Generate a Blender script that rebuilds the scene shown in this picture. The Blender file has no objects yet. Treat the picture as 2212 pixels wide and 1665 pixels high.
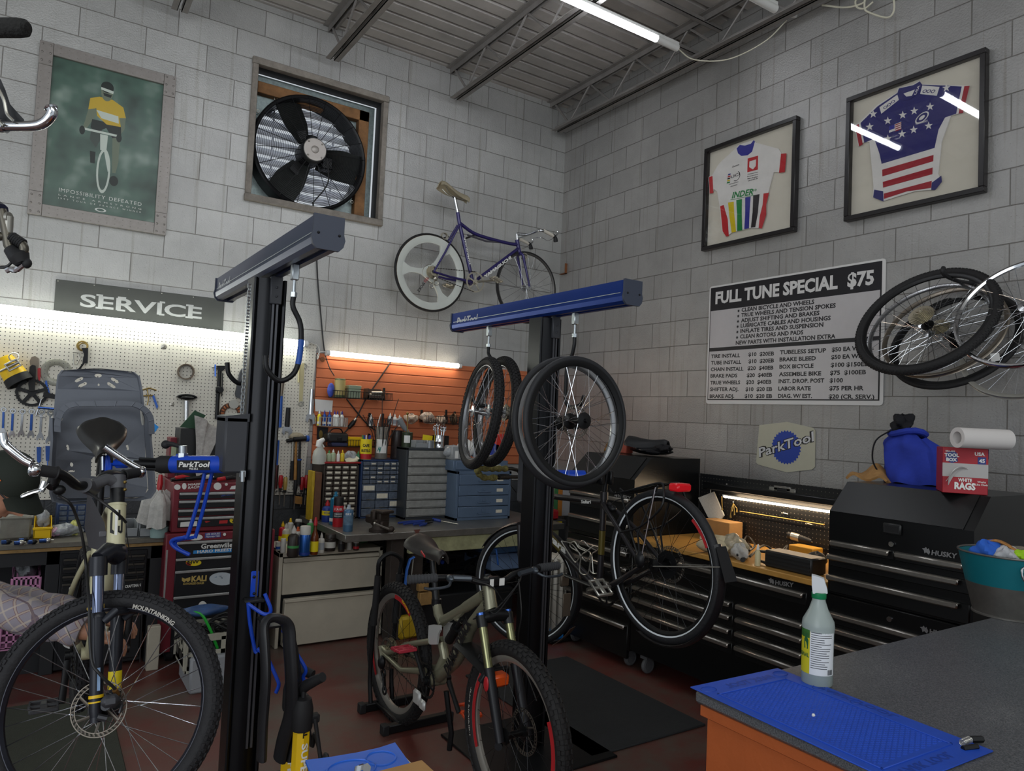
import bpy,bmesh,math,random
from math import sin,cos,pi,radians as rad,sqrt,atan2
from mathutils import Vector as V,Matrix as MX
SC=bpy.context.scene
COL=SC.collection
random.seed(5)
# ---------------- camera ----------------
CP=V((-4.2546,-5.6884,1.5964));FPX=1556.7;YAW,PIT,ROL=rad(33.3657),rad(2.5986),rad(2.5489)
_f=V((sin(YAW)*cos(PIT),cos(YAW)*cos(PIT),sin(PIT)))
_r=_f.cross(V((0,0,1))).normalized();_u=_r.cross(_f)
CR=cos(ROL)*_r+sin(ROL)*_u;CU=-sin(ROL)*_r+cos(ROL)*_u;CF=_f
cam=bpy.data.cameras.new('camera');cam.sensor_width=36;cam.lens=FPX/2212*36;cam.clip_start=.05
co=bpy.data.objects.new('camera',cam);COL.objects.link(co)
co.matrix_world=MX(((CR.x,CU.x,-CF.x,CP.x),(CR.y,CU.y,-CF.y,CP.y),(CR.z,CU.z,-CF.z,CP.z),(0,0,0,1)))
SC.camera=co
# ---------------- light and exposure ----------------
SC.view_settings.view_transform='Standard';SC.view_settings.look='None'
SC.view_settings.gamma=1;SC.view_settings.use_curve_mapping=False
SC.view_settings.exposure=0.25
W=bpy.data.worlds.new('daylight');SC.world=W;W.use_nodes=True
W.node_tree.nodes['Background'].inputs[0].default_value=(.86,.93,1,1)
W.node_tree.nodes['Background'].inputs[1].default_value=.5
def area(name,loc,target,sx,sy,power,col=(1,1,1)):
 l=bpy.data.lights.new(name,'AREA');l.shape='RECTANGLE';l.size=sx;l.size_y=sy;l.energy=power;l.color=col
 o=bpy.data.objects.new(name,l);COL.objects.link(o);o.location=loc
 o.rotation_euler=(V(target)-V(loc)).to_track_quat('-Z','Y').to_euler();return o
area('unseen_bay_door_fill',(-7.6,-6.5,2.0),(-2.0,-.5,1.8),3.5,3.0,70,(.93,.97,1))  # added area fill, standing in for an unseen bay door
area('unseen_shop_lamps_fill',(-3.2,-7.4,4.3),(-1.5,-1,1.2),5,1.5,60,(.97,1,.98))  # one added fill in place of unseen lamps behind the camera
# ---------------- measuring helpers: a photograph pixel met with a real plane, or at a distance ----------------
def ray(u,v):return CF+CR*((u-1106)/FPX)-CU*((v-832.5)/FPX)
def PX(u,v,x):d=ray(u,v);return CP+d*((x-CP.x)/d.x)
def PY(u,v,y):d=ray(u,v);return CP+d*((y-CP.y)/d.y)
def PZ(u,v,z):d=ray(u,v);return CP+d*((z-CP.z)/d.z)
def PD(u,v,t):return CP+ray(u,v)*t
# ---------------- materials ----------------
def lin(h):
 h=h.lstrip('#');c=[int(h[i:i+2],16)/255 for i in(0,2,4)]
 return tuple((x/12.92 if x<=.04045 else((x+.055)/1.055)**2.4)for x in c)+(1,)
MC={}
def mat(name,hexc,rough=.5,metal=0,var=0,ns=8,bump=0,bs=60,emit=0,trans=0,alpha=1,coat=0,spec=.5,ior=1.45):
 if name in MC:return MC[name]
 m=bpy.data.materials.new(name);m.use_nodes=True;nt=m.node_tree;p=nt.nodes['Principled BSDF']
 c=lin(hexc);p.inputs['Base Color'].default_value=c;p.inputs['Roughness'].default_value=rough;p.inputs['Metallic'].default_value=metal
 p.inputs['Specular IOR Level'].default_value=spec;p.inputs['IOR'].default_value=ior
 if coat:p.inputs['Coat Weight'].default_value=coat;p.inputs['Coat Roughness'].default_value=.15
 if trans:p.inputs['Transmission Weight'].default_value=trans
 if alpha<1:p.inputs['Alpha'].default_value=alpha
 if emit:p.inputs['Emission Color'].default_value=c;p.inputs['Emission Strength'].default_value=emit
 if var or bump:
  tc=nt.nodes.new('ShaderNodeTexCoord')
 if var:
  n=nt.nodes.new('ShaderNodeTexNoise');n.inputs['Scale'].default_value=ns;n.inputs['Detail'].default_value=5;n.inputs['Roughness'].default_value=.65
  r=nt.nodes.new('ShaderNodeValToRGB');r.color_ramp.elements[0].position=.3;r.color_ramp.elements[1].position=.7
  r.color_ramp.elements[0].color=tuple(x*(1-var)for x in c[:3])+(1,);r.color_ramp.elements[1].color=tuple(min(1,x*(1+var*.6))for x in c[:3])+(1,)
  nt.links.new(tc.outputs['Object'],n.inputs['Vector']);nt.links.new(n.outputs['Fac'],r.inputs['Fac']);nt.links.new(r.outputs['Color'],p.inputs['Base Color'])
 if bump:
  n2=nt.nodes.new('ShaderNodeTexNoise');n2.inputs['Scale'].default_value=bs;n2.inputs['Detail'].default_value=4
  b=nt.nodes.new('ShaderNodeBump');b.inputs['Strength'].default_value=bump;b.inputs['Distance'].default_value=.01
  nt.links.new(tc.outputs['Object'],n2.inputs['Vector']);nt.links.new(n2.outputs['Fac'],b.inputs['Height']);nt.links.new(b.outputs['Normal'],p.inputs['Normal'])
 MC[name]=m;return m
# ---------------- mesh builder ----------------
I4=MX.Identity(4)
def TR(x,y,z):return MX.Translation((x,y,z))
def RX(a):return MX.Rotation(rad(a),4,'X')
def RY(a):return MX.Rotation(rad(a),4,'Y')
def RZ(a):return MX.Rotation(rad(a),4,'Z')
def SCL(x,y=None,z=None):return MX.Diagonal((x,x if y is None else y,x if z is None else z,1))
def FR(o,x,y,z):return MX(((x[0],y[0],z[0],o[0]),(x[1],y[1],z[1],o[1]),(x[2],y[2],z[2],o[2]),(0,0,0,1)))
def AX(o,zdir,hint=(0,0,1)):
 z=V(zdir).normalized();h=V(hint)
 if abs(z.dot(h))>.95:h=V((1,0,0))
 x=h.cross(z).normalized();return FR(o,x,z.cross(x),z)
def WB(x,z,d=0):return FR((x,-d,z),(1,0,0),(0,0,1),(0,-1,0))
def WR(y,z,d=0):return FR((-d,y,z),(0,-1,0),(0,0,1),(-1,0,0))
TXC={}
def glyphs(s,bold,res):
 k=(s,bold,res)
 if k not in TXC:
  c=bpy.data.curves.new('t','FONT');c.body=s;c.size=1;c.offset=bold;c.resolution_u=res;c.align_x='LEFT'
  o=bpy.data.objects.new('t',c);COL.objects.link(o);dg=bpy.context.evaluated_depsgraph_get();e=o.evaluated_get(dg);me=e.to_mesh()
  TXC[k]=([tuple(v.co)for v in me.vertices],[tuple(p.vertices)for p in me.polygons]);e.to_mesh_clear()
  bpy.data.objects.remove(o);bpy.data.curves.remove(c)
 return TXC[k]
class B:
 def __init__(s,T=I4):s.v=[];s.f=[];s.mi=[];s.T=T;s.k=0
 def add(s,vs,fs,T=None):
  M=s.T if T is None else s.T@T;n=len(s.v);s.v+=[M@V(p)for p in vs];s.f+=[tuple(i+n for i in f)for f in fs];s.mi+=[s.k]*len(fs);return s
 def box(s,a,b,ch=0,T=None):
  (x0,y0,z0),(x1,y1,z1)=[[min(p,q)for p,q in zip(a,b)],[max(p,q)for p,q in zip(a,b)]]
  if ch<=0:
   vs=[(x,y,z)for z in(z0,z1)for y in(y0,y1)for x in(x0,x1)]
   return s.add(vs,[(0,2,3,1),(4,5,7,6),(0,1,5,4),(2,6,7,3),(0,4,6,2),(1,3,7,5)],T)
  c=min(ch,(x1-x0)*.49,(y1-y0)*.49,(z1-z0)*.49);vs=[];fs=[];ix={}
  for i,x in((0,x0),(1,x1)):
   for j,y in((0,y0),(1,y1)):
    for k,z in((0,z0),(1,z1)):
     X,Y,Z=x+(c if i==0 else-c),y+(c if j==0 else-c),z+(c if k==0 else-c)
     for a_,p in enumerate(((x,Y,Z),(X,y,Z),(X,Y,z))):ix[i,j,k,a_]=len(vs);vs.append(p)
  for a_ in range(3):
   for q in(0,1):
    o=[(0,0),(0,1),(1,1),(1,0)];l=[]
    for p in o:
     t=list(p);t.insert(a_,q);l.append(ix[tuple(t)+(a_,)])
    fs.append(tuple(l))
  for i in(0,1):
   for j in(0,1):
    fs.append((ix[0,i,j,1],ix[1,i,j,1],ix[1,i,j,2],ix[0,i,j,2]));fs.append((ix[i,0,j,0],ix[i,1,j,0],ix[i,1,j,2],ix[i,0,j,2]))
    fs.append((ix[i,j,0,0],ix[i,j,1,0],ix[i,j,1,1],ix[i,j,0,1]))
    for k in(0,1):fs.append((ix[i,j,k,0],ix[i,j,k,1],ix[i,j,k,2]))
  return s.add(vs,fs,T)
 def bc(s,c,d,ch=0,T=None):return s.box([p-q/2 for p,q in zip(c,d)],[p+q/2 for p,q in zip(c,d)],ch,T)
 def tube(s,pts,r,n=8,closed=False,flat=1,T=None,caps=True):
  P=[V(p)for p in pts];N=len(P);R=r if isinstance(r,(list,tuple))else[r]*N;vs=[];fs=[];up=None
  for i in range(N):
   if closed:t=P[(i+1)%N]-P[i-1]
   else:t=P[min(i+1,N-1)]-P[max(i-1,0)]
   t=t.normalized()if t.length>1e-9 else V((0,0,1))
   if up is None:up=V((0,0,1))if abs(t.z)<.9 else V((1,0,0))
   x=up.cross(t)
   x=x.normalized()if x.length>1e-6 else t.orthogonal().normalized()
   y=t.cross(x);up=y
   for k in range(n):a=2*pi*k/n;vs.append(P[i]+x*(cos(a)*R[i])+y*(sin(a)*R[i]*flat))
  for i in range(N if closed else N-1):
   for k in range(n):j=(i+1)%N;fs.append((i*n+k,i*n+(k+1)%n,j*n+(k+1)%n,j*n+k))
  if not closed and caps:fs+=[tuple(range(n-1,-1,-1)),tuple(range((N-1)*n,N*n))]
  return s.add(vs,fs,T)
 def rev(s,prof,n=24,T=None,a0=0,a1=360,closed=False):
  full=abs(a1-a0)>=360;m=n if full else n+1;L=len(prof);vs=[];fs=[]
  for i in range(m):
   a=rad(a0+(a1-a0)*i/n)
   for r,z in prof:vs.append((r*cos(a),r*sin(a),z))
  for i in range(n):
   j=(i+1)%m
   for k in range(L if closed else L-1):q=(k+1)%L;fs.append((i*L+k,j*L+k,j*L+q,i*L+q))
  if not full and closed:fs+=[tuple(range(L)),tuple(range((m-1)*L+L-1,(m-1)*L-1,-1))]
  return s.add(vs,fs,T)
 def cyl(s,p,q,r,n=12,r2=None):return s.tube([p,q],[r,r if r2 is None else r2],n)
 def tor(s,R,r,n=36,m=8,T=None,a0=0,a1=360,fl=1):return s.rev([(R+r*cos(2*pi*k/m),fl*r*sin(2*pi*k/m))for k in range(m)],n,T,a0,a1,True)
 def prism(s,poly,z0,z1,T=None):
  n=len(poly);vs=[(x,y,z)for z in(z0,z1)for x,y in poly]
  return s.add(vs,[tuple(range(n-1,-1,-1)),tuple(range(n,2*n))]+[(i,(i+1)%n,n+(i+1)%n,n+i)for i in range(n)],T)
 def disc(s,r,z0,z1,n=24,T=None,sy=1):return s.prism([(r*cos(2*pi*k/n),sy*r*sin(2*pi*k/n))for k in range(n)],z0,z1,T)
 def ball(s,c,r,n=14,T=None,m=None):
  r=V(r)if isinstance(r,(tuple,list,V))else V((r,r,r));m=m or n//2+1;c=V(c);vs=[c+V((0,0,r.z))];fs=[]
  for i in range(1,m):
   t=pi*i/m
   for k in range(n):a=2*pi*k/n;vs.append(c+V((r.x*sin(t)*cos(a),r.y*sin(t)*sin(a),r.z*cos(t))))
  vs.append(c-V((0,0,r.z)));L=len(vs)-1
  for k in range(n):
   q=(k+1)%n;fs.append((0,1+k,1+q));fs.append((L,L-n+q,L-n+k))
   for i in range(m-2):a=1+i*n;fs.append((a+k,a+n+k,a+n+q,a+q))
  return s.add(vs,fs,T)
 def grid(s,fn,nu,nv,T=None,cu=False,th=0):
  vs=[fn(i/nu,j/nv)for i in range(nu+(0 if cu else 1))for j in range(nv+1)];w=nv+1;m=nu if cu else nu+1;fs=[]
  for i in range(nu):
   for j in range(nv):p=(i+1)%m;fs.append((i*w+j,p*w+j,p*w+j+1,i*w+j+1))
  if th:
   vs=[V(p)for p in vs];nr=[V((0,0,0))for _ in vs]
   for f in fs:
    n_=(vs[f[2]]-vs[f[0]]).cross(vs[f[3]]-vs[f[1]])
    for q in f:nr[q]+=n_
   N=len(vs);vs=vs+[p-(n_.normalized()if n_.length>0 else V((0,0,1)))*th for p,n_ in zip(vs,nr)]
   ed={}
   for f in fs:
    for a,b in zip(f,f[1:]+f[:1]):ed[a,b]=1
   sd=[(a,b,b+N,a+N)for a,b in ed if(b,a)not in ed]
   fs=fs+[tuple(q+N for q in reversed(f))for f in fs]+sd
  return s.add(vs,fs,T)
 def loft(s,rings,cap=True,T=None):
  n=len(rings[0]);vs=[p for r in rings for p in r];fs=[]
  for i in range(len(rings)-1):
   for k in range(n):q=(k+1)%n;fs.append((i*n+k,i*n+q,(i+1)*n+q,(i+1)*n+k))
  if cap:fs+=[tuple(range(n-1,-1,-1)),tuple(range(len(vs)-n,len(vs)))]
  return s.add(vs,fs,T)
 def txt(s,t,size,T=None,ax=0,bold=0,sx=1,shear=0,depth=0,fit=0,warp=None,res=2,lift=0,sp=0):
  if sp:vs=[];fs=[];x=0
  if sp:
   for ch in t:
    if ch!=' ':
     g,h=glyphs(ch,bold,res);n=len(vs);mx=max(p[0]for p in g);vs+=[(p[0]+x,p[1],0)for p in g];fs+=[tuple(i+n for i in f)for f in h];x+=mx+sp
    else:x+=.3+sp
  else:vs,fs=glyphs(t,bold,res)
  if not vs:return s
  x0=min(p[0]for p in vs);x1=max(p[0]for p in vs);k=size*sx if not fit else fit/(x1-x0)
  vs=[((p[0]-x0-(x1-x0)*ax)*k+shear*p[1]*size,p[1]*size,lift)for p in vs]
  if warp:vs=[warp(p)for p in vs]
  return s.add(vs,fs,T)
IM={}
BIN=[]
def ob(name,b,m,parent=None,sharp=38,label=None):
 vs=b.v
 if parent is not None:inv=IM[parent.name];vs=[inv@p for p in vs]
 me=bpy.data.meshes.new(name);me.from_pydata([tuple(p)for p in vs],[],b.f)
 ms=m if isinstance(m,(list,tuple))else[m]
 for q in ms:me.materials.append(q)
 if len(ms)>1:me.polygons.foreach_set('material_index',b.mi)
 bm=bmesh.new();bm.from_mesh(me);bmesh.ops.recalc_face_normals(bm,faces=bm.faces);bm.to_mesh(me);bm.free()
 me.polygons.foreach_set('use_smooth',[True]*len(me.polygons));me.set_sharp_from_angle(angle=rad(sharp))
 o=bpy.data.objects.new(name,me);BIN.append(o)
 if parent is not None:o.parent=parent
 IM[o.name]=IM[parent.name]if parent is not None else I4
 if label:o['label']=label
 return o
def tag(o,label,cat,group=None,kind=None):
 o['label']=label;o['category']=cat
 if group:o['group']=group
 if kind:o['kind']=kind
 return o
def thing(name,label,cat,loc=(0,0,0),group=None,T=None):
 o=bpy.data.objects.new(name,None);o.empty_display_size=.05;BIN.append(o);M=T if T is not None else TR(*loc)
 o.matrix_basis=M;IM[o.name]=M.inverted();return tag(o,label,cat,group)
def solo(name,label,cat,b,m,group=None,sharp=38,kind=None):return tag(ob(name,b,m,None,sharp),label,cat,group,kind)
def struct(name,b,m,sharp=38,label=None,parent=None):
 o=ob(name,b,m,parent,sharp);o['kind']='structure'
 if label:o['label']=label
 return o
def kids(o):return[c for c in BIN if c.parent==o]
def dup(root,M,label,group=None):
 r=root.copy();BIN.append(r);r.matrix_basis=M;r['label']=label;IM[r.name]=M.inverted()
 if group:r['group']=group
 def rec(a,b):
  for ch in kids(a):
   c=ch.copy();BIN.append(c);c.parent=b;IM[c.name]=IM[r.name];rec(ch,c)
 rec(root,r);return r
def tfm(o,pts):return[o@V(p)for p in pts]
def arc(c,r,a0,a1,n,ax='xz'):
 out=[]
 for i in range(n+1):
  a=rad(a0+(a1-a0)*i/n);p,q=r*cos(a),r*sin(a)
  out.append({'xz':(c[0]+p,c[1],c[2]+q),'xy':(c[0]+p,c[1]+q,c[2]),'yz':(c[0],c[1]+p,c[2]+q)}[ax])
 return out
def spline(pts,n=6):
 P=[V(p)for p in pts];P=[2*P[0]-P[1]]+P+[2*P[-1]-P[-2]];out=[]
 for i in range(1,len(P)-2):
  a,b,c,d=P[i-1:i+3]
  for k in range(n):
   t=k/n;out.append(.5*((2*b)+(c-a)*t+(2*a-5*b+4*c-d)*t*t+(3*b-a-3*c+d)*t**3))
 out.append(P[-2]);return out
# ---------------- block walls ----------------
def cmu(name,along,shift,base):
 m=bpy.data.materials.new(name);m.use_nodes=True;nt=m.node_tree;N=nt.nodes.new;L=nt.links.new;p=nt.nodes['Principled BSDF']
 tc=N('ShaderNodeTexCoord');sx=N('ShaderNodeSeparateXYZ');L(tc.outputs['Object'],sx.inputs[0])
 a=N('ShaderNodeMath');a.operation='MULTIPLY_ADD';L(sx.outputs[along],a.inputs[0]);a.inputs[1].default_value=1 if along=='X' else-1;a.inputs[2].default_value=shift
 nw=N('ShaderNodeTexNoise');nw.inputs['Scale'].default_value=7;nw.inputs['Detail'].default_value=3;L(tc.outputs['Object'],nw.inputs['Vector'])
 wz=N('ShaderNodeMath');wz.operation='MULTIPLY_ADD';L(nw.outputs['Fac'],wz.inputs[0]);wz.inputs[1].default_value=.006;L(sx.outputs['Z'],wz.inputs[2])
 cb=N('ShaderNodeCombineXYZ');L(a.outputs[0],cb.inputs[0]);L(wz.outputs[0],cb.inputs[1])
 br=N('ShaderNodeTexBrick');br.offset=.5;br.offset_frequency=2;br.squash=1
 for k,v in(('Scale',1),('Mortar Size',.0035),('Mortar Smooth',.35),('Bias',0),('Brick Width',.4064),('Row Height',.2032)):br.inputs[k].default_value=v
 br.inputs['Color1'].default_value=(.9,.9,.9,1);br.inputs['Color2'].default_value=(1.06,1.06,1.06,1);br.inputs['Mortar'].default_value=(.5,.48,.46,1)
 L(cb.outputs[0],br.inputs['Vector'])
 st=N('ShaderNodeTexNoise');st.inputs['Scale'].default_value=1.6;st.inputs['Detail'].default_value=8;st.inputs['Roughness'].default_value=.7;L(tc.outputs['Object'],st.inputs['Vector'])
 mp=N('ShaderNodeMapping');mp.inputs['Scale'].default_value=(26,26,.7);L(tc.outputs['Object'],mp.inputs['Vector'])
 dr=N('ShaderNodeTexNoise');dr.inputs['Scale'].default_value=1;dr.inputs['Detail'].default_value=3;L(mp.outputs[0],dr.inputs['Vector'])
 def ramp(src,p0,p1,c0,c1):
  r=N('ShaderNodeValToRGB');r.color_ramp.elements[0].position=p0;r.color_ramp.elements[1].position=p1
  r.color_ramp.elements[0].color=(*c0,1);r.color_ramp.elements[1].color=(*c1,1);L(src,r.inputs['Fac']);return r.outputs['Color']
 def mul(x,y):
  k=N('ShaderNodeMix');k.data_type='RGBA';k.blend_type='MULTIPLY';k.inputs[0].default_value=1;L(x,k.inputs[6]);L(y,k.inputs[7]);return k.outputs[2]
 fine=N('ShaderNodeTexNoise');fine.inputs['Scale'].default_value=90;fine.inputs['Detail'].default_value=6;L(tc.outputs['Object'],fine.inputs['Vector'])
 pit=N('ShaderNodeTexVoronoi');pit.inputs['Scale'].default_value=42;L(tc.outputs['Object'],pit.inputs['Vector'])
 c=mul(ramp(st.outputs['Fac'],.3,.62,tuple(x*.78 for x in base),base),br.outputs['Color'])
 c=mul(c,ramp(dr.outputs['Fac'],.3,.42,(.8,.78,.74),(1,1,1)));c=mul(c,ramp(pit.outputs['Distance'],.03,.12,(.55,.53,.5),(1,1,1)))
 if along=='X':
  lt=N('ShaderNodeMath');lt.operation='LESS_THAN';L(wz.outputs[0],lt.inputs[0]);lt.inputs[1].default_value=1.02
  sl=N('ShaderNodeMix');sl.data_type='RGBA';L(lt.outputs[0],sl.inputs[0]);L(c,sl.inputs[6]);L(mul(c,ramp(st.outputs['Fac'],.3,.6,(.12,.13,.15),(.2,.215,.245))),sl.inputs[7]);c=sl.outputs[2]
 L(c,p.inputs['Base Color']);p.inputs['Metallic'].default_value=.35;p.inputs['Roughness'].default_value=.42
 h=N('ShaderNodeMath');h.operation='MULTIPLY_ADD';L(br.outputs['Fac'],h.inputs[0]);h.inputs[1].default_value=-1.0
 f2=N('ShaderNodeMath');f2.operation='MULTIPLY_ADD';L(fine.outputs['Fac'],f2.inputs[0]);f2.inputs[1].default_value=.55;f2.inputs[2].default_value=0;L(f2.outputs[0],h.inputs[2])
 b=N('ShaderNodeBump');b.inputs['Strength'].default_value=.8;b.inputs['Distance'].default_value=.006;L(h.outputs[0],b.inputs['Height']);L(b.outputs['Normal'],p.inputs['Normal'])
 return m
mWB=cmu('silver_painted_block','X',-.1016,(.5,.5,.485));mWR=cmu('silver_painted_block_shaded','Y',-.1016,(.37,.362,.35))  # same paint on both walls; side wall's dimmer light is put into its colour
FX0,FX1,FZ0,FZ1=-3.005,-1.925,3.195,4.255
b=B();ZT=4.95
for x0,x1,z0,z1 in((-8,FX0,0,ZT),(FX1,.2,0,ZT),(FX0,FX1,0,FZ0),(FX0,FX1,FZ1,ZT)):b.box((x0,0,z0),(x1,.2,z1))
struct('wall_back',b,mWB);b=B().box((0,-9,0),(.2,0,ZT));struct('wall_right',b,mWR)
# floor: worn dark red paint over concrete
m=bpy.data.materials.new('worn_red_floor_paint');m.use_nodes=True;nt=m.node_tree;N=nt.nodes.new;L=nt.links.new;p=nt.nodes['Principled BSDF']
tc=N('ShaderNodeTexCoord');n1=N('ShaderNodeTexNoise');n1.inputs['Scale'].default_value=1.7;n1.inputs['Detail'].default_value=9;n1.inputs['Roughness'].default_value=.68
r1=N('ShaderNodeValToRGB');e=r1.color_ramp.elements;e[0].position=.42;e[0].color=(*lin('#62302a')[:3],1);e[1].position=.62;e[1].color=(*lin('#574d45')[:3],1)
n2=N('ShaderNodeTexNoise');n2.inputs['Scale'].default_value=160;r2=N('ShaderNodeValToRGB');r2.color_ramp.elements[0].position=.68;r2.color_ramp.elements[0].color=(0,0,0,1);r2.color_ramp.elements[1].position=.76;r2.color_ramp.elements[1].color=(.12,.11,.1,1)
ad=N('ShaderNodeMix');ad.data_type='RGBA';ad.blend_type='ADD';ad.inputs[0].default_value=1
for n_ in(n1,n2):L(tc.outputs['Object'],n_.inputs['Vector'])
L(n1.outputs['Fac'],r1.inputs['Fac']);L(n2.outputs['Fac'],r2.inputs['Fac']);L(r1.outputs['Color'],ad.inputs[6]);L(r2.outputs['Color'],ad.inputs[7]);L(ad.outputs[2],p.inputs['Base Color']);p.inputs['Roughness'].default_value=.45
struct('floor',B().box((-8,-9,-.1),(.2,.2,0)),m)
# roof deck: ribbed sheet steel, ribs running along the back wall
b=B();ZD=4.72;per=.152;y=-9.0;prof=[]
while y<.05:
 prof+=[(y,ZD),(y+.112,ZD),(y+.122,ZD+.038),(y+.142,ZD+.038)];y+=per
b.add([(x,q[0],q[1])for x in(-8,.1)for q in prof],[(i,i+1,i+1+len(prof),i+len(prof))for i in range(len(prof)-1)])
struct('ceiling',b,mat('grey_roof_deck','#b0aba6',.5,.2,.18,5),20)
# ---------------- steel roof joists ----------------
mJ=mat('grey_steel_joist','#8b8784',.5,.3,.2,9)
def joist(x,label):
 t=thing('roof_joist',label,'joist',(x,0,ZD),group='open web roof joists')
 b=B()
 for s in(-1,1):b.box((x+s*.012,-9,ZD-.05),(x+s*.018,.02,ZD-.004));b.box((x+s*.012,-9,ZD-.009),(x+s*.058,.02,ZD-.003))
 ob('top_chord',b,mJ,t);b=B();zb=4.40
 for s in(-1,1):b.box((x+s*.012,-9,zb),(x+s*.017,-.1,zb+.045));b.box((x+s*.012,-9,zb),(x+s*.055,-.1,zb+.006))
 ob('bottom_chord',b,mJ,t)
 b=B();y=-.06;b.tube([(x,y,ZD-.03),(x,-.3,zb+.02)],.011,6);k=0;y=-.3
 while y>-8:b.tube([(x,y,zb+.02),(x,y-.30,ZD-.03)],.0095,6);b.tube([(x,y-.30,ZD-.03),(x,y-.6,zb+.02)],.0095,6);y-=.6
 ob('web_rods',b,mJ,t);return t
joist(-.19,'grey open web roof joist running along the wall with the jerseys')
joist(-1.31,'grey open web roof joist carrying the lit tube, between fan and corner')
joist(-2.44,'grey open web roof joist meeting the block wall just above the exhaust fan')
joist(-3.57,'grey open web roof joist whose end shows above the framed cyclist poster')
for z,yy,lb in((4.452,-1.86,'flat steel bridging bar along the joists\' undersides, ending at the block wall'),(ZD-.058,-1.95,'steel bridging bar high under the deck beside the lamp')):
 b=B().box((-4,yy-.018,z),(-.004,yy+.018,z+.004)).box((-4,yy-.018,z),(-.004,yy-.014,z+.03));solo('bridging_bar',lb,'steel bar',b,mJ)
# ---------------- lamps ----------------
mTubeC=mat('cool_lit_tube','#f4f8ff',emit=20);mTubeG=mat('neutral_lit_tube','#fbfff2',emit=15);mTubeW=mat('warm_lit_tube','#fff0d8',emit=15);mLED=mat('warm_lit_strip','#ffe0b8',emit=42)
mWhite=mat('white_plastic','#e2e2de',.45);mCord=mat('cream_cord','#cfcbb8',.5);mBlackCord=mat('black_cord','#1b1b1c',.5)
def lamp(name,label,p,q,r,lit,m0,off=(0,0,1),caps=.03,grp=None):
 p,q=V(p),V(q);d=(q-p).normalized();t=thing(name,label,'lamp',p,grp)
 ob('lit_tube',B().tube([p+d*lit[0],q-d*lit[1]],r,14),m0,t);o=V(off)
 for a,c in((p,p+d*max(lit[0],caps)),(q-d*max(lit[1],caps),q)):ob('end_cap',B().tube([a,c],r*1.06,14),mWhite,t)
 s=d.cross(o).normalized()*r*.8;b=B();lo=o*r*.6;hi=o*(r*1.5)
 b.add([p+s+lo,p-s+lo,p-s+hi,p+s+hi,q+s+lo,q-s+lo,q-s+hi,q+s+hi],[(0,1,2,3),(4,5,6,7),(0,1,5,4),(1,2,6,5),(2,3,7,6),(3,0,4,7)])
 ob('housing',b,mWhite,t);return t
lamp('tube_light','lit white tube lamp hung under the roof joists, one end unlit',(-2.62,-1.985,4.355),(-.50,-1.985,4.355),.024,(.02,.21),mTubeC,grp='ceiling tube lamps')
lamp('tube_light','unlit white tube lamp end showing at the top edge, above the white cord switch',(-.9,-2.72,4.36),(-.36,-2.72,4.36),.026,(.02,.25),mat('unlit_tube','#dfe3e6',.3),grp='ceiling tube lamps')
lamp('tube_light','lit tube lamp over the lift posts, mirrored in the starred jersey glass',(-4.1,-2.78,4.36),(-1.73,-2.78,4.36),.026,(.02,.02),mTubeC,grp='ceiling tube lamps')
b=B().tube(spline([(-.50,-1.985,4.355),(-.36,-2.02,4.30),(-.2,-2.2,4.28),(-.12,-2.45,4.33),(-.1,-2.62,4.42)],8),.0045,6)
c=thing('cable','cream lamp cord drooping from the lit tube to an inline switch','cord',(-.5,-1.985,4.35));ob('cord',b,mCord,c)
ob('switch',B().box((-.018,-.035,-.012),(.018,.035,.012),.006,TR(-.1,-2.66,4.435)@RX(25)),mWhite,c)
ob('cord',B().tube(spline([(-.1,-2.69,4.45),(-.12,-2.9,4.49),(-.12,-3.05,4.5)],6),.0045,6),mCord,c)
q=lambda u,v:PX(u,v,-.06)
b=B().tube(spline([q(1776,11),q(1820,16),q(1850,12),q(1868,3),q(1862,-8),q(1848,2),q(1852,16),q(1868,18),q(1886,4)],6),.006,6).tube(spline([q(1868,-6),q(1868,18),q(1878,27),q(1915,38),q(1930,26),q(1931,0),q(1925,-25)],6),.006,6)
solo('cable','cream cord with a loop dangling at the block wall above the starred jersey','cord',b,mCord)
# pegboard lamp and slatwall lamp
lamp('strip_light','bright strip lamp along the top of the white pegboard',(-5.6,-.075,2.175),(-2.50,-.075,2.105),.026,(.02,.02),mTubeG,off=(0,1,.2))
lamp('strip_light','warm white tube lamp along the top of the orange slatwall',PY(704,762,-.06),PY(996,791,-.06),.021,(.02,.02),mTubeW,off=(0,1,.1))
# ---------------- exhaust fan ----------------
t=thing('exhaust_fan','big black wall fan with wire guard in a wood-framed wall opening','fan',(-2.465,0,3.2))
mOld=mat('weathered_board','#8a837a',.8,0,.3,14,.3,40);mBrown=mat('brown_timber','#8a623c',.7,0,.35,11);mGalv=mat('galvanised_sheet','#93a09f',.4,.7,.3,30)
mBlk=mat('black_metal','#17181a',.4,.3);mBlade=mat('fan_blade_dark','#3a3d3c',.4,.5,.15,20);mLouv=mat('louvre_white_metal','#d9dbe2',.45,.1)
b=B();x0,x1,z0,z1=-3.03,-1.905,3.165,4.28;w=.052
for k,(p,q)in enumerate((((x0,-.035,z1-w),(x1,.03,z1)),((x0,-.035,z0),(x1,.03,z0+w)),((x0+.004,-.03,z0+w),(x0+w*.9,.03,z1-w)),((x1-w*.9,-.03,z0+w),(x1-.004,.03,z1-w)))):
 ob('frame_board',B().box(p,q,.004),mOld,t)
b=B()
for p,q in(((FX0+.05,.10,FZ1-.19),(FX1-.1,.19,FZ1-.1)),((FX1-.19,.10,FZ0),(FX1-.1,.19,FZ1-.1))):b.box(p,q,.004)
ob('inner_timber',b,mBrown,t)
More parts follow.
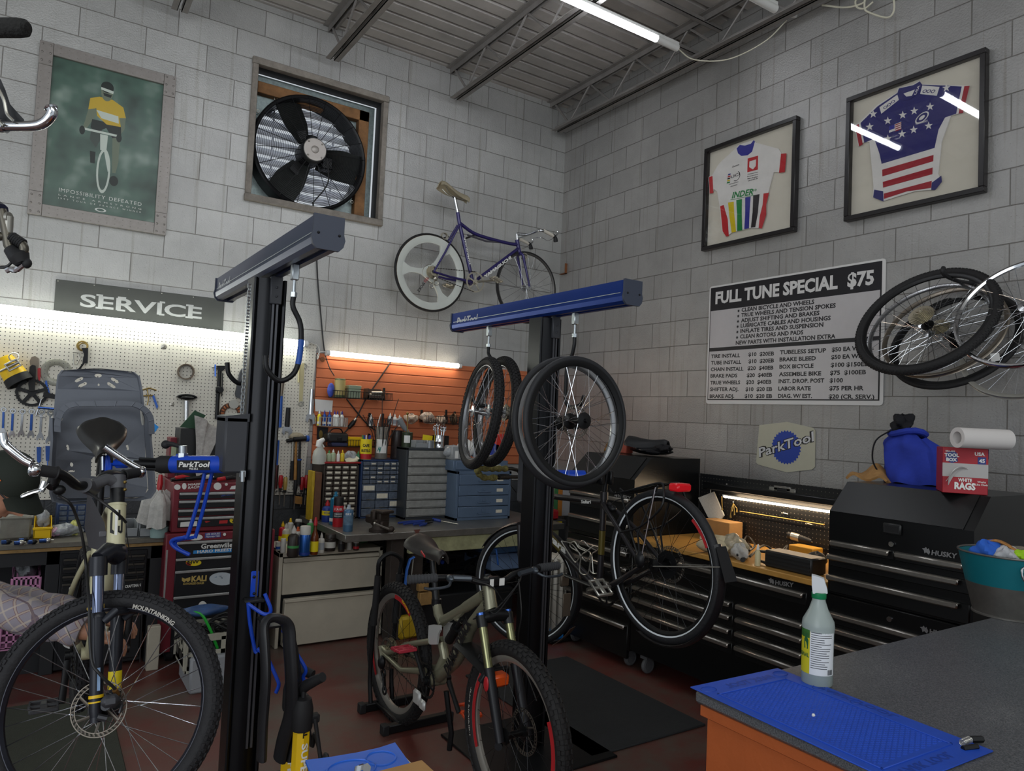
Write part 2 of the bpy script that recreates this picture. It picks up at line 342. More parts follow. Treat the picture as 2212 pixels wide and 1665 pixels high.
b=B();cx,cz=PY(668,334,.05).x,PY(668,334,.05).z;RF=.432;yP=.165;n=48;fs=[];vs=[]
sq=[]
for i in range(n):
 a=2*pi*i/n;c_,s_=cos(a),sin(a);k=1/max(abs(c_),abs(s_));sq.append((cx+min(max(c_*k*.58,FX0-cx),FX1-cx),yP,cz+min(max(s_*k*.58,FZ0-cz),FZ1-cz)));vs.append((cx+RF*c_,yP,cz+RF*s_))
b.add(vs+sq,[(i,(i+1)%n,n+(i+1)%n,n+i)for i in range(n)]);ob('mounting_panel',b,mGalv,t)
b=B().box((FX0,.005,FZ0),(FX1,.19,FZ0+.006)).box((FX0,.005,FZ1-.006),(FX1,.19,FZ1)).box((FX0,.005,FZ0),(FX0+.006,.19,FZ1)).box((FX1-.006,.005,FZ0),(FX1,.19,FZ1))
ob('opening_lining',b,mat('dark_lining','#2b2a2b',.8),t)
TF=FR((cx,.055,cz),(1,0,0),(0,0,1),(0,-1,0))
ob('ring_housing',B(TF).rev([(RF+.03,-.17),(RF+.03,.05),(RF+.018,.06),(RF,.05),(RF,-.17)],56,closed=True),mBlk,t)
b=B(TF)
for i in range(27):
 r=.115+i*(RF+.015-.115)/26;b.tor(r,.0017,44,4,TR(0,0,.055+.045*cos(r/RF*pi/2)))
for i in range(20):
 a=2*pi*i/20+.1;b.tube([(cos(a)*r,sin(a)*r,.057+.045*cos(min(1,r/RF)*pi/2))for r in(.1,.2,.3,.4,RF+.02)],.0026,5)
ob('wire_guard',b,mBlk,t)
for a0 in(112,236,352):
 M=RZ(a0);b=B(TF)
 b.grid(lambda u,v:M@V((.09+u*.36,(v-.5)*(.13+.1*min(1,u*2.2))+.03*u,-.03+(v-.5)*(.13-.05*u))),8,6,th=.006)
 bl=ob('blade',b,mBlade,t);b=B(TF).bc((.15,0,-.018),(.1,.09,.008),.003,M);ob('blade_plate',b,mBlk,bl)
ob('motor',B(TF).rev([(0,-.06),(.095,-.06),(.1,-.05),(.1,.14),(.094,.15),(0,.15)],28),mat('motor_black','#232425',.45,.3),t)
b=B(TF).rev([(0,.153),(.088,.153),(.09,.15),(.09,.14)],28).rev([(.03,.15),(.03,.158),(.024,.162),(0,.162)],16)
for i in range(4):b.ball((.076*cos(pi/4+i*pi/2),.076*sin(pi/4+i*pi/2),.156),.007,8)
ob('motor_cap',b,mat('motor_cap_grey','#a09a94',.4,.4),t)
ob('junction_box',B(TF).bc((.13,-.06,.03),(.09,.1,.1),.008).cyl((0,.08,.05),(0,.13,.05),.045),mBlk,t)
b=B()
for i in range(13):
 z=cz-.47+i*.078;b.box((-.5,-.045,-.0015),(.5,.045,.0015),0,TR(cx,.215,z)@RX(52))
ob('louvre_slats',b,mLouv,t);b=B()
for dx in(-.25,.25):b.box((cx+dx-.006,.23,cz-.5),(cx+dx+.006,.24,cz+.5))
ob('louvre_bars',b,mLouv,t)
b=B()
for u,v in((596,214),(557,240),(760,436)):q=PY(u,v,.13);b.tor(.012,.0035,14,6,TR(*q)@RX(90))
ob('eye_bolts',b,mat('plated_steel','#b9b7ae',.3,.8),t)
# the fan's cord runs down the wall to the slatwall shelf
q=lambda u,v:PY(u,v,-.018)
b=B().tube(spline([(cx+.1,-.1,cz-.05),(cx+.11,-.12,cz-.25),(cx+.02,-.08,3.24),q(676,440),q(681,480),q(686,600),q(693,680),q(700,752),q(710,790),q(722,812)],6),.0055,6)
solo('cable','thin dark cord running down the wall from fan to slatwall','cord',b,mBlackCord)
def poster_mat():
 m=bpy.data.materials.new('green_poster_print');m.use_nodes=True;nt=m.node_tree;N=nt.nodes.new;L=nt.links.new;p=nt.nodes['Principled BSDF'];p.inputs['Roughness'].default_value=.3
 tc=N('ShaderNodeTexCoord');n=N('ShaderNodeTexNoise');n.inputs['Scale'].default_value=5;n.inputs['Detail'].default_value=2;L(tc.outputs['Object'],n.inputs['Vector']);acc=n.outputs['Fac']
 for x,z,sx,sz,k in((-3.94,3.68,.16,.16,.35),(-3.86,3.2,.2,.24,.3),(-3.76,3.5,.05,.3,.22),(-4.14,3.2,.05,.22,.2),(-3.97,2.98,.25,.08,.3),(-4.2,3.6,.14,.2,-.3),(-3.68,3.45,.06,.4,-.2),(-4.25,3.0,.1,.3,-.3),(-3.97,2.88,.5,.05,-.3)):
  mp=N('ShaderNodeMapping');mp.inputs['Location'].default_value=(-x/sx,0,-z/sz);mp.inputs['Scale'].default_value=(1/sx,0,1/sz);L(tc.outputs['Object'],mp.inputs['Vector']);ln=N('ShaderNodeVectorMath');ln.operation='LENGTH';L(mp.outputs[0],ln.inputs[0])
  mr=N('ShaderNodeMapRange');mr.interpolation_type='SMOOTHSTEP';mr.inputs['From Min'].default_value=0;mr.inputs['From Max'].default_value=1.5;mr.inputs['To Min'].default_value=k;mr.inputs['To Max'].default_value=0;L(ln.outputs['Value'],mr.inputs['Value']);ad=N('ShaderNodeMath');L(acc,ad.inputs[0]);L(mr.outputs[0],ad.inputs[1]);acc=ad.outputs[0]
 r=N('ShaderNodeValToRGB');e=r.color_ramp.elements;e[0].position=.2;e[0].color=lin('#1d2a26');e[1].position=.95;e[1].color=lin('#b9c9bd');q=e.new(.55);q.color=lin('#4d6a5d');L(acc,r.inputs['Fac']);L(r.outputs['Color'],p.inputs['Base Color']);return m
# ---------------- cyclist poster ----------------
t=thing('framed_poster','riveted grey metal frame around a green cyclist poster','poster',(-3.96,0,2.79))
X0,X1,Z0,Z1=-4.378,-3.552,2.792,3.952;fw=.078
mFr=mat('brushed_grey_metal','#8f8a86',.42,.55,.12,30);b=B()
for p,q in(((X0,-.032,Z0+fw*2),(X0+fw,0,Z1-fw*2)),((X1-fw,-.032,Z0+fw*2),(X1,0,Z1-fw*2)),((X0+fw,-.034,Z1-fw),(X1-fw,0,Z1)),((X0+fw,-.034,Z0),(X1-fw,0,Z0+fw))):b.box(p,q,.002)
for x in(X0,X1-fw):
 for z in(Z0,Z1-fw*2):b.box((x,-.036,z),(x+fw,0,z+fw*2),.002)
ob('frame',b,mFr,t);b=B()
for x in(X0+.016,X0+fw-.016,X1-.016,X1-fw+.016):
 for z in(Z0+.02,Z0+.075,Z0+.13,Z1-.02,Z1-.075,Z1-.13):b.ball((x,-.037,z),(.0075,.004,.0075),8)
 for i in range(22):b.ball((x,-.033,Z0+.2+i*.036),(.0035,.002,.0035),6)
for z in(Z0+.02,Z0+fw-.02,Z1-.02,Z1-fw+.02):
 for i in range(14):b.ball((X0+fw+.04+i*.048,-.035,z),(.0035,.002,.0035),6)
ob('rivets',b,mFr,t)
ix0,ix1,iz0,iz1=X0+fw,X1-fw,Z0+fw,Z1-fw;iw,ih=ix1-ix0,iz1-iz0
ob('print',B().box((ix0,-.012,iz0),(ix1,-.008,iz1)),poster_mat(),t)
def U(u,v):return(ix0+u*iw,iz1-v*ih)
TP=FR((0,-.0125,0),(1,0,0),(0,0,1),(0,-1,0));b=B(TP);z=0
def blob(c,pts,cl=False):
 global z
 b.k=c;z+=.00004;b.prism([U(*p)for p in pts],z,z+.00012)
mats=[mat('poster_dark','#1c2622',.35),mat('poster_yellow','#c9a92f',.35),mat('poster_skin','#6f7a66',.35),mat('poster_pale','#c9d3c8',.35),mat('poster_mid','#3f4b45',.35)]
el=lambda u,v,a,c,n=20:[(u+a*cos(2*pi*i/n),v+c*sin(2*pi*i/n))for i in range(n)]
ring=lambda u,v,a,c,k:[(u+a*cos(2*pi*i/24),v+c*sin(2*pi*i/24))for i in range(25)]+[(u+a*k*cos(-2*pi*i/24),v+c*(1-(1-k)*.5)*sin(-2*pi*i/24))for i in range(25)]
blob(2,[(.34,.26),(.42,.3),(.38,.36),(.33,.43),(.29,.44),(.31,.38)]);blob(2,[(.60,.28),(.67,.3),(.665,.38),(.62,.44),(.57,.44),(.62,.37)])
blob(4,[(.38,.36),(.47,.38),(.45,.5),(.42,.55),(.36,.5)]);blob(2,[(.56,.44),(.63,.44),(.63,.62),(.61,.7),(.58,.7),(.57,.58)]);blob(0,[(.37,.36),(.63,.36),(.64,.44),(.56,.46),(.5,.4),(.42,.44),(.36,.42)])
blob(1,[(.34,.22),(.42,.195),(.54,.195),(.64,.23),(.67,.3),(.61,.31),(.63,.37),(.5,.375),(.41,.33),(.4,.28),(.33,.3)]);blob(3,[(.4,.29),(.6,.3),(.61,.35),(.45,.34)])
blob(2,el(.485,.15,.055,.065));blob(0,el(.485,.118,.058,.04));blob(3,[(.43,.125),(.545,.135),(.54,.155),(.43,.142)]);blob(0,[(.45,.16),(.53,.165),(.52,.185),(.46,.18)])
blob(3,[(.27,.43),(.63,.43),(.63,.445),(.27,.445)]);blob(0,el(.29,.45,.025,.03));blob(0,el(.62,.45,.025,.03));blob(3,[(.45,.45),(.52,.45),(.515,.56),(.46,.56)])
blob(3,ring(.5,.7,.062,.155,.72));blob(3,[(.49,.55),(.51,.55),(.56,.68),(.54,.7)]);blob(0,[(.37,.58),(.42,.58),(.42,.66),(.38,.66)]);blob(0,el(.6,.755,.04,.035))
ob('printed_rider',b,mats,t);b=B(TP)
for s,v,hgt,u0,u1 in(('IMPOSSIBILITY DEFEATED',.895,.036,.13,.87),('LANCE ARMSTRONG',.922,.016,.13,.87),('1999 TOUR DE FRANCE WINNER',.945,.016,.13,.87)):
 x,zz=U(u0,v);b.txt(s,hgt,TR(x,zz,.003),sp=.12 if hgt>.03 else .5,fit=(u1-u0)*iw)
x,zz=U(.5,.972);b.rev([(.034,.003),(.022,.003)],28,TR(x,zz,0)@SCL(1,.4,1))
ob('lettering',b,mat('print_white','#dfe3dc',.4),t)
# ---------------- SERVICE sign ----------------
t=thing('service_sign','long dark grey sign reading SERVICE above the pegboard lamp','sign',(-3.66,0,2.15))
ob('panel',B().box((-4.192,-.012,2.15),(-3.122,0,2.388),.002),mat('sign_dark_grey','#4a4c49',.5,0,.06,12),t)
b=B(WB(-3.66,2.255,.012))
b.txt('SERVICE',.118,TR(0,-.03,0),.5,.022,fit=.77,depth=0,lift=.001,res=4)
for x,w in((-.263,.06),(-.128,.07),(-.0,0),(.128,.055),(.31,.07)):
 for yy in(-.03,.058):
  if w:b.box((x-w/2,yy-.006,.0005),(x+w/2-.02,yy+.006,.0015))
ob('lettering',b,mat('sign_silver_letters','#b4b6b5',.45,.2,.1,40),t);b=B()
for x in(-4.18,-3.97,-3.76,-3.55,-3.34,-3.135):b.ball((x,-.013,2.377),(.004,.002,.004),8)
ob('screws',b,mat('plated_steel','',.3),t)
# ---------------- pegboard and slatwall ----------------
def pegmat(name,hexc,hole,pitch=.0254,ax=('X','Z'),r=.0034,rough=.5):
 m=mat(name,hexc,rough,0,.1,3);nt=m.node_tree;N=nt.nodes.new;L=nt.links.new;p=nt.nodes['Principled BSDF']
 tc=N('ShaderNodeTexCoord');sx=N('ShaderNodeSeparateXYZ');L(tc.outputs['Object'],sx.inputs[0]);o=[]
 for a in ax:
  q=N('ShaderNodeMath');q.operation='PINGPONG';q.inputs[1].default_value=pitch/2;L(sx.outputs[a],q.inputs[0])
  k=N('ShaderNodeMath');k.operation='POWER';k.inputs[1].default_value=2;L(q.outputs[0],k.inputs[0]);o.append(k)
 s=N('ShaderNodeMath');s.operation='ADD';L(o[0].outputs[0],s.inputs[0]);L(o[1].outputs[0],s.inputs[1])
 t=N('ShaderNodeMath');t.operation='LESS_THAN';t.inputs[1].default_value=r*r;L(s.outputs[0],t.inputs[0])
 mx=N('ShaderNodeMix');mx.data_type='RGBA';L(t.outputs[0],mx.inputs[0]);src=p.inputs['Base Color'].links[0].from_socket;L(src,mx.inputs[6]);mx.inputs[7].default_value=lin(hole);L(mx.outputs[2],p.inputs['Base Color'])
 return m
b=B();z0,z1=.925,2.118
pts=[(-5.7,z0),(-2.452,z0),(-2.41,z1),(-5.7,z1+.09)]
solo('pegboard','white perforated pegboard covered with hung hand tools','pegboard',B().add([(x,-.022,z)for x,z in pts]+[(x,-.028,z)for x,z in pts],[(0,1,2,3),(4,5,6,7),(0,1,5,4),(1,2,6,5),(2,3,7,6),(3,0,4,7)]).box((-5.7,-.022,z0+.02),(-5.66,-.003,z1)).box((-2.5,-.022,z0+.02),(-2.47,-.003,2.0)).box((-4,-.022,z0+.02),(-3.96,-.003,z1)),pegmat('white_pegboard','#d4d0c4','#2a2825'))
mOr=mat('orange_slatwall','#c4714a',.42,0,.07,4);b=B();z=1.165
while z<2.04:zt=min(z+.0762,2.05);b.box((-2.398,-.021,z+.004),(-.004,-.006,zt-.004),.002);z+=.0762
b.box((-2.398,-.009,1.165),(-.004,-.003,2.05));solo('slatwall_panel','orange slatwall panel behind the aluminium topped bench','wall panel',b,mOr)
mChr=mat('chrome','#d5d8dc',.13,1);mSteel=mat('plated_steel','',.3);mBlue=mat('tool_blue','#1f4fa0',.4);mRub=mat('black_rubber','#1d1d1f',.65);mRed=mat('handle_red','#b3262c',.35)
mBras=mat('old_brass','#8a7440',.35,.8);mGreyP=mat('grey_plastic','#8c9093',.5);mYel=mat('yellow_plastic','#e3b912',.4);mWood=mat('hickory_handle','#a97a3f',.55,0,.25,20)
def pxp(b,pts,d0,d1,ax='Y'):
 n=len(pts);f=(lambda u,v,d:PY(u,v,-d))if ax=='Y' else(lambda u,v,d:PX(u,v,-d))
 A=[f(u,v,d0)for u,v in pts];o=V((0,d0-d1,0))if ax=='Y' else V((d0-d1,0,0));vs=A+[p+o for p in A]
 return b.add(vs,[tuple(range(n-1,-1,-1)),tuple(range(n,2*n))]+[(i,(i+1)%n,n+(i+1)%n,n+i)for i in range(n)])
def pt(b,pts,r,d=.035,n=8):return b.tube([PY(u,v,-d)for u,v in pts],r,n)
def tw(u,v,d=.035):return FR(PY(u,v,-d),(1,0,0),(0,0,1),(0,-1,0))
def ellp(u,v,a,c,n=24):return[(u+a*cos(2*pi*i/n),v+c*sin(2*pi*i/n))for i in range(n)]
# combination wrenches hanging in a row, then open-ended
def wrench(u,v0,u1,v1,label,shaft,hd=1):
 top,bot=PY(u,v0,-.03),PY(u1,v1,-.03);d=(top-bot);L=d.length;T=FR(bot,d.normalized().cross(V((0,-1,0)))*-1,d.normalized(),(0,-1,0));t=thing('wrench',label,'wrench',T=T,group='combination wrenches hanging in a row')
 ob('ring_end',B(T).tor(.0125*hd,.0055*hd,18,6,TR(0,L-.014,0)),mChr,t);ob('shaft',B(T).bc((0,L/2,0),(.0125*hd,L-.05,.006),.002),shaft,t)
 h=.0165*hd;ob('open_end',B(T).prism([(-.006*hd,.04*hd),(.006*hd,.04*hd),(h,.018),(h*.95,0),(h*.5,-.004),(h*.42,.012),(-h*.42,.015),(-h*.5,-.002),(-h*.95,.002),(-h,.018)],-.004,.004),mChr,t)
mWbl=mat('blue_chrome','#4a6db8',.2,.9)
for k,(u,v0,u1,v1,lb,sh)in enumerate(((8,880,6,938,'chrome wrench hanging beside the chrome bar end, blue shaft',mWbl),(28,883,25,944,'dark blue shafted wrench hanging under the chainring teeth',mWbl),(49,884,45,943,'plain slim chrome wrench, third in the hanging row',mChr),(69,884,66,945,'bright blue shafted wrench beside the blue handled hex key',mWbl),(90,885,86,950,'chrome wrench hanging beneath the hex key',mChr),(110,887,106,957,'biggest chrome wrench of the row, next to the grey child seat',mChr))):wrench(u,v0,u1,v1,lb,sh,1+.06*k)
for k,(u,v,lb)in enumerate(((84,965,'short blue handled tool behind the cap brim on the pegboard'),(103,963,'short blue handled tool hanging beside the child seat'))):
 solo('hex_driver',lb,'hand tool',pt(pxp(B(),[(u-5,v),(u+5,v),(u+4,v+32),(u-4,v+32)],.03,.045),[(u,v+30),(u,v+46)],.004),mWbl)
t=thing('handled_hex_key','blue handled T-shaped hex key hanging by the wrenches','hex key',PY(84,881,-.03))
ob('handle',pt(B(),[(82,880),(118,883)],.008,.05),mWbl,t);ob('rod',pt(pt(B(),[(90,862),(78,898)],.0055,.045),[(78,897),(100,903)],.003,.045),mChr,t)
# yellow lamp with a pedal hung over it
t=thing('headlamp_torch','yellow torch with black rim hung on the pegboard','torch',PY(30,810,-.06));p,q=PY(8,775,-.07),PY(44,828,-.10)
M=AX(p,q-p);L=(q-p).length;ob('body',B(M).rev([(0,-.01),(.05,-.005),(.064,.05),(.07,L*.72)],24),mYel,t);ob('rim',B(M).rev([(.07,L*.72),(.075,L*.74),(.078,L),(.066,L),(.06,L-.02),(0,L-.03)],24),mRub,t)
t=thing('pedal','chrome caged pedal hung over the yellow torch','pedal',PY(28,790,-.13));M=tw(28,788,.15)@RZ(35)
ob('cage',B(M).bc((0,.022,0),(.08,.012,.02),.003).bc((0,-.022,0),(.08,.012,.02),.003).bc((-.035,0,0),(.01,.05,.02),.003).bc((.035,0,0),(.01,.05,.02),.003).cyl((-.04,0,0),(.04,0,0),.01).tor(.026,.004,16,5,TR(.03,.04,0)),mSteel,t);ob('axle',B(M).cyl((-.09,0,0),(-.04,0,0),.007),mSteel,t)
# crankset
def teeth_ring(b,R,n,w,th,T=None,hole=.8):
 k=n*4;out=[]
 for i in range(k):
  a=2*pi*i/k;r=R+(w if i%4 in(1,2)else 0)*.5;out.append((r*cos(a),r*sin(a)))
 vs=[(x,y,z)for z in(-th/2,th/2)for x,y in out]+[(x*hole*R/sqrt(x*x+y*y),y*hole*R/sqrt(x*x+y*y),z)for z in(-th/2,th/2)for x,y in out];fs=[]
 for i in range(k):j=(i+1)%k;fs+=[(i,j,2*k+j,2*k+i),(k+i,k+j,3*k+j,3*k+i),(i,j,k+j,k+i),(2*k+i,2*k+j,3*k+j,3*k+i)]
 return b.add(vs,fs,T)
t=thing('crankset','black crankset with toothed chainring hung on the pegboard','crankset',PY(69,848,-.04));c=tw(69,848,.045)
ob('chainring',teeth_ring(B(c),.088,32,.008,.005,None,.82),mBlk,t);b=B(c)
for a in(20,92,164,236,308):b.bc((.042,0,0),(.07,.022,.006),.002,RZ(a))
ob('spider',b.disc(.024,-.006,.012),mBlk,t);ob('crank_arm',pxp(B(),[(63,845),(75,845),(78,800),(77,790),(70,788),(64,792),(61,830)],.055,.075),mRub,t)
ob('crank_arm',pxp(B(),[(95,846),(128,854),(128,864),(92,857)],.05,.07),mRub,t)
solo('spare_crank_arm','brown grey crank arm hanging behind the black crankset','crank',pxp(B(),[(64,780),(68,771),(76,769),(83,774),(84,785),(80,830),(72,830)],.03,.045),mat('worn_grey_metal','#7b7266',.45,.5))
solo('red_multitool','small red tool hanging behind the crankset','hand tool',pxp(B(),[(81,796),(87,794),(88,812),(85,828),(81,812)],.03,.045),mRed)
solo('pliers','small blue handled pliers beside the crankset','pliers',pxp(pxp(B(),[(98,822),(101,822),(104,836),(100,838),(97,830)],.03,.04),[(100,837),(105,837),(108,850),(101,852)],.03,.042),mWbl)
solo('spoke_protector','clear plastic spoke disc hung on the pegboard behind the child seat','disc',B(tw(122,804,.03)).rev([(.046,0),(.055,.006),(.088,.004),(.092,.0),(.088,.002),(.055,.002),(.046,-.003)],36),mat('clear_plastic','#d8d8cf',.15,0,trans=.8))
t=thing('brake_parts','bundle of brake cable, cage and lever hanging on the pegboard','brake part',PY(180,740,-.03))
ob('cable_coil',B(tw(178,747,.04)).tor(.03,.006,18,6).tor(.024,.004,18,5,TR(.004,-.006,.008)),mBras,t);ob('bottle_cage',pt(B(),[(158,761),(170,761),(172,775),(166,787),(159,787),(158,765)],.004,.05),mSteel,t)
ob('lever_body',pxp(B(),[(176,752),(190,752),(189,785),(180,785),(181,765)],.04,.07),mBlk,t);ob('lever',pt(B(),[(182,770),(180,785),(172,796),(166,800)],.006,.06),mBlk,t)
for u,v,r,lb in((354,748,.02,'white washer screw high on the pegboard'),(697,776,.021,'rusty washer screw at the pegboard corner'),(372,873,.013,'small washer screw on the pegboard over the red box'),(646,747,.012,'small white screw just under the pegboard lamp end')):
 solo('washer',lb,'washer',B(tw(u,v,.026)).rev([(r,0),(r,.004),(r*.6,.006),(r*.55,.003),(0,.006)],20),mSteel if u!=697 else mat('rust','#7a4a2a',.6))
solo('shim_ring','wide bronze ring hanging on the pegboard','ring',B(tw(400,803,.028)).rev([(.055,0),(.057,.045),(.05,.045),(.048,0)],32,closed=True).cyl((-.004,.055,.02),(.0,.075,.02),.002),mat('bronze','#6f6152',.35,.6))
t=thing('cable_hanger','brass hooks with small tools hanging beside the child seat','hook',PY(320,846,-.03))
ob('hooks',pt(pt(pt(B(),[(305,843),(322,838),(338,843)],.005),[(305,855),(330,854)],.005),[(318,838),(321,862),(318,875)],.0035,.05),mBras,t);ob('blue_tool',pxp(B(),[(328,856),(332,853),(341,878),(338,883)],.03,.05),mWbl,t)
t=thing('sun_saddle_post','chrome seatpost with black saddle clamp upside down on the pegboard','seatpost',PY(404,870,-.05))
b=B();b.grid(lambda u,v:PY(404,857,-.06)+V((.068*cos(pi*u),.03-.05*v,.026*sin(pi*u)-.006)),14,3,th=.008);ob('cap',b.ball(PY(404,859,-.06),(.06,.03,.016)),mBlk,t);ob('post',pt(B(),[(403,865),(403,908)],.0165,.06,14),mChr,t)
t=thing('wheel_truing_tool','tall black frame gauge with silver cross head on the pegboard','gauge',PY(470,850,-.04))
ob('post',pt(pt(B(),[(475,796),(472,850)],.0145,.05,10),[(471,850),(468,905)],.014,.05,10),mBlk,t);ob('head',pxp(B(),[(466,790),(484,790),(485,796),(478,802),(474,802),(467,797)],.03,.07),mBlk,t)
ob('cross_bar',pt(B(),[(458,793),(494,796)],.008,.055),mSteel,t);ob('knob',B(tw(475,842,.06)).disc(.022,0,.03,8).bc((-.012,0,-.005),(.03,.05,.03),.006),mBlk,t);ob('blue_lever',pt(B(),[(465,787),(465,813)],.006,.07),mWbl,t);ob('rod',pt(B(),[(481,806),(479,856)],.004,.05),mBlk,t)
solo('frame_bag_strap','rounded dark grey plastic handle hanging behind the lift post','handle',pxp(B(),[(521,797),(530,795),(534,800),(530,858),(522,862),(509,858),(507,850),(517,803)],.03,.06),mat('dark_grey_plastic','#45484d',.5))
t=thing('stator_coil','copper wound motor stator ring on the pegboard','motor part',PY(498,892,-.03));M=tw(499,893,.035)
b=B(M)
for i in range(18):b.bc((.062,0,0),(.026,.014,.024),.004,RZ(i*20))
ob('copper_windings',b,mat('copper','#b2714c',.35,.7),t);ob('core',B(M).rev([(.075,-.008),(.082,0),(.075,.008),(.045,.006),(.045,-.006)],36,closed=True),mat('stator_core','#5a4238',.5,.4),t);ob('end_cap',B(M).disc(.034,.012,.02,24,TR(.012,.07,0)),mSteel,t)
solo('blue_paper_tag','bright blue paper scrap on the pegboard beside the child seat','paper',pxp(B(),[(326,917),(334,915),(343,922),(334,934),(329,934)],.028,.03),mat('bright_blue_paper','#2f93e0',.6))
# tools on the strip of pegboard between lift post and slatwall
t=thing('cable_cutter','long tan chain whip hanging on the pegboard edge','chain whip',PY(652,820,-.03));ob('bar',pxp(B(),[(648,787),(657,783),(653,868),(646,868)],.03,.036),mat('pale_brass','#c9bf94',.35,.4),t);ob('chain',pt(B(),[(646,785),(645,826)],.008,.04),mat('pale_brass','',0),t);ob('end_nut',B(tw(650,872,.03)).tor(.016,.008,16,6).tor(.02,.006,6,6,TR(.01,.30,0)),mSteel,t)
def adj(u0,v0,u1,v1,label,hd):
 t=thing('adjustable_wrench',label,'wrench',PY(u0,v0,-.03));w=(PY(u0+5,v0,-.03)-PY(u0,v0,-.03)).length
 ob('shaft',pt(B(),[(u0,v0),(u1,v1)],[w*.9,w*1.1],.04,10),hd,t);k=v1-v0
 ob('jaw',pxp(B(),[(u1-5,v1-4),(u1+5,v1-4),(u1+10,v1+8),(u1+9,v1+20),(u1+3,v1+21),(u1+2,v1+11),(u1-5,v1+9),(u1-8,v1+18),(u1-12,v1+12),(u1-10,v1+2)],.028,.046),mChr,t)
adj(674,840,671,895,'chrome adjustable wrench at the pegboard\'s slatwall edge',mChr);adj(623,880,620,922,'black handled adjustable wrench with chrome jaw',mRub)
t=thing('pedal_wrench','blue handled pedal wrench next to the lift post','wrench',PY(608,850,-.03));ob('handle',pt(B(),[(607,855),(604,923)],[.014,.015],.04,10),mBlue,t);ob('head',pt(B(tw(609,828,.04)).disc(.02,-.008,.008,6).bc((0,0,0),(0,0,0))if 0 else B(),[(609,826),(607,856)],[.02,.012],.04),mat('worn_grey_metal','',0),t)
for u0,v0,v1,lb,hm,sm in((633,950,1030,'claw hammer with black grip and steel neck on the pegboard',mRub,mSteel),(640,948,1030,'ball hammer with wooden handle on the pegboard',mWood,mWood),(648,947,1040,'black mallet with blue band and blue face on the pegboard',mRub,mRub)):
 t=thing('hammer',lb,'hammer',PY(u0,v0,-.05),'hammers hanging on the pegboard');d=.06 if u0>645 else .045;ob('handle',pt(B(),[(u0,v0+4),(u0-3,v1)],[.008,.0135],d,10),sm,t)
 ob('grip',pt(B(),[(u0-1.5,v0+45),(u0-3,v1+6)],[.013,.016],d,10),hm,t)
 ob('head',pt(B(),[(u0-14,v0+2),(u0+(12 if u0<645 else 14),v0)],.019 if u0>645 else .014,d,10),mBlk,t)
 if u0>645:ob('face',pt(B(),[(u0+13,v0),(u0+19,v0)],.025,d,12),mBlue,t,label='blue striking face');ob('band',pt(B(),[(u0-1,v0+44),(u0-1,v0+47)],.017,d,10),mBlue,t)
solo('work_glove','crumpled pale work glove behind the hammers','glove',B().ball(PY(640,942,-.04),(.062,.02,.03),12),mat('pale_glove','#a59a84',.9,0,.3,30,.5,30))
for u,v0,lb,hm in((606,1026,'red and black screwdriver in the rack beside the lift post',mRed),(616,1030,'screwdriver with clear amber handle in the rack',mat('amber_handle','#b59a55',.25)),(638,1036,'black handled screwdriver in the rack under the mallet',mRub),(652,1030,'short red screwdriver beside the tallest red one',mRed),(661,1026,'red and black screwdriver at the end of the rack',mRed)):
 t=thing('screwdriver',lb,'screwdriver',PY(u,v0,-.05),'screwdrivers in the pegboard rack');b=B();pt(b,[(u+1,v0),(u+1,v0+4),(u,v0+18),(u-.5,v0+28)],[.011,.016,.017,.011],.05,8);ob('handle',b,hm,t);ob('collar',pt(B(),[(u-.5,v0+28),(u-.8,v0+33)],.012,.05,8),mRub,t);ob('blade',pt(B(),[(u-.8,v0+31),(u-3,v0+64)],.0042,.05,6),mSteel,t)
b=pt(pt(B(),[(596,1060),(668,1068)],.003,.065),[(596,1060),(596,1066)],.003,.05)
for u in(598,611,624,640,655,666):b.tube([PY(u,1061+(u-596)*.11,-.065),PY(u,1061+(u-596)*.11,-.026)],.003,6)
solo('screwdriver_rack','wire screwdriver rack across the pegboard bottom','tool rack',b,mBlk)
solo('wood_block','small wooden block hanging below the pegboard','wood block',pxp(B(),[(635,1070),(650,1072),(649,1088),(634,1086)],.03,.07),mWood)
for u,v,L,lb,m_ in((597,957,50,'blue pliers half hidden by the lift post',mBlue),(596,1010,45,'chrome jawed wrench half hidden by the lift post',mChr)):solo('pliers',lb,'pliers',pt(B(),[(u+2,v-6),(u,v+L)],[.018,.012],.045),m_)
# ---------------- slatwall shelves ----------------
mWire=mat('black_wire','#22211f',.5,.4)
def wire_shelf(u0,v0,u1,v1,dp,hb,label,m_=mWire,gap=.022):
 a,c=PY(u0,v0,-.022),PY(u1,v1,-.022);z=a.z;x0,x1=a.x,c.x;t=thing('wire_shelf',label,'shelf',(x0,0,z));b=B();r=.0028
 for zz in(z,z+hb):b.tube([(x0,-.024,zz),(x0,-dp,zz),(x1,-dp,zz),(x1,-.024,zz)],r,5)
 n=max(3,int((x1-x0)/gap))
 for i in range(n+1):x=x0+(x1-x0)*i/n;b.tube([(x,-.024,z),(x,-dp,z),(x,-dp,z+hb)],r*.8,4)
 for i in range(6):y=-.03-(dp-.03)*i/5;b.tube([(x0,y,z),(x0,y,z+hb)],r*.8,4);b.tube([(x1,y,z),(x1,y,z+hb)],r*.8,4)
 ob('wire_frame',b,m_,t);b=B()
 for x in(x0+.02,x1-.02):b.box((x-.01,-.03,z),(x+.01,-.018,z+hb+.05),.002)
 ob('brackets',b,m_,t);return z
zs1=wire_shelf(709,858,833,863,.16,.055,'upper black wire shelf on the orange slatwall');zs2=wire_shelf(905,911,985,918,.16,.055,'black wire shelf holding parts bags, behind the cable ties');wire_shelf(958,915,1000,918,.18,.075,'small black wire basket holding chains beside the parts bags')
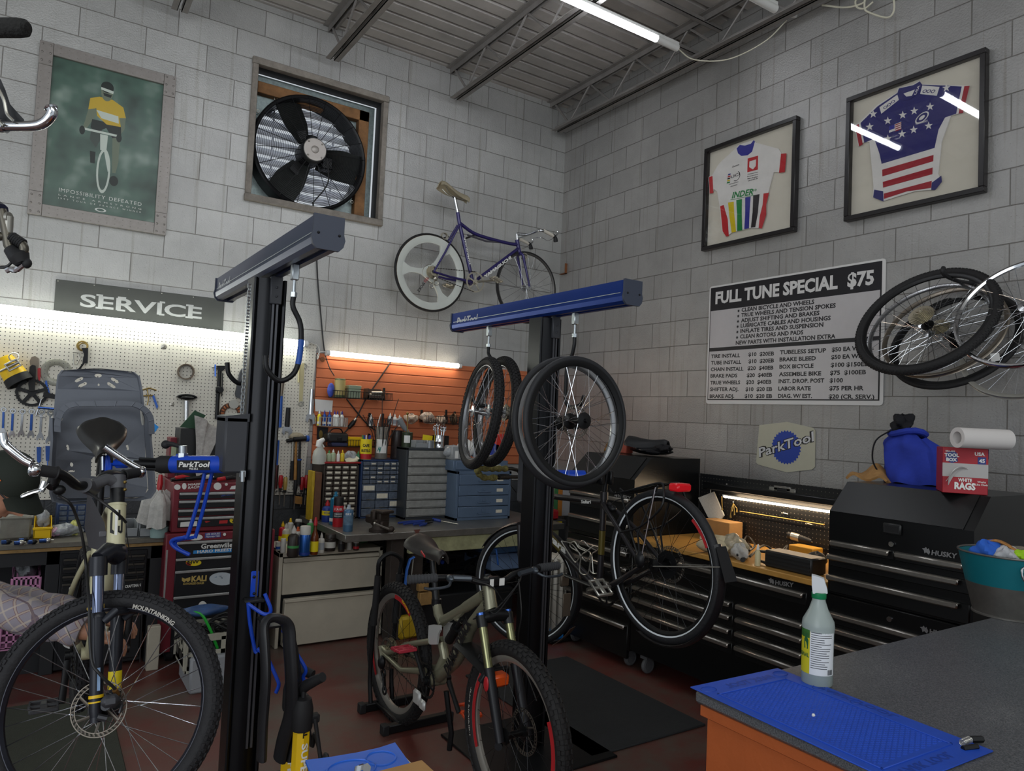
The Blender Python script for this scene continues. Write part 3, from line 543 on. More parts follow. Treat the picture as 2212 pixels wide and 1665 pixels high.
zs3=wire_shelf(690,962,800,972,.16,.055,'low black wire shelf holding the black case on the slatwall');zsb=wire_shelf(683,919,741,921,.12,.07,'silver wire basket holding blue capped tubes',mSteel)
wire_shelf(792,920,830,925,.14,.06,'black wire basket holding sealant bottles behind the cable ties')
FACE=lambda p:atan2(CP.y-p.y,CP.x-p.x)
def ctext(b,s,size,p,r,z,bold=.012,fit=0,off=0,sx=1,sp=0):
 a0=FACE(p)+off;w=lambda q:V((p.x+(r+q[2])*cos(a0+q[0]/r),p.y+(r+q[2])*sin(a0+q[0]/r),p.z+z+q[1]));return b.txt(s,size,None,.5,bold,sx=sx,fit=fit,warp=w,lift=.0006,sp=sp)
def bottle(label,p,h,r,mb,mc,kind='aero',band=None,name='bottle',group=None,text=None,n=20,cat=None):
 p=V(p);t=thing(name,label,cat or name.split('_')[-1],p,group);T=TR(*p)
 pr={'aero':[(0,0),(r*.96,0),(r,h*.02),(r,h*.76),(r*.9,h*.8),(r*.5,h*.84)],'capped':[(0,0),(r*.96,0),(r,h*.02),(r,h*.7),(r*.96,h*.72)],'squeeze':[(0,0),(r*.95,0),(r,h*.03),(r,h*.62),(r*.8,h*.69),(r*.35,h*.74),(r*.35,h*.78)],'jar':[(0,0),(r*.95,0),(r,h*.04),(r,h*.7),(r*.85,h*.76)],'long':[(0,0),(r*.95,0),(r,h*.03),(r,h*.45),(r*.8,h*.54),(r*.42,h*.64),(r*.36,h*.8)],'tall':[(0,0),(r*.95,0),(r,h*.02),(r,h*.98),(r*.94,h),(r*.92,h*.96),(r*.92,h*.5)]}[kind]
 cp={'aero':[(r*.5,h*.83),(r*.5,h*.88),(r*.36,h*.9),(r*.3,h),(0,h)],'capped':[(r*.97,h*.71),(r*.97,h*.97),(r*.88,h),(0,h)],'squeeze':[(r*.45,h*.75),(r*.42,h*.84),(r*.12,h*.97),(r*.1,h),(0,h)],'jar':[(r*.97,h*.74),(r*.97,h*.97),(r*.9,h),(0,h)],'long':[(r*.5,h*.78),(r*.46,h*.9),(r*.2,h),(0,h)],'tall':None}[kind]
 ob('body',B(T).rev(pr,n),mb,t)
 if cp:ob('cap',B(T).rev(cp,n),mc,t)
 if band:
  for z0,z1,bmt in band:ob('wrapper',B(T).rev([(r+.0005,h*z0),(r+.0008,h*z0),(r+.0008,h*z1),(r+.0005,h*z1)],n),bmt,t)
 if text:
  for s,sz,z,m_,ft in text:ob('lettering',ctext(B(),s,sz,p,r+.001,h*z,fit=ft),m_,t)
 return t
mWh=mat('white_ink','#e6e6e2',.5);mBk=mat('black_ink','#141416',.5);mYel2=mat('label_yellow','#e6cf1d',.45);mGrn=mat('label_green','#3f8a4a',.45);mTeal=mat('label_teal','#1d7d76',.45);mPur=mat('cap_purple','#3a2f8f',.4);mClr=mat('clear_jar','#c9c6bd',.1,0,trans=.75)
S=lambda u,v,d:PY(u,v,-d)
p=S(733,855,.1);p.z=zs1+.003
bottle('tall green can of small tools on the upper wire shelf',p,.15,.043,mat('can_green_gold','#6d7a58',.3,.4),mBras,'tall',[(.12,.92,mat('can_gold','#b8a66a',.4))],'can');t=B()
p2=S(714,855,.1);p2.z=zs1;solo('patch_kit_pack','blue and white soft pack beside the green can on the shelf','pack',B().ball((p2.x,p2.y,zs1+.058),(.03,.02,.058),12),mat('blue_white_pack','#4a5bc0',.35,0,.5,18))
p=S(762,855,.1);t=thing('file_box','pale green tin box on the upper wire shelf','box',(p.x,p.y,zs1));mGB=mat('pale_green_tin','#8d9a83',.5);ob('base',B().box((p.x-.05,p.y-.045,zs1+.003),(p.x+.05,p.y+.045,zs1+.075),.004),mGB,t);ob('lid',B().box((p.x-.053,p.y-.048,zs1+.075),(p.x+.053,p.y+.048,zs1+.105),.004),mGB,t)
p=S(812,858,.1);t=thing('parts_tray','dark brown wooden box of scraps on the upper wire shelf','box',(p.x,p.y,zs1));mDk=mat('dark_brown_box','#4a3a30',.6,0,.3,12)
b=B();x,y,z=p.x,p.y,zs1+.003
for a_,c_ in(((-.09,-.05,0),(.06,.05,.008)),((-.09,-.05,0),(-.082,.05,.085)),((.052,-.05,0),(.06,.05,.07)),((-.09,.042,0),(.06,.05,.085)),((-.09,-.05,0),(.06,-.042,.03))):b.box([q+w for q,w in zip(a_,(x,y,z))],[q+w for q,w in zip(c_,(x,y,z))])
ob('case',b,mDk,t);ob('metal_scrap',B().cyl((x-.05,y-.02,z+.05),(x+.04,y-.025,z+.055),.014).cyl((x-.06,y,z+.03),(x+.04,y,z+.03),.018),mSteel,t)
solo('paper_note','white paper note hanging on the slatwall above the tubes','paper',pxp(B(),[(680,862),(719,865),(717,890),(681,888)],.023,.025),mat('white_paper','#dcdcda',.7))
for i,(u,mb,mc,lb)in enumerate(((689,mYel2,mWhite,'yellow tube with white cap in the silver basket'),(700,mBlue,mPur,'blue and white tube beside the yellow tube in the silver basket'),(711,mBlue,mPur,'blue and white tube in the middle of the silver basket'),(722,mWhite,mPur,'white tube with purple cap in the silver basket'),(728,mWhite,mPur,'white tube tucked at the back of the silver basket'),(738,mWhite,mPur,'slanting white tube at the silver basket\'s cord end'))):
 p=S(u,915,.07+.02*(i==4));p.z=zsb+.003;bottle(lb,p,.125,.0155,mb,mc,'squeeze',[(.1,.25,mWhite)],'tube','tubes in the silver wire basket',n=12)
t=thing('black_pouch','black fabric pouch with yellow badge hanging under the basket','pouch',S(697,925,.03));ob('body',pxp(B(),[(685,921),(707,923),(704,950),(684,948)],.024,.05),mat('black_fabric','#1e1f22',.85,0,.1,40),t);ob('badge',pxp(B(),[(693+4*cos(a*.4),938+9*sin(a*.4))for a in range(16)],.05,.052),mBras,t)
def chord(label,pts,r=.006,d=.03):return solo('cable',label,'cord',B().tube(spline([S(u,v,d)for u,v in pts],5),r,6),mBlackCord,'power cords on the slatwall')
chord('black cord crossing the slatwall from shelf down to cable tie jar',[(749,862),(775,895),(800,922),(825,936)],d=.035)
t=thing('trailing_socket_cord','black cord with inline plug slanting down the slatwall','cord',S(800,830,.03));ob('cord',B().tube(spline([S(844,782,.028),S(806,838,.028),S(788,866,.045),S(770,902,.045),S(757,920,.045),S(739,940,.045)],5),.0055,6),mBlackCord,t);ob('plug',pt(B(),[(768,906),(762,914),(753,924)],[.012,.02,.016],.05,10),mBlk,t);ob('plug_tip',pt(B(),[(769,903),(765,908)],.009,.06,8),mSteel,t)
solo('cable','white cord looped at the pegboard corner by the tube lamp','cord',B().tube(spline([S(672,740,.04),S(687,748,.04),S(690,762,.04),S(686,776,.04),S(686,768,.05),S(692,760,.05),S(704,760,.06)],5),.004,6),mat('white_cord','#d8d8d2',.5),'power cords on the slatwall')
# black case, yellow tray on the low shelf
p=S(724,968,.11);z=zs3+.003;t=thing('socket_case','black plastic tool case with handle on the low wire shelf','case',(p.x,p.y,z));ob('shell',B().box((p.x-.085,p.y-.06,z+.03),(p.x+.085,p.y+.06,z+.105),.014),mat('black_plastic','#202122',.45),t);ob('latch',B().bc((p.x+.01,p.y-.062,z+.06),(.04,.008,.025),.003),mBlk,t);ob('handle',B().tube(spline([(p.x-.06,p.y,z+.1),(p.x-.03,p.y-.01,z+.135),(p.x+.03,p.y-.01,z+.135),(p.x+.06,p.y,z+.1)],5),.005,6),mBlk,t)
solo('small_blue_case','flat navy case under the black tool case','case',B().box((p.x-.05,p.y-.06,z),(p.x+.08,p.y+.05,z+.028),.005),mat('navy_plastic','#2b3050',.5))
p=S(765,965,.1);solo('yellow_case','flat yellow plastic case on the low wire shelf','case',B().box((p.x-.065,p.y-.03,z),(p.x+.075,p.y+.05,z+.075),.008),mYel)
# bags of small parts, chains, sealant bottles on the wire shelves
def lump(b,c,r,seed,n=14,k=.25):
 rn=random.Random(seed);o=[rn.uniform(0,6)for _ in range(6)];c=V(c)
 def f(u,v):
  a,t=2*pi*u,pi*v;d=1+k*(sin(3*a+o[0])*sin(2*t+o[1])+.6*sin(5*a+o[2])*sin(4*t+o[3]));return c+V((r[0]*sin(t)*cos(a)*d,r[1]*sin(t)*sin(a)*d,r[2]*cos(t)*d))
 return b.grid(f,n*2,n,cu=True)
mBag=mat('clear_bag','#c9b8a6',.2,0,.35,30,.6,40,trans=.3);mBag2=mat('clear_bag_cool','#c3c8cc',.2,0,.4,30,.6,40,trans=.35)
for u,v,rx,rz,lb,sd in((888,904,.065,.036,'clear bag of small parts on the wire shelf by the cable ties',1),(925,902,.07,.045,'clear bag of small parts with torn top, centre of the wire shelf',2),(952,908,.05,.035,'small clear parts bag at the chain basket end of the shelf',3)):solo('parts_bag',lb,'bag',lump(B(),S(u,v,.11),(rx,.05,rz),sd),mBag,'parts bags on the wire shelf')
b=B()
for i in range(6):b.tor(.035+.006*(i%3),.006,18,5,TR(*S(980,905,.1+.012*i))@RX(60+i*13)@RY(i*17))
solo('bike_chain_coil','coil of brownish bike chain in the small wire basket','chain',b,mat('chain_brown','#5c4b3a',.45,.6))
for u,v,lb in((801,908,'small dropper bottle leaning in the basket left of the cable ties'),(842,905,'white sealant bottle behind the cable ties'),(852,907,'white sealant bottle beside its twin, shelf side'),(862,909,'white sealant bottle at the parts bag end')):p=S(u,v+12,.09);bottle(lb,p,.1,.017,mWhite,mWhite,'squeeze',[(.15,.5,mat('label_grey','#9aa0a8',.5))],'bottle','bottles in the slatwall basket',n=12)
# ---------------- framed jerseys ----------------
def glassmat():
 m=bpy.data.materials.new('picture_glass');m.use_nodes=True;nt=m.node_tree;nt.nodes.clear();N=nt.nodes.new;L=nt.links.new
 o=N('ShaderNodeOutputMaterial');mx=N('ShaderNodeMixShader');t=N('ShaderNodeBsdfTransparent');g=N('ShaderNodeBsdfGlossy');g.inputs['Roughness'].default_value=.02;lw=N('ShaderNodeLayerWeight');lw.inputs['Blend'].default_value=.5;pw=N('ShaderNodeMath');pw.operation='POWER';pw.inputs[1].default_value=5;L(lw.outputs['Facing'],pw.inputs[0]);f=N('ShaderNodeMath');f.operation='MULTIPLY_ADD';f.inputs[1].default_value=.9;f.inputs[2].default_value=.035;L(pw.outputs[0],f.inputs[0])
 L(f.outputs[0],mx.inputs[0]);L(t.outputs[0],mx.inputs[1]);L(g.outputs[0],mx.inputs[2]);L(mx.outputs[0],o.inputs[0]);return m
mGlass=glassmat()
mFrB=mat('black_frame','#1c191a',.35,0,.1,30);mBack=mat('cream_backing','#c6c0b2',.8,0,.06,5)
JW=mat('jersey_white','#d2cfcb',.85,0,.06,14,.4,18);JN=mat('jersey_navy','#2b2a66',.85,0,.1,14,.4,18);JR=mat('jersey_red','#97202c',.85,0,.1,14,.4,18);JB=mat('jersey_blue','#33338a',.85,0,.1,14);JY=mat('jersey_yellow','#cdb51c',.85,0,.1,14);JG=mat('jersey_green','#1d7a3c',.85,0,.1,14);JK=mat('jersey_black','#251f22',.85);JRd=mat('jersey_bright_red','#b3272c',.85,0,.1,14)
def frame(label,c):
 P=[PX(*p,-.05)for p in c];y1=(P[0].y+P[3].y)/2;y0=(P[1].y+P[2].y)/2;z1=(P[0].z+P[1].z)/2;z0=(P[2].z+P[3].z)/2
 t=thing('framed_jersey',label,'framed jersey',(0,(y0+y1)/2,z0),'framed cycling jerseys');w=.03;b=B()
 for a,q in(((-.05,y0,z0),(-.003,y1,z0+w)),((-.05,y0,z1-w),(-.003,y1,z1)),((-.05,y0,z0+w),(-.003,y0+w,z1-w)),((-.05,y1-w,z0+w),(-.003,y1,z1-w))):b.box(a,q,.003)
 ob('frame',b,mFrB,t);ob('backing',B().box((-.012,y0+w,z0+w),(-.008,y1-w,z1-w)),mBack,t)
 ob('glass',B().box((-.043,y0+w-.002,z0+w-.002),(-.041,y1-w+.002,z1-w+.002)),mGlass,t);return t
def cut(o,s):return lambda*pts:[(o[0]+p[0]/s,o[1]+p[1]/s)for p in pts]
def star(cx,cy,r,sk=0):return[(cx+(r if i%2==0 else r*.4)*sin(pi*i/5),cy-(r if i%2==0 else r*.4)*cos(pi*i/5)-sk*(r if i%2==0 else r*.4)*sin(pi*i/5))for i in range(10)]
J=cut((1510,250),3.227);t=frame('framed white jersey with rainbow stripes and red cuffs',[(1521,320),(1722,250),(1712,500),(1514,541)])
jer=ob('jersey',pxp(B(),J((265,225),(285,203),(385,172),(405,190),(560,232),(578,262),(572,395),(525,395),(487,538),(470,600),(445,760),(418,785),(360,785),(300,800),(235,815),(208,835),(165,812),(148,630),(132,530),(108,512),(95,540),(80,540),(70,428),(95,420),(135,350),(150,330)),.013,.022,'X'),JW,t)
for nm,m_,pl in(('cuff',JRd,[(572,265),(610,262),(598,392),(558,398)]),('cuff',JRd,[(70,428),(94,420),(100,538),(75,542)]),('collar',JB,[(263,228),(285,203),(320,208),(362,195),(380,171),(390,178),(370,250),(340,275),(295,280),(272,262)]),('stripe',JRd,[(148,630),(172,622),(200,720),(208,838),(190,842),(165,805)]),('stripe',JY,[(203,605),(242,598),(246,690),(258,808),(228,815),(212,700)]),('stripe',JG,[(260,588),(300,580),(298,680),(302,798),(266,803),(266,690)]),('stripe',JB,[(322,570),(360,563),(352,680),(348,784),(316,790),(322,680)]),('stripe',JK,[(378,555),(422,546),(410,680),(392,776),(362,780),(374,670)]),('stripe',JRd,[(450,542),(488,536),(468,620),(468,690),(438,786),(416,782),(424,700),(444,620)]),('badge',JRd,[(340,298),(412,278),(410,375),(337,394)])):
 ob(nm,pxp(B(),J(*pl),.0222,.0232,'X'),m_,jer)
ob('badge_centre',pxp(B(),J((352,318),(398,304),(396,350),(376,374),(350,358)),.0233,.0238,'X'),JW,jer)
def wtxt(b,s,q0,q1,capz,d,bold=.015,shear=0,J_=None,ax='X'):
 f=(lambda q:PX(*q,-d))if ax=='X' else(lambda q:PY(*q,-d));p0,p1=f(q0),f(q1);v=p1-p0;out=V((-1,0,0))if ax=='X' else V((0,-1,0));x=v.normalized();T=FR(p0,x,out.cross(x),out)
 return b.txt(s,capz/.72,T,fit=v.length,bold=bold,shear=shear)
px=lambda a:a/3.227*.0029
b=B();k=.0232
for s,a,c,h in(('UCI',(222,438),(285,412),.022),('Zenith',(230,362),(280,345),.012),('Panamerican',(208,482),(275,462),.008),('champion',(218,497),(265,482),.008),('Campeonato',(338,412),(410,395),.008),('Panamericano',(335,428),(412,410),.008),('Medellin',(338,443),(410,427),.008),('2003',(340,458),(408,440),.008)):wtxt(b,s,*J(a,c),h,k)
b.tor(.035,.002,20,4,FR(PX(*J((258,420))[0],-k),(0,-1,0),(0,0,1),(-1,0,0)),-120,60);ob('printing',b,JK,jer)
b=B();wtxt(b,'INDER',*J((228,575),(378,548)),.045,k,.03,.2);wtxt(b,'10',*J((378,528),(400,524)),.018,k);pxp(b,J((220,585),(385,552),(385,555),(220,588)),k,k+.0005,'X');ob('printing',b,JG,jer,label='green sponsor lettering')
for i,m_ in enumerate((JB,JRd,JK,JY,JG)):ob('bar',pxp(B(),J((205-i*2,405+i*14),(222-i*1,402+i*14),(218-i*1,412+i*14),(200-i*2,416+i*14)),k,k+.0006,'X'),m_,jer)
J=cut((1820,100),2.506);t=frame('framed starred navy jersey with red and white stripes',[(1828,211),(2132,100),(2122,413),(1821,478)])
jer=ob('jersey',pxp(B(),J((298,252),(305,228),(385,210),(418,190),(432,208),(550,212),(688,215),(650,362),(590,378),(540,520),(522,690),(538,735),(500,778),(400,785),(300,815),(222,840),(168,815),(172,760),(150,520),(118,522),(90,542),(68,430),(95,412),(190,320)),.013,.022,'X'),JW,t)
d=.0222
for nm,m_,pl in(('body_panel',JN,[(298,252),(305,228),(385,210),(418,190),(432,208),(550,212),(645,218),(615,365),(555,385),(520,450),(498,550),(212,636),(200,580),(172,500),(118,522),(98,415),(190,325)]),('stripe',JR,[(215,668),(493,588),(491,622),(216,704)]),('stripe',JR,[(218,734),(488,656),(487,692),(220,765)]),('stripe',JR,[(224,797),(483,728),(480,766),(400,778),(350,785),(224,826)]),('hem_corner',JN,[(172,776),(220,784),(222,840),(166,818)]),('hem_corner',JN,[(484,738),(535,700),(538,733),(502,778),(480,778)]),('cuff',JR,[(660,216),(688,214),(652,361),(628,364)]),('cuff',JR,[(68,430),(88,420),(110,530),(90,542)])):
 ob(nm,pxp(B(),J(*pl),d,d+.001,'X'),m_,jer)
for pl in([(432,212),(525,220),(510,268),(420,258)],[(200,330),(297,262),(305,290),(210,365)]):ob('shoulder_panel',pxp(B(),J(*pl),d+.0011,d+.0016,'X'),JW,jer)
ob('collar',pxp(B(),J((298,255),(305,230),(385,212),(418,190),(432,208),(405,262),(362,290),(322,296)),d+.0011,d+.003,'X'),JN,jer);ob('neck_lining',pxp(B(),J((330,256),(392,234),(375,268),(345,272)),d+.0031,d+.0036,'X'),JW,jer)
b=B()
for x,y in((245,403),(326,372),(388,350),(474,327),(166,367),(147,436),(245,500),(322,474),(385,452),(466,430),(578,278),(562,225)):pxp(b,J(*star(x,y,23,.12)),d+.0012,d+.0018,'X')
ob('stars',b,JW,jer);ob('flag_patch',pxp(B(),J((252,434),(318,408),(318,444),(252,468)),d+.0012,d+.0018,'X'),JW,jer);b=B()
for i in range(4):pxp(b,J((284,424+i*11),(318,411+i*11),(318,416+i*11),(284,429+i*11)),d+.0019,d+.0022,'X')
ob('flag_stripes',b,JR,jer);ob('flag_canton',pxp(B(),J((252,434),(282,422),(282,444),(252,456)),d+.0019,d+.0023,'X'),JB,jer)
b=B();wtxt(b,'PERFORMANCE',*J((396,425),(460,408)),.012,d+.0012);wtxt(b,'USA',*J((398,262),(420,212)),.014,d+.0035)
Tm=FR(PX(*J((430,386))[0],-d-.0012),(0,-.93,.37),(0,.2,.97),(-1,0,0));b.tor(.034,.004,28,5,Tm@SCL(1.1,.72,.3)).disc(.018,0,.0008,20,Tm,.6);ob('printing',b,JW,jer)
b=B()
for x,y in((445,243),(467,243),(490,244),(232,330),(252,316),(273,300)):b.tor(.009,.002,16,4,FR(PX(*J((x,y))[0],-d-.0018),(0,-1,0),(0,0,1),(-1,0,0))@SCL(1.2,.8,.4))
ob('shoulder_logos',b,JN,jer)
# ---------------- price sign ----------------
mSg=mat('sign_silver_white','#b9b5b6',.35,.1,.05,8);mSgB=mat('sign_white_edge','#cfcdcb',.35);mInk=mat('sign_black','#17141a',.4)
t=thing('price_sign','large FULL TUNE SPECIAL price sign on the block wall','sign',(0,-2.61,1.77));y1,y0,z0,z1=-1.928,-3.300,1.772,2.668
b=B(WR(0,0,0));rr=.02;pl=[]
for cx_,cz_,a0 in((-y0-rr,z1-rr,0),(-y1+rr,z1-rr,90),(-y1+rr,z0+rr,180),(-y0-rr,z0+rr,270)):pl+=[(cx_+rr*cos(rad(a0+i*30)),cz_+rr*sin(rad(a0+i*30)))for i in range(4)]
ob('panel',b.prism(pl,.003,.007),mSgB,t);e=.022;ob('border',B().box((-.0072,y0+e,z0+e*1.3),(-.0078,y1-e*.6,z1-e*.6)),mInk,t);zb=2.477;zm0,zm1=2.168,2.195;f=.032
for a,c in((zm1,zb),(z0+e*1.3+.008,zm0)):ob('field',B().box((-.0079,y0+f,a),(-.0083,y1-e*.6-.006,c)),mSg,t)
K=cut((1480,540),3.022);pm=.9/860
for s,a,c,h,m_ in(('FULL TUNE SPECIAL',(197,350),(995,248),.088,1),('$75',(1058,240),(1232,220),.088,1)):b=B();wtxt(b,s,*K(a,c),h,.0086,.04);ob('heading',b,mSgB,t)
LN=(('CLEAN BICYCLE AND WHEELS',(368,403),(843,350)),('TRUE WHEELS AND TENSION SPOKES',(366,437),(983,374)),('ADJUST SHIFTING AND BRAKES',(364,472),(877,423)),('LUBRICATE CABLES AND HOUSINGS',(362,506),(950,456)),('INFLATE TIRES AND SUSPENSION',(360,541),(902,499)),('CLEAN ROTORS AND PADS',(358,577),(771,549)),('NEW PARTS WITH INSTALLATION EXTRA',(330,618),(981,575)))
for i,(s,a,c)in enumerate(LN):
 b=B();wtxt(b,s,*K(a,c),.0285,.0086,.034)
 if i<6:
  q=PX(*K((a[0]-19,a[1]-6))[0],-.0086);b.prism([((.0135 if k%2==0 else .006)*cos(pi*k/8),(.0135 if k%2==0 else .006)*sin(pi*k/8))for k in range(16)],0,.0004,FR(q,(0,-1,0),(0,0,1),(-1,0,0)))
 ob('service_line',b,mInk,t)
b=B()
for s,a,c in(('TIRE INSTALL',(169,705),(358,698)),('$10  $20EB',(412,693),(580,687)),('TUBE INSTALL',(168,747),(366,742)),('$10  $20EB',(413,738),(580,732)),('CHAIN INSTALL',(167,790),(380,786)),('$20  $40EB',(407,783),(576,779)),('BRAKE PADS',(165,832),(340,830)),('$20  $40EB',(402,829),(568,826)),('TRUE WHEELS',(164,877),(359,875)),('$20  $40EB',(397,874),(563,872)),('SHIFTER ADJ.',(162,920),(348,919)),('$10  $20 EB',(394,920),(568,919)),('BRAKE ADJ.',(160,965),(320,964)),('$10  $20 EB',(388,964),(568,965)),('TUBELESS SETUP',(618,680),(920,667)),('$50 EA WHEEL',(957,663),(1232,648)),('BRAKE BLEED',(616,727),(853,718)),('$50 EA WHEEL',(953,712),(1228,700)),('BOX BICYCLE',(615,774),(838,767)),('$100 $150EB',(950,763),(1196,756)),('ASSEMBLE BIKE',(612,823),(888,817)),('$75  $100EB',(945,815),(1181,809)),('INST. DROP. POST',(610,868),(908,864)),('$100',(943,864),(1030,863)),('LABOR RATE',(608,916),(820,915)),('$75 PER HR',(941,915),(1165,914)),('DIAG. W/ EST.',(606,964),(828,965)),('$20 (CR. SERV.)',(937,968),(1235,972))):ob('price_line',wtxt(B(),s,*K(a,c),.027,.0086,.034),mInk,t)
# ---------------- gear emblem sign ----------------
t=thing('emblem_sign','six sided plate with blue gear emblem above the tool bench','sign',(0,-2.63,1.32));ob('plate',pxp(B(),[(1641,918),(1700,911),(1757,924),(1762,930),(1761,1008),(1755,1014),(1700,1020),(1638,1003),(1634,998)],.003,.007,'X'),mat('emblem_plate','#b5b29f',.45,0,.05,9),t)
c=PX(1698,966,-.0075);TG=FR(c,(0,-1,0),(0,0,1),(-1,0,0));g=[]
for i in range(120):r=.106+(.0085 if i%4 in(0,1)else 0);g.append((r*cos(2*pi*i/120),r*sin(2*pi*i/120)))
ob('gear',B(TG).prism(g,0,.0012),mat('emblem_blue','#1c3d9c',.4),t)
q0,q1=(1640,987),(1758,952);sh=.22
for nm,dz,ex,m_,bold in(('lettering_outline',.0014,.03,mInk,.075),('lettering',.0024,0,mat('emblem_silver','#c9c9cb',.4),.016)):
 b=B();p0,p1=PX(*q0,-.0075-dz),PX(*q1,-.0075-dz);v=p1-p0;x=v.normalized();z_=V((-1,0,0));b.txt('ParkTool',.088,FR(p0,x,z_.cross(x),z_),fit=v.length,bold=bold,shear=sh);ob(nm,b,m_,t)
t=thing('wall_bracket','small rusty bracket on the block wall by the corner','bracket',PX(1220,552,0));ob('bracket',B().box((-.03,-.12,3.03),(-.003,-.115,3.13)).box((-.03,-.12,3.03),(-.003,-.03,3.035)),mat('rust','',0),t)
# ---------------- wheels ----------------
mSp=mat('steel_spoke','#c9ccd0',.22,1);mSpB=mat('black_spoke','#1b1b1d',.35,.5);mTire=mat('tire_black','#1c1b1c',.75,0,.15,30,.2,90);mRimA=mat('alloy_rim','#a8a9ab',.25,.9);mRimK=mat('black_rim','#161617',.35,.3);mHubA=mat('alloy_hub','#b4b6b8',.22,.95);mHubK=mat('black_hub','#1a1a1b',.3,.5);mCog=mat('cassette_steel','#b9b19c',.28,.9)
def knobs(b,R,tr,N,rows,sz,T=I4):
 for i in range(N):
  for j,ph in enumerate(rows):b.bc((tr,0,0),sz,0,T@RZ(360*(i+.5*(j%2))/N)@TR(R-tr,0,0)@RY(-ph))
 return b
def wheel(T,R,tr,mT,mR,parent=None,label=None,name='bicycle_wheel',group=None,rimd=.018,rimw=.024,nsp=28,mS=None,mH=None,hubw=.07,hubr=.018,knob=None,cass=0,rotor=0,tire=True,stripe=None,disc=False,plabel=None,lw=1):
 mS=mS or mSp;mH=mH or mHubA;Ri=R-2*tr+.006 if tire else R;r0=Ri-rimd;w=rimw/2
 pr=[(Ri,-w),(Ri,w),(Ri-rimd*.35,w),(r0,w*.35),(r0,-w*.35),(Ri-rimd*.35,-w)]if tire else[(Ri,-w),(Ri-.004,-w*.7),(Ri-.006,0),(Ri-.004,w*.7),(Ri,w),(Ri-rimd*.5,w),(r0,w*.4),(r0,-w*.4),(Ri-rimd*.5,-w)]
 if parent is None:t=thing(name,label,'wheel',group=group,T=T);rim=ob('rim',B(T).rev(pr,64,closed=True),mR,t)
 else:t=rim=ob('wheel',B(T).rev(pr,64,closed=True),mR,parent,label=plabel)
 if tire:
  b=B(T).tor(R-tr,tr,64,12)
  if knob:knobs(b,R,tr,*knob)
  ti=ob('tire',b,mT,t)
  if stripe and parent is None:ob('reflective_stripe',B(T).rev([(R-tr*1.45,tr*.93),(R-tr*1.2,tr*1.0)],64),stripe,ti)
  elif stripe:ob('reflective_stripe',B(T).rev([(R-tr*1.45,tr*.93),(R-tr*1.2,tr*1.0)],64).rev([(R-tr*1.45,-tr*.93),(R-tr*1.2,-tr*1.0)],64),stripe,t)
 if nsp:
  b=B(T)
  for i in range(nsp):
   s=1 if i%2 else-1;a=2*pi*i/nsp;o=(1 if(i//2)%2 else-1)*.95;fr=hubr+.012;b.tube([(fr*cos(a+o),fr*sin(a+o),s*hubw*.42),(r0*cos(a),r0*sin(a),s*w*.2)],.0011*lw,4)
  ob('spokes',b,mS,t)
 b=B(T).rev([(0,-hubw*.62),(.007,-hubw*.62),(.008,-hubw*.5),(hubr+.014,-hubw*.46),(hubr+.014,-hubw*.40),(hubr*.8,-hubw*.34),(hubr*.7,0),(hubr*.8,hubw*.34),(hubr+.014,hubw*.40),(hubr+.014,hubw*.46),(.009,hubw*.5),(.007,hubw*.62),(0,hubw*.62)],20);ob('hub',b,mH,t)
 if cass:
  b=B(T);z=hubw*.46
  for i in range(9):rr_=cass-(cass-.021)*(i/8);teeth_ring(b,rr_,max(11,int(rr_*330)),.006,.0018,TR(0,0,z+i*.0042),.55)
  b.rev([(0,z+.04),(.012,z+.04),(.014,z+.036),(.02,z-.002)],16);ob('cassette',b,mCog,t)
 if rotor:
  b=B(T);z=-hubw*.48;rr_=abs(rotor);z=z if rotor>0 else-z
  b.rev([(rr_,z-.001),(rr_,z+.001),(rr_*.965,z+.001),(rr_*.965,z-.001)],48,closed=True).rev([(rr_*.86,z-.001),(rr_*.86,z+.001),(rr_*.83,z+.001),(rr_*.83,z-.001)],48,closed=True);[b.tube([((rr_*.96)*cos(k*pi/18),(rr_*.96)*sin(k*pi/18),z),((rr_*.86)*cos(k*pi/18+.08),(rr_*.86)*sin(k*pi/18+.08),z)],.0032,4,flat=.4)for k in range(36)]
  for i in range(6):b.tube([(.02*cos(i*pi/3),.02*sin(i*pi/3),z),(rr_*.86*cos(i*pi/3+.5),rr_*.86*sin(i*pi/3+.5),z)],.004,4,flat=.4)
  ob('brake_rotor',b,mat('rotor_steel','#6b655d',.42,.8),t)
 return t
th=rad(34)
def hung(u,v,x,tl=34,yaw=0):c=PX(u,v,x);a=V((-cos(rad(tl)),sin(rad(yaw)),sin(rad(tl)))).normalized();return AX(c,a)
mWarm=mat('rim_bronze_grey','#8d8478',.3,.8)
wheel(hung(1997,692,-.43),.356,.021,mTire,mRimK,None,'wall hung wheel with knobby gravel tire and wide cassette facing the room',nsp=28,mS=mSpB,mH=mHubK,cass=.062,hubw=.09,rimd=.022,group='wheels hung on the block wall',knob=(110,(-55,-28,0,28,55),(.004,.009,.007)))
wheel(hung(2003,709,-.30),.312,.01,mRimA,mRimA,None,'bare silver rim wheel tucked just behind the gravel tire wheel',tire=False,rimd=.02,rimw=.022,nsp=24,hubw=.08,group='wheels hung on the block wall')
wheel(hung(2036,716,-.21),.312,.01,mRimA,mWarm,None,'bare bronze grey rim wheel between silver rim and black tire',tire=False,rimd=.022,rimw=.022,nsp=24,hubw=.08,cass=.05,group='wheels hung on the block wall')
w4=hung(2060,734,-.16);t4=wheel(w4,.335,.013,mTire,mRimK,None,'thin black tire wheel with orange marking at the bottom, deepest on the wall',nsp=20,mS=mSpB,mH=mHubK,rimd=.03,rimw=.02,group='wheels hung on the block wall')
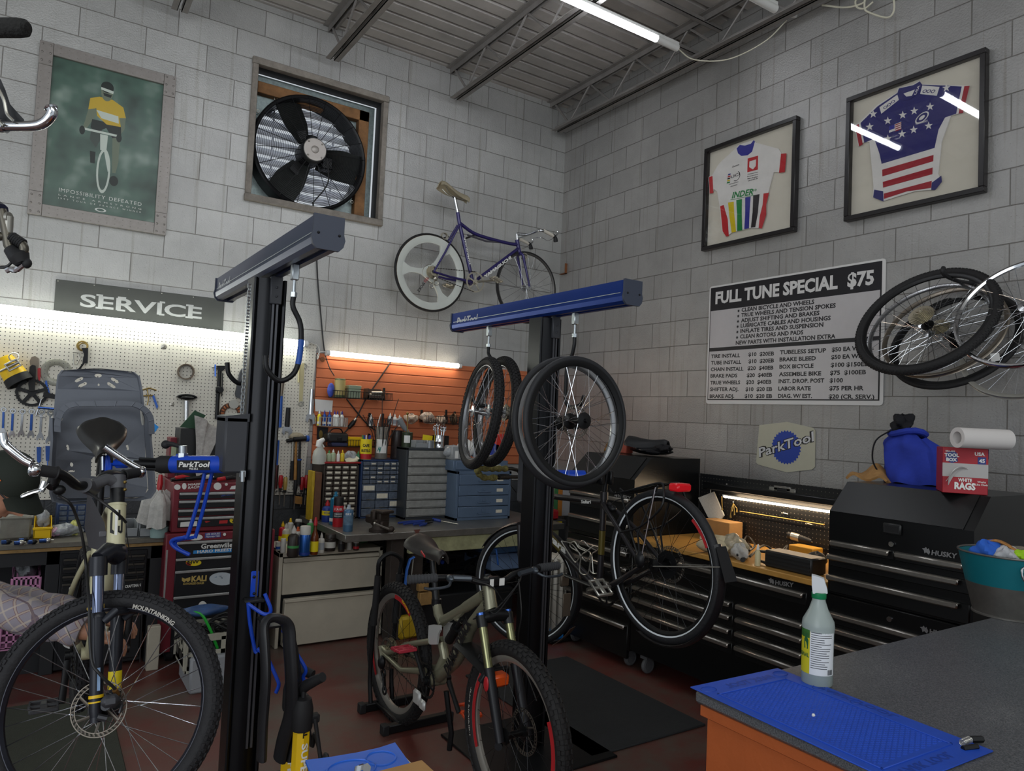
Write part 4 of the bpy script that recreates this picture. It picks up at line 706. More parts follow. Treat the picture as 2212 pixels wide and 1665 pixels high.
def arctxt(T,s,size,r,a,z=0,bold=.02,inward=False,sx=1,fit=0):
 w=(lambda q:((r+q[1])*cos(rad(a)-q[0]/r),(r+q[1])*sin(rad(a)-q[0]/r),z))if not inward else(lambda q:((r-q[1])*cos(rad(a)+q[0]/r),(r-q[1])*sin(rad(a)+q[0]/r),z))
 return B(T).txt(s,size,None,.5,bold,sx=sx,warp=w,fit=fit)
wheel(hung(2222,672,-.42,30),.316,.01,mRimA,mat('chrome','',0),None,'bare chrome rim wheel at the photo edge, hung before the others',tire=False,rimd=.018,rimw=.025,nsp=32,hubw=.09,group='wheels hung on the block wall')
wheel(hung(2226,752,-.2,34),.31,.01,mRimA,mat('pale_rim','#b5b3ab',.35,.6),None,'pale grey bare rim wheel below the chrome rim',tire=False,rimd=.024,rimw=.022,nsp=28,group='wheels hung on the block wall')
solo('price_tag','white paper price tag dangling among the hung wheels','tag',pxp(B(),[(2139,764),(2158,762),(2161,778),(2142,782)],.3,.302,'X'),mat('white_paper','',0))
def hook(u0,v0,x,label):
 p=PX(u0,v0,x);b=B().tube(spline([(-.004,p.y,p.z-.02),(x*.5,p.y,p.z-.03),(x*.9,p.y,p.z-.02),(x,p.y,p.z),(x*.97,p.y,p.z+.02)],5),.011,8);b.box((-.012,p.y-.02,p.z-.09),(-.003,p.y+.02,p.z+.03),.002);solo('wall_hook',label,'hook',b,mRub)
hook(2036,585,-.34,'black rubber hook holding the gravel tire wheel to the wall')
# ---------------- aluminium topped bench ----------------
def pr(u0,v0,u1,v1,y):vm,um=(v0+v1)/2,(u0+u1)/2;return PY(u0,vm,y).x,PY(u1,vm,y).x,PY(um,v1,y).z,PY(um,v0,y).z
ZB=.765;c=PZ(746,1156,ZB);BX0,BY0=c.x,c.y
mAl=mat('worn_aluminium','#8f8d88',.38,.75,.25,7,.08,30);mPaleW=mat('pale_green_timber','#a4a37c',.8,0,.3,12,.2,30);mDkW=mat('dark_timber','#38302b',.8,0,.35,10)
t=thing('workbench','aluminium topped workbench under the orange slatwall','workbench',(-1.6,-.6,0))
ob('benchtop',B().box((BX0,BY0,ZB-.05),(-.62,-.03,ZB),.004),mAl,t);x0=PY(885,1165,BY0+.02).x
ob('front_beam',B().box((x0,BY0+.02,ZB-.16),(-.66,BY0+.06,ZB-.052),.004),mPaleW,t,label='chipped pale green wooden beam')
for u,w in((852,.05),(896,.045)):x=PY(u,1230,BY0+.1).x;ob('leg',B().box((x-w,BY0+.06,0),(x+w,BY0+.15,ZB-.055),.004),mDkW,t)
ob('leg',B().box((-.75,BY0+.06,0),(-.66,BY0+.15,ZB-.055),.004),mDkW,t)
s=thing('triangle_sticker','small brown triangle sticker on the bench edge','sticker',PY(902,1150,BY0));ob('sticker',pxp(B(),[(894,1144),(908,1143),(901,1157)],-BY0+.001,-BY0+.002),mat('brown_print','#6b4038',.6),s)
# vise
q=PZ(820,1148,ZB);t=thing('bench_vise','old brown iron bench vise at the bench corner','vise',q);mIron=mat('old_iron','#3f3732',.55,.6,.3,25);M=TR(*q)@RZ(-78)
ob('base',B(M).disc(.075,0,.018,24).rev([(.06,.018),(.045,.05)],20).bc((0,0,.06),(.13,.07,.05),.01),mIron,t);ob('fixed_jaw',B(M).bc((.035,0,.1),(.04,.085,.1),.008).bc((.05,0,.145),(.085,.1,.018),.004),mIron,t)
ob('moving_jaw',B(M).bc((-.05,0,.095),(.05,.08,.105),.012).bc((-.1,0,.075),(.1,.055,.055),.01),mIron,t);ob('screw',B(M).cyl((.06,0,.04),(.13,0,.035),.014).ball((.135,0,.035),.022,12),mIron,t)
ob('handle',B(M).tube([(.135,.02,.02),(.135,-.14,.085)],.007,8).ball((.135,.02,.02),.012,8).ball((.135,-.14,.085),.01,8),mSteel,t)
# small parts drawers
def cab(label,uL,uR,vT,vB,cols,mb,md,topm=None,dep=.28,yoff=None,hs=None,name='drawer_cabinet',bz=ZB,lab=None,e=.014,out=.006):
 y=PZ((uL+uR)/2,vB,bz).y if yoff is None else yoff;x0,x1=PY(uL,(vT+vB)/2,y).x,PY(uR,(vT+vB)/2,y).x;zt=PY((uL+uR)/2,vT,y).z;z0=bz
 t=thing(name,label,'cabinet',((x0+x1)/2,y,z0),'small parts cabinets on the bench');b=B()
 for a,q in(((x0,y,z0),(x0+e,y+dep,zt)),((x1-e,y,z0),(x1,y+dep,zt)),((x0,y,z0),(x1,y+dep,z0+e)),((x0,y,zt-e),(x1,y+dep,zt)),((x0,y+dep-.01,z0),(x1,y+dep,zt))):b.box(a,q,.002)
 ob('case',b,mb,t)
 if topm:ob('top_cover',B().box((x0-.012,y-.012,zt),(x1+.012,y+dep,zt+.012),.003),topm,t)
 H=zt-z0-2*e;z=zt-e;tot=sum(h for h,n in hs)
 for h,n in hs:
  dz=H*h/tot;w=(x1-x0-2*e)/n
  for i in range(n):
   a=(x0+e+w*i+.002,y-out,z-dz+.002);q=(x0+e+w*(i+1)-.002,y+.05,z-.002);d=ob('drawer',B().box(a,q,.003),md,t)
   if lab:lab(d,a,q,i)
  z-=dz
 return x0,x1,y,zt
mCase1=mat('brown_case','#3a322c',.5,0,.1,9);mLab=mat('drawer_paper_label','#d9d2bf',.7,0,.15,60)
def lab1(d,a,q,i):ob('label',B().box((a[0]+.008,a[1]-.0015,a[2]+(q[2]-a[2])*.45),(q[0]-.008+random.uniform(-.012,0),a[1]-.0005,q[2]-.005)),mLab,d)
def lab2(d,a,q,i):ob('pull',B().box((a[0]+(q[0]-a[0])*.3,a[1]-.006,a[2]+.004),(q[0]-(q[0]-a[0])*.3,a[1],a[2]+.008)),mClr,d);random.random()<.35 and ob('label',B().box((a[0]+.008,a[1]-.0015,a[2]+.012),(q[0]-.01,a[1]-.0005,q[2]-.01)),mLab,d)
mClD=mat('clear_drawer','#5b6472',.2,0,.35,40);c1=cab('brown parts cabinet with red top and paper drawer labels',697,773,1001,1121,4,mCase1,mat('dark_drawer','#453d36',.5),mat('red_top','#a3262b',.45,0,.1,9),hs=[(1,4)]*10,lab=lab1)
c2=cab('blue parts cabinet with clear drawers, between red top and grey trays',778,872,993,1118,6,mat('navy_case','#22375c',.45),mClD,hs=[(1,6)]*5+[(1.8,3)]*4,lab=lab2)
mTray=mat('cloudy_tray','#8f8f8b',.35,0,.25,22);mGC=mat('charcoal_case','#33373c',.5,0,.1,9)
def lab3(d,a,q,i):ob('handle_lip',B().box((a[0]+.02,a[1]-.01,a[2]+.01),(q[0]-.02,a[1],a[2]+.02),.002),mTray,d)
c3=cab('tall charcoal rack of eight cloudy plastic trays',875,973,968,1120,1,mGC,mTray,hs=[(1,1)]*8,lab=lab3,e=.018)
mSl=mat('slate_blue_metal','#5d6f86',.42,.1,.1,9)
def lab4(d,a,q,i):x=(a[0]+q[0])/2;z=(a[2]+q[2])/2;ob('label_card',B().box((q[0]-.12,a[1]-.002,z-.014),(q[0]-.06,a[1]-.0005,z+.012)),mLab,d);ob('handle',B().tube([(x-.06,a[1],z-.008),(x-.06,a[1]-.016,z-.012),(x+.05,a[1]-.016,z-.012),(x+.05,a[1],z-.008)],.004,6).box((x-.02,a[1]-.004,z-.002),(x+.01,a[1]-.0005,z+.02)),mSl,d)
c4=cab('slate blue steel cabinet with four wide drawers',985,1103,1018,1122,1,mSl,mSl,hs=[(1,1)]*4,lab=lab4,e=.022)
x0,x1,y,zt=c4;t=thing('metal_drawer_unit','slate blue single drawer box stacked on the four drawer cabinet','cabinet',((x0+x1)/2,y,zt));ob('case',B().box((x0-.02,y+.03,zt+.001),(x1-.02,y+.29,zt+.085),.004),mSl,t);d=ob('drawer',B().box((x0,y+.022,zt+.012),(x1-.04,y+.03,zt+.075),.003),mSl,t);lab4(d,(x0,y+.022,zt),(x1-.04,0,zt+.08),0)
# things standing on the cabinets
def onto(u,cb,dy=.12):return V((PY(u,980,cb[2]+dy).x,cb[2]+dy,cb[3]))
def up(u,v,cb,dy):p=onto(u,cb,dy);return PY(u,v,p.y).z-p.z
R1=lambda c_:(c_[0],c_[1],c_[2],c_[3]+.013)
r1=R1(c1)
for u,v,r,mb,mc,kd,lb in((711,972,.019,mat('pale_green_plastic','#a9b897',.4),mGrn,'squeeze','pale green dropper bottle at the red cabinet top\'s wall side'),(720,970,.019,mat('pale_green_plastic','',0),mWhite,'squeeze','pale green bottle with white cap on the red cabinet top'),(731,973,.014,mWhite,mWhite,'squeeze','small white dropper bottle on the red cabinet top'),(740,971,.016,mat('oil_yellow','#d2bb2a',.35),mYel,'squeeze','yellow dropper bottle on the red cabinet top'),(774,974,.015,mat('dark_green_glass','#2f6b4a',.2),mGrn,'squeeze','small green bottle beside the yellow coffee can')):
 p=onto(u,r1,.05);bottle(lb,p,up(u,v,r1,.05),r,mb,mc,kd,None,'bottle','small bottles on the red topped cabinet',n=14)
p=onto(757,r1,.08);t=thing('plastic_bag','clear plastic bag with papers on the red cabinet top','bag',p);ob('bag',lump(B(),p+V((0,0,.035)),(.06,.04,.036),4),mBag2,t);ob('papers',B().bc((0,0,0),(.1,.05,.002),0,TR(p.x,p.y-.045,p.z+.02)@RY(-18)@RX(35)).bc((0,0,0),(.09,.05,.002),0,TR(p.x-.01,p.y-.05,p.z+.012)@RY(-12)@RX(40)),mat('cream_paper','#d8d2b8',.8),t)
p=onto(790,c2,.07);h=up(790,948,c2,.07);r=.046;T=TR(*p);t=thing('coffee_can','yellow and red coffee can full of pens','can',p)
ob('body',B(T).rev([(0,0),(r,0),(r,h),(r*.96,h),(r*.96,h*.6),(0,h*.6)],28),mYel2,t);ob('red_band',B(T).rev([(r+.0006,.002),(r+.0006,h*.27)],28),mat('can_red','#b02328',.4),t);b=B();ctext(b,'CAFE',.03,p,r+.001,h*.62,bold=.04,fit=.055);ctext(b,'BUSTELO',.03,p,r+.001,h*.37,bold=.04,fit=.075);ob('lettering',b,mBk,t)
for i,m_ in enumerate((mBlue,mWhite,mGrn,mBlue,mPur)):a=i*1.25;solo('pen',('blue pen leaning in the coffee can','white pen in the coffee can','green pen in the coffee can','second blue pen in the coffee can','purple pen in the coffee can')[i],'pen',B().tube([p+V((.012*cos(a),.012*sin(a),h*.62)),p+V((.034*cos(a),.034*sin(a),h*1.18))],.006,7),m_,'pens in the coffee can')
def jar(u,v,cb,dy,r,label,m_):p=onto(u,cb,dy);h=up(u,v,cb,dy);t=thing('jar',label,'jar',p);T=TR(*p);ob('glass',B(T).rev([(0,.004),(r*.97,.004),(r,.01),(r,h),(r-.003,h),(r-.003,.008),(0,.008)],28),m_,t);ob('rim',B(T).tor(r,.003,28,6,TR(0,0,h)),m_,t);return t,p,h
t,p,h=jar(823,923,c2,.08,.05,'tall clear jar with teal label holding cable ties',mClr);a0=FACE(p);b=B();w=lambda q:V((p.x+(.051+q[2])*cos(a0+q[0]/.05),p.y+(.051+q[2])*sin(a0+q[0]/.05),p.z+q[1]))
ob('label',b.grid(lambda i,j:w((-.045+.09*i,.05+.11*j,0)),8,2),mWhite,t);ob('label_print',B().add([w((-.044,.052,.0006)),w((-.008,.052,.0006)),w((.0,.1,.0006)),w((.02,.135,.0006)),w((-.044,.135,.0006)),w((-.02,.1,.0006)),w((-.03,.07,.0006))],[(0,1,2,5,6),(5,2,3,4)]),mTeal,t)
rn=random.Random(3)
for i in range(15):a=rn.uniform(0,6.3);k=rn.uniform(.02,.14);L=rn.choice((.25,.28,.3,.34,.48));q=p+V((.03*cos(a),.03*sin(a),.01));solo('cable_tie','thin black cable tie standing in the labelled jar','cable tie',B().tube([q,q+V((cos(a)*k*.5,sin(a)*k*.3,L*.6)),q+V((cos(a)*k*1.3+(.12 if i==3 else 0),sin(a)*k*.5,L))],.003,4),mBlackCord,'cable ties in the jar')
solo('white_tie','bent white strip standing among the black cable ties','cable tie',B().tube(spline([p+V((-.04,0,.01)),p+V((-.042,0,.25)),p+V((-.02,0,.36))],5),.004,5),mWhite)
t,p,h=jar(857,930,c2,.09,.052,'smoky dark jar beside the cable tie jar',mat('smoky_jar','#4a3f3e',.15,0,.3,30,trans=.5));ob('fill',B(TR(*p)).rev([(0,.01),(.046,.01),(.046,h*.8),(0,h*.8)],20),mat('dark_fill','#26242a',.5,0,.4,60),t)
p=onto(887,c3,.06);t=thing('sealant_can','dark green can with white label behind the small grey bin','can',p+V((0,.08,0)));p=p+V((0,.08,0));h=up(887,934,c3,.14);ob('can',B(TR(*p)).rev([(0,0),(.045,0),(.045,h),(.04,h+.004),(0,h)],24),mat('dark_green_can','#36402f',.35,.3),t);ob('label',B().grid(lambda i,j:V((p.x+.0458*cos(FACE(p)+(i-.5)*1.1),p.y+.0458*sin(FACE(p)+(i-.5)*1.1),p.z+h*(.3+.5*j))),6,1),mWhite,t)
t=thing('oil_can','grey funnel shaped oiler with long spout leaning on the cans','oil can',p+V((-.02,.03,h)));q=PY(866,912,p.y);ob('spout',B().tube([q+V((-.02,0,.03)),PY(875,926,p.y),PY(884,934,p.y)],[.026,.02,.006],10),mGreyP,t);ob('rod',B().tube([PY(880,938,p.y-.02),PY(880,895,p.y-.02)],.004,6).ball(PY(880,893,p.y-.02),.012,8),mBras,t)
def bin_(label,P,s,m_,name='small_bin',wall=.004,group=None):
 x,y,z=P;w,d,h=s;b=B().box((x-w/2,y-d/2,z),(x+w/2,y+d/2,z+wall))
 for a,q in(((x-w/2,y-d/2,z),(x-w/2+wall,y+d/2,z+h)),((x+w/2-wall,y-d/2,z),(x+w/2,y+d/2,z+h)),((x-w/2,y+d/2-wall,z),(x+w/2,y+d/2,z+h)),((x-w/2,y-d/2,z),(x+w/2,y-d/2+wall,z+h*.62))):b.box(a,q,.0015)
 return solo(name,label,'bin',b,m_,group)
p=onto(905,c3,.05);bin_('small light grey open bin on the tray rack',p+V((0,0,.001)),(.11,.09,.06),mGreyP);p=onto(927,c3,.04);solo('tape_tin','round grey tin between the small bin and the wrench can','tin',B(TR(*p)).rev([(0,0),(.038,0),(.038,.058),(.034,.062),(0,.062)],24),mat('tin_grey','#8b8f93',.3,.6))
p=onto(947,c3,.05);T=TR(*p);t=thing('tool_can','silver can holding a bunch of chrome wrenches','can',p);ob('can',B(T).rev([(0,0),(.042,0),(.043,.003),(.041,.006),(.041,.05),(.0425,.053),(.041,.056),(.041,.105),(.039,.105),(.039,.004),(0,.004)],28),mChr,t)
for i in range(8):
 a=i*.8;q=p+V((.024*cos(a),.024*sin(a),.01));e_=p+V((.045*cos(a),.03*sin(a),.15+.02*(i%3)));b=B().tube([q,e_],.006,6).tor(.013,.005,14,5,AX(e_,(0.2,-1,.1)));solo('wrench','chrome wrench standing in the silver can','wrench',b,mChr,'wrenches in the silver can')
p=onto(920,c3,.13);solo('yellow_card','yellow card standing behind the wrench can','card',B().bc((0,0,.05),(.09,.004,.1),.001,TR(*p)@RY(6)),mYel2);solo('red_case','low red case behind the yellow card','case',B().box((p.x-.09,p.y+.02,p.z),(p.x+.08,p.y+.1,p.z+.045),.006),mRed);solo('black_box','black box behind the wrench can at the slatwall','box',B().box((p.x+.1,p.y+.0,p.z),(p.x+.21,p.y+.1,p.z+.1),.004),mBlk)
for u,v,w,h_,m_,lb,sd in((982,925,.09,.05,mBag2,'white and blue packet stacked beside the wrench can',5),(1008,945,.08,.07,mWhite,'white paper packets behind the tire pair',6),(1030,960,.07,.08,mBag2,'clear bag of blue packets seen through the hanging wheel',7),(1047,940,.06,.06,mat('blue_pack','#3f7fc4',.4,0,.2,30),'bright blue packet seen through the hanging wheel',8)):p=PY(u,v,c4[2]+.12);solo('packet',lb,'packet',lump(B(),(p.x,p.y,c4[3]+.087+h_*1.25),(w,.05,h_),sd,k=.12),m_)
p=PY(1003,985,c4[2]+.03);t=thing('plastic_tub','frosted plastic tub of parts beside the tray rack','tub',(p.x,p.y,c4[3]));z=c3[3]-.14;ob('tub',B().box((p.x-.1,c4[2]+.06,c4[3]+.0855),(p.x+.0,c4[2]+.2,c4[3]+.2),.01),mat('frosted_plastic','#b9bcbd',.3,trans=.4),t);ob('label',B().box((p.x-.07,c4[2]+.057,c4[3]+.1),(p.x-.04,c4[2]+.059,c4[3]+.16)),mWhite,t)
for u,v,m_,lb in((1078,955,mat('pack_red','#c8332b',.4),'red packet with white label seen through the hanging wheel'),(1066,975,mat('pack_blue','#3b4a9c',.4),'small blue packet under the red packet')):p=PY(u,v,c4[2]+.07);solo('packet',lb,'packet',B().box((p.x-.05,p.y-.02,c4[3]+.087),(p.x+.05,p.y+.03,p.z+.07),.012),m_)
# bottles, cans and tools on the bench top
mCanB=mat('can_steel_blue','#4d6e8d',.3,.3);mTealC=mat('can_teal','#1f6f92',.3,.2);mWD=mat('can_navy','#223a86',.35);mSR=mat('can_scarlet','#b3202a',.35)
def on(u,v,z=ZB):return PZ(u,v,z)
def hgt(u,v,p):return PY(u,v,p.y).z-p.z
p=on(697,1127);p.x+=.03;h=hgt(700,1080,p);bottle('dark blue spray bottle with red spout and yellow badge',p,h,.038,mWD,mSR,'squeeze',[(.32,.52,mYel2)],text=[('WD-40',.024,.38,mWD,.05)],cat='spray can',name='oil_bottle')
p=on(686,1118);bottle('blue and silver can behind the dark blue spray bottle',p,hgt(688,1082,p),.034,mBlue,mSteel,'aero',[(.3,.6,mSteel)],'spray_can','spray cans on the bench')
p=on(722,1132);bottle('tall teal spray can behind the red can',p,hgt(720,1062,p),.036,mTealC,mTealC,'aero',[(.1,.2,mWhite)],'spray_can','spray cans on the bench')
p=on(729,1137);bottle('red and black spray can with STA-BIL lettering',p,hgt(734,1073,p),.036,mSR,mBk,'capped',[(.3,.5,mat('label_charcoal','#35383d',.4))],'spray_can','spray cans on the bench',[('STA-BIL',.026,.56,mWh,.066),('CARB/CHOKE',.014,.42,mWh,.06),('PARTS CLEANER',.012,.35,mWh,.06)])
p=on(751,1147);bottle('steel blue spray can at the bench corner',p,hgt(757,1090,p),.034,mCanB,mat('cap_pale','#a9b4bd',.35),'aero',[(.25,.6,mat('can_wrap','#5f7a90',.4,0,.4,40))],'spray_can','spray cans on the bench',[('BIKE',.02,.63,mWh,.04)])
p=on(798,1117);bottle('yellow and white spray can against the blue drawers',p,hgt(798,1066,p),.035,mWhite,mBras,'aero',[(.42,.74,mYel2)],'spray_can','spray cans on the bench',[('BIG',.024,.5,mBk,.045)])
p=on(743,1128);bottle('slim red nozzle bottle between red and blue cans',p,hgt(744,1090,p),.016,mSR,mWhite,'squeeze',None,'bottle',n=12)
for i,(u0,v0,u1,v1,lb)in enumerate(((866,1134,950,1124,'blue handled pliers lying open on the bench'),(900,1137,935,1131,'second blue handled pliers lying across the first'))):
 a,c=on(u0,v0)+V((0,0,.012)),on(u1,v1)+V((0,0,.012));t=thing('pliers',lb,'pliers',a,'pliers on the bench');m=a.lerp(c,.62);d=(c-a).normalized();s_=V((-d.y,d.x,0))
 for k in(-1,1):ob('grip',B().tube([a+s_*k*.03,a.lerp(m,.5)+s_*k*.028,m],[.008,.009,.007],8),mWD,t)
 ob('jaws',B().tube([m-d*.02,m+d*.02,c],[.012,.014,.004],8,flat=.6),mBlk,t)
a,c=on(935,1125)+V((0,0,.012)),on(990,1134)+V((0,0,.008));t=thing('screwdriver','black handled screwdriver lying on the bench','screwdriver',a);ob('handle',B().tube([a,a.lerp(c,.3)],[.013,.011],8),mWD,t);ob('blade',B().tube([a.lerp(c,.3),c],.003,6),mSteel,t)
p=on(688,1006);
t=thing('spray_bottle','cloudy white spray bottle hanging by the red topped cabinet','spray bottle',PY(689,1000,-.3));P=lambda u,v:PY(u,v,-.3);q=P(689,1003)
ob('body',B(TR(*q)).rev([(0,0),(.05,.005),(.052,.06),(.045,.1),(.018,.135),(.018,.15)],20),mat('cloudy_plastic','#b9bab2',.35,0,.1,10),t);ob('trigger_head',B().tube([P(688,965),P(690,955),P(700,948)],[.022,.025,.014],10).tube([P(695,957),P(700,966)],.006,6),mWhite,t)
solo('level_board','yellow edged wooden board leaning on the red topped cabinet','board',B().box((c1[0]-.075,c1[2]-.03,ZB),(c1[0]-.02,c1[2]+.12,ZB+.36),.004,TR(0,0,0)),mat('brown_board','#6d4a35',.7,0,.3,14));solo('yellow_level','worn yellow strip leaning beside the wooden board','level',B().box((c1[0]-.095,c1[2]-.04,ZB),(c1[0]-.078,c1[2]+.08,ZB+.37),.003),mat('worn_yellow','#b99a22',.55,0,.2,20))
# ---------------- file cabinet and bottles ----------------
FCY=-.815;fx0,fx1=PY(598,1300,FCY).x,PY(822,1290,FCY).x;FZ=.63;mFC=mat('cream_steel','#bab3a2',.5,.1,.12,4);mFCd=mat('cream_dirt','#3a332c',.8)
t=thing('file_cabinet','cream two drawer file cabinet with its lower drawer sagging open','file cabinet',((fx0+fx1)/2,FCY,0));b=B()
for a,q in(((fx0,FCY,0),(fx0+.025,-.35,FZ)),((fx1-.025,FCY,0),(fx1,-.35,FZ)),((fx0,FCY,FZ-.03),(fx1,-.35,FZ)),((fx0,-.36,0),(fx1,-.35,FZ)),((fx0,FCY+.02,.02),(fx1,FCY+.03,.05))):b.box(a,q,.003)
ob('case',b,mFC,t);zm=PY(710,1280,FCY).z
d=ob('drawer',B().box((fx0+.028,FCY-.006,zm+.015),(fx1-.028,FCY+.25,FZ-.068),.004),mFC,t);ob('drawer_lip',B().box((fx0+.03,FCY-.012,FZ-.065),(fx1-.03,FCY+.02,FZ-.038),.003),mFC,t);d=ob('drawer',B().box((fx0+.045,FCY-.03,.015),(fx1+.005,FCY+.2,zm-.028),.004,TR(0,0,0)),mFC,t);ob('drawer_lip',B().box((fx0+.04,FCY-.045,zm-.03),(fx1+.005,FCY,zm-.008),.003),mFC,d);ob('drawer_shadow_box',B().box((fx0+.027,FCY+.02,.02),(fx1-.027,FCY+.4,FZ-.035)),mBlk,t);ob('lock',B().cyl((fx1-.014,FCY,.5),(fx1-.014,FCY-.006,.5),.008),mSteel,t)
mAmb=mat('amber_oil','#7a3a16',.15,0,trans=.4);mPB=mat('dark_brown_bottle','#2c2622',.35);bt=lambda u,v:PZ(u,v,FZ+.001)
mWR=mat('faded_white','#c2c0b8',.5)
for u,v,vt,r,mb,mc,kd,bd,lb in((632,1201,1135,.037,mPB,mat('nozzle_grey','#b9b5ae',.4),'squeeze',[(.28,.36,mGrn)],'dark bottle with bike chain print and green patch'),(657,1199,1136,.036,mat('can_bright_blue','#2f62b0',.22,.6),mWR,'capped',[(.04,.12,mWD)],'shiny blue can with white cap'),(678,1197,1117,.026,mAmb,mSR,'long',[(.08,.36,mYel2)],'amber bottle with red spout and yellow label'),(641,1195,1138,.025,mWR,mat('nozzle_orange','#c9592b',.4),'aero',None,'white spray can with orange nozzle'),(693,1193,1150,.021,mWR,mWR,'squeeze',[(.15,.5,mat('label_grey','',0))],'white pump bottle between amber bottle and jar'),(712,1189,1153,.038,mPB,mPB,'jar',[(.2,.55,mWR)],'brown jar with white and green label'),(737,1191,1162,.022,mPB,mPB,'capped',[(.2,.6,mBk)],'small dark square label jar under the bench corner'),(754,1187,1165,.019,mWR,mWR,'capped',None,'small cream jar under the bench edge'),(769,1188,1166,.02,mPB,mWR,'capped',[(.15,.4,mSR)],'small dark bottle with red label under the bench edge'),(611,1193,1163,.018,mWR,mWR,'capped',None,'small white bottle beside the dark printed bottle'),(600,1189,1170,.017,mWR,mWR,'capped',[(.2,.5,mBlue)],'short white jar by the red chest'),(601,1166,1126,.026,mSR,mYel,'squeeze',[(.1,.3,mYel2)],'red bottle with yellow cap beside the red chest'),(616,1171,1130,.03,mat('oil_jug_white','#c9c4b2',.4),mWR,'squeeze',[(.1,.45,mYel2)],'cloudy jug with yellow label at the back of the cabinet'),(608,1160,1120,.022,mWR,mYel,'aero',None,'white can with yellow cap in the back row'),(622,1158,1122,.02,mWR,mWR,'capped',None,'white capped can in the middle of the back row'),(634,1164,1122,.024,mWR,mWR,'capped',None,'white can behind the black capped can'),(641,1172,1128,.03,mat('can_dull','#6b6a5f',.4),mBk,'capped',None,'dull can with wide black cap'),(655,1160,1122,.026,mGrn,mWR,'aero',None,'green spray can in the back row'),(666,1166,1130,.022,mat('can_pale_green','#7d8a76',.4),mWR,'aero',None,'pale green can with white nozzle behind the amber bottle')):
 p=bt(u,v);p.y=min(p.y,-.42);bottle(lb,p,PY(u,vt,p.y).z-p.z,r,mb,mc,kd,bd,'spray_can' if kd in('aero','capped')else 'bottle','bottles and cans on the file cabinet',n=16)
p=bt(790,1172);p.y+=.05;solo('green_cup','green plastic cup on the file cabinet under the bench edge','cup',B(TR(*p)).rev([(0,0),(.034,0),(.04,.055),(.037,.055),(.032,.004),(0,.004)],20),mat('cup_green','#1f8a4c',.4))
# stored under the bench
rn=random.Random(8);mJ2=mat('scrap_dark','#232428',.4,.4)
for i in range(26):
 x=rn.uniform(-1.9,-1.05);y=rn.uniform(-.85,-.25);z=.15+.32*rn.random();a=rn.uniform(0,3.1);L=rn.uniform(.2,.5);d=V((cos(a),sin(a)*.5,rn.uniform(-.25,.25)))*L*.5;c=V((x,y,z))
 t=thing('scrap_part','bike part in the dark heap under the bench','bike part',c,'heap of old bike parts under the bench');ob('tube',B().tube(spline([c-d,c+V((0,0,.04*rn.random())),c+d],3),.012+.006*rn.random(),7),rn.choice((mJ2,mJ2,mBlk,mWD if i%5==0 else mJ2)),t);ob('clamp',B().cyl(c-V((0,.03,0)),c+V((0,.03,0)),.02),mBlk if i%3 else mSteel,t)
solo('parts_crate','low black crate the old bike parts are heaped in','crate',B().box((-2.0,-.9,.02),(-1.0,-.15,.26),.01),mat('black_plastic','',0))
for u0,v0,u1,v1,m_,lb,nm in((1060,1178,1106,1195,mat('tote_blue_lid','#5a7fae',.45),'second pale blue storage tote stacked under the bench','tote'),(1062,1197,1104,1232,mat('tote_blue','#7b93b8',.4),'pale blue storage tote under the bench','tote')):x0,x1,z0,z1=pr(u0,v0,u1,v1,-.7);solo(nm,lb,'tote',B().box((x0,-.7,z0),(x1+.15,-.25,z1),.01),m_)
for k,(u0,v0,u1,v1)in enumerate(((905,1250,927,1277),(907,1280,934,1307))):x0,x1,z0,z1=pr(u0,v0,u1,v1,BY0+.02);solo('wood_block',('upper pale wooden block by the bench leg','lower pale wooden block by the bench leg')[k],'wood block',B().box((x0,BY0+.02,z0),(x1,BY0+.12,z1),.004,TR(0,0,0)),mat('pale_wood','#a8834f',.7,0,.25,18),'wood blocks by the bench leg')
solo('blue_strap','blue strap bar hanging on the dark bench leg','strap',B().tube([PY(895,1203,BY0-.03),PY(886,1208,BY0-.03),PY(879,1230,BY0-.03),PY(874,1275,BY0-.03)],.016,8,flat=.5),mat('strap_blue','#2a5fae',.5));solo('steel_rod','thin steel rod standing against the bench leg','rod',B().tube([PY(893,1208,BY0+.01),PY(888,1250,BY0+.01)],.005,6),mSteel)
solo('blue_wire_stand','thin blue wire hoop standing in the parts heap','wire hoop',B().tube([PY(1040,1300,-.95),PY(1050,1184,-.95),PY(1072,1186,-.95),PY(1076,1220,-.95)],.008,6),mat('strap_blue','',0))
solo('yellow_jug','yellow plastic scrap on the floor behind the green bike','jug',B().box((-2.02,-1.0,0),(-1.86,-.92,.16),.02),mat('worn_yellow','',0))
# ---------------- bench along the pegboard ----------------
LBY,LBZ=-.75,PY(120,1172,-.75).z;LX1=PY(362,1168,LBY).x;mBT=mat('worn_bench_top','#6f6b62',.55,.2,.3,10);mPly=mat('raw_ply_edge','#9a7b4d',.75,0,.3,25);mBkP=mat('black_panel','#26272a',.6,0,.12,8)
t=thing('workbench','long worn bench along the white pegboard','workbench',(-4.5,-.4,0));ob('benchtop',B().box((-5.6,LBY,LBZ-.03),(LX1,-.03,LBZ),.003),mBT,t);ob('ply_edge',B().box((-5.6,LBY+.01,LBZ-.05),(LX1,LBY+.03,LBZ-.031)),mPly,t)
b=B()
for u in(112,335):x=PY(u,1250,LBY+.03).x;b.box((x-.035,LBY+.03,0),(x+.035,LBY+.12,LBZ-.05),.003)
b.box((-5.6,LBY+.03,LBZ-.13),(LX1,LBY+.05,LBZ-.05));b.box((-5.6,-.06,0),(LX1,-.04,LBZ-.05));b.box((-5.6,LBY+.1,.0),(PY(112,1250,LBY).x,LBY+.12,.16));b.box((-5.6,LBY+.06,.34),(PY(112,1250,LBY).x,-.06,.36));ob('frame',b,mBkP,t)
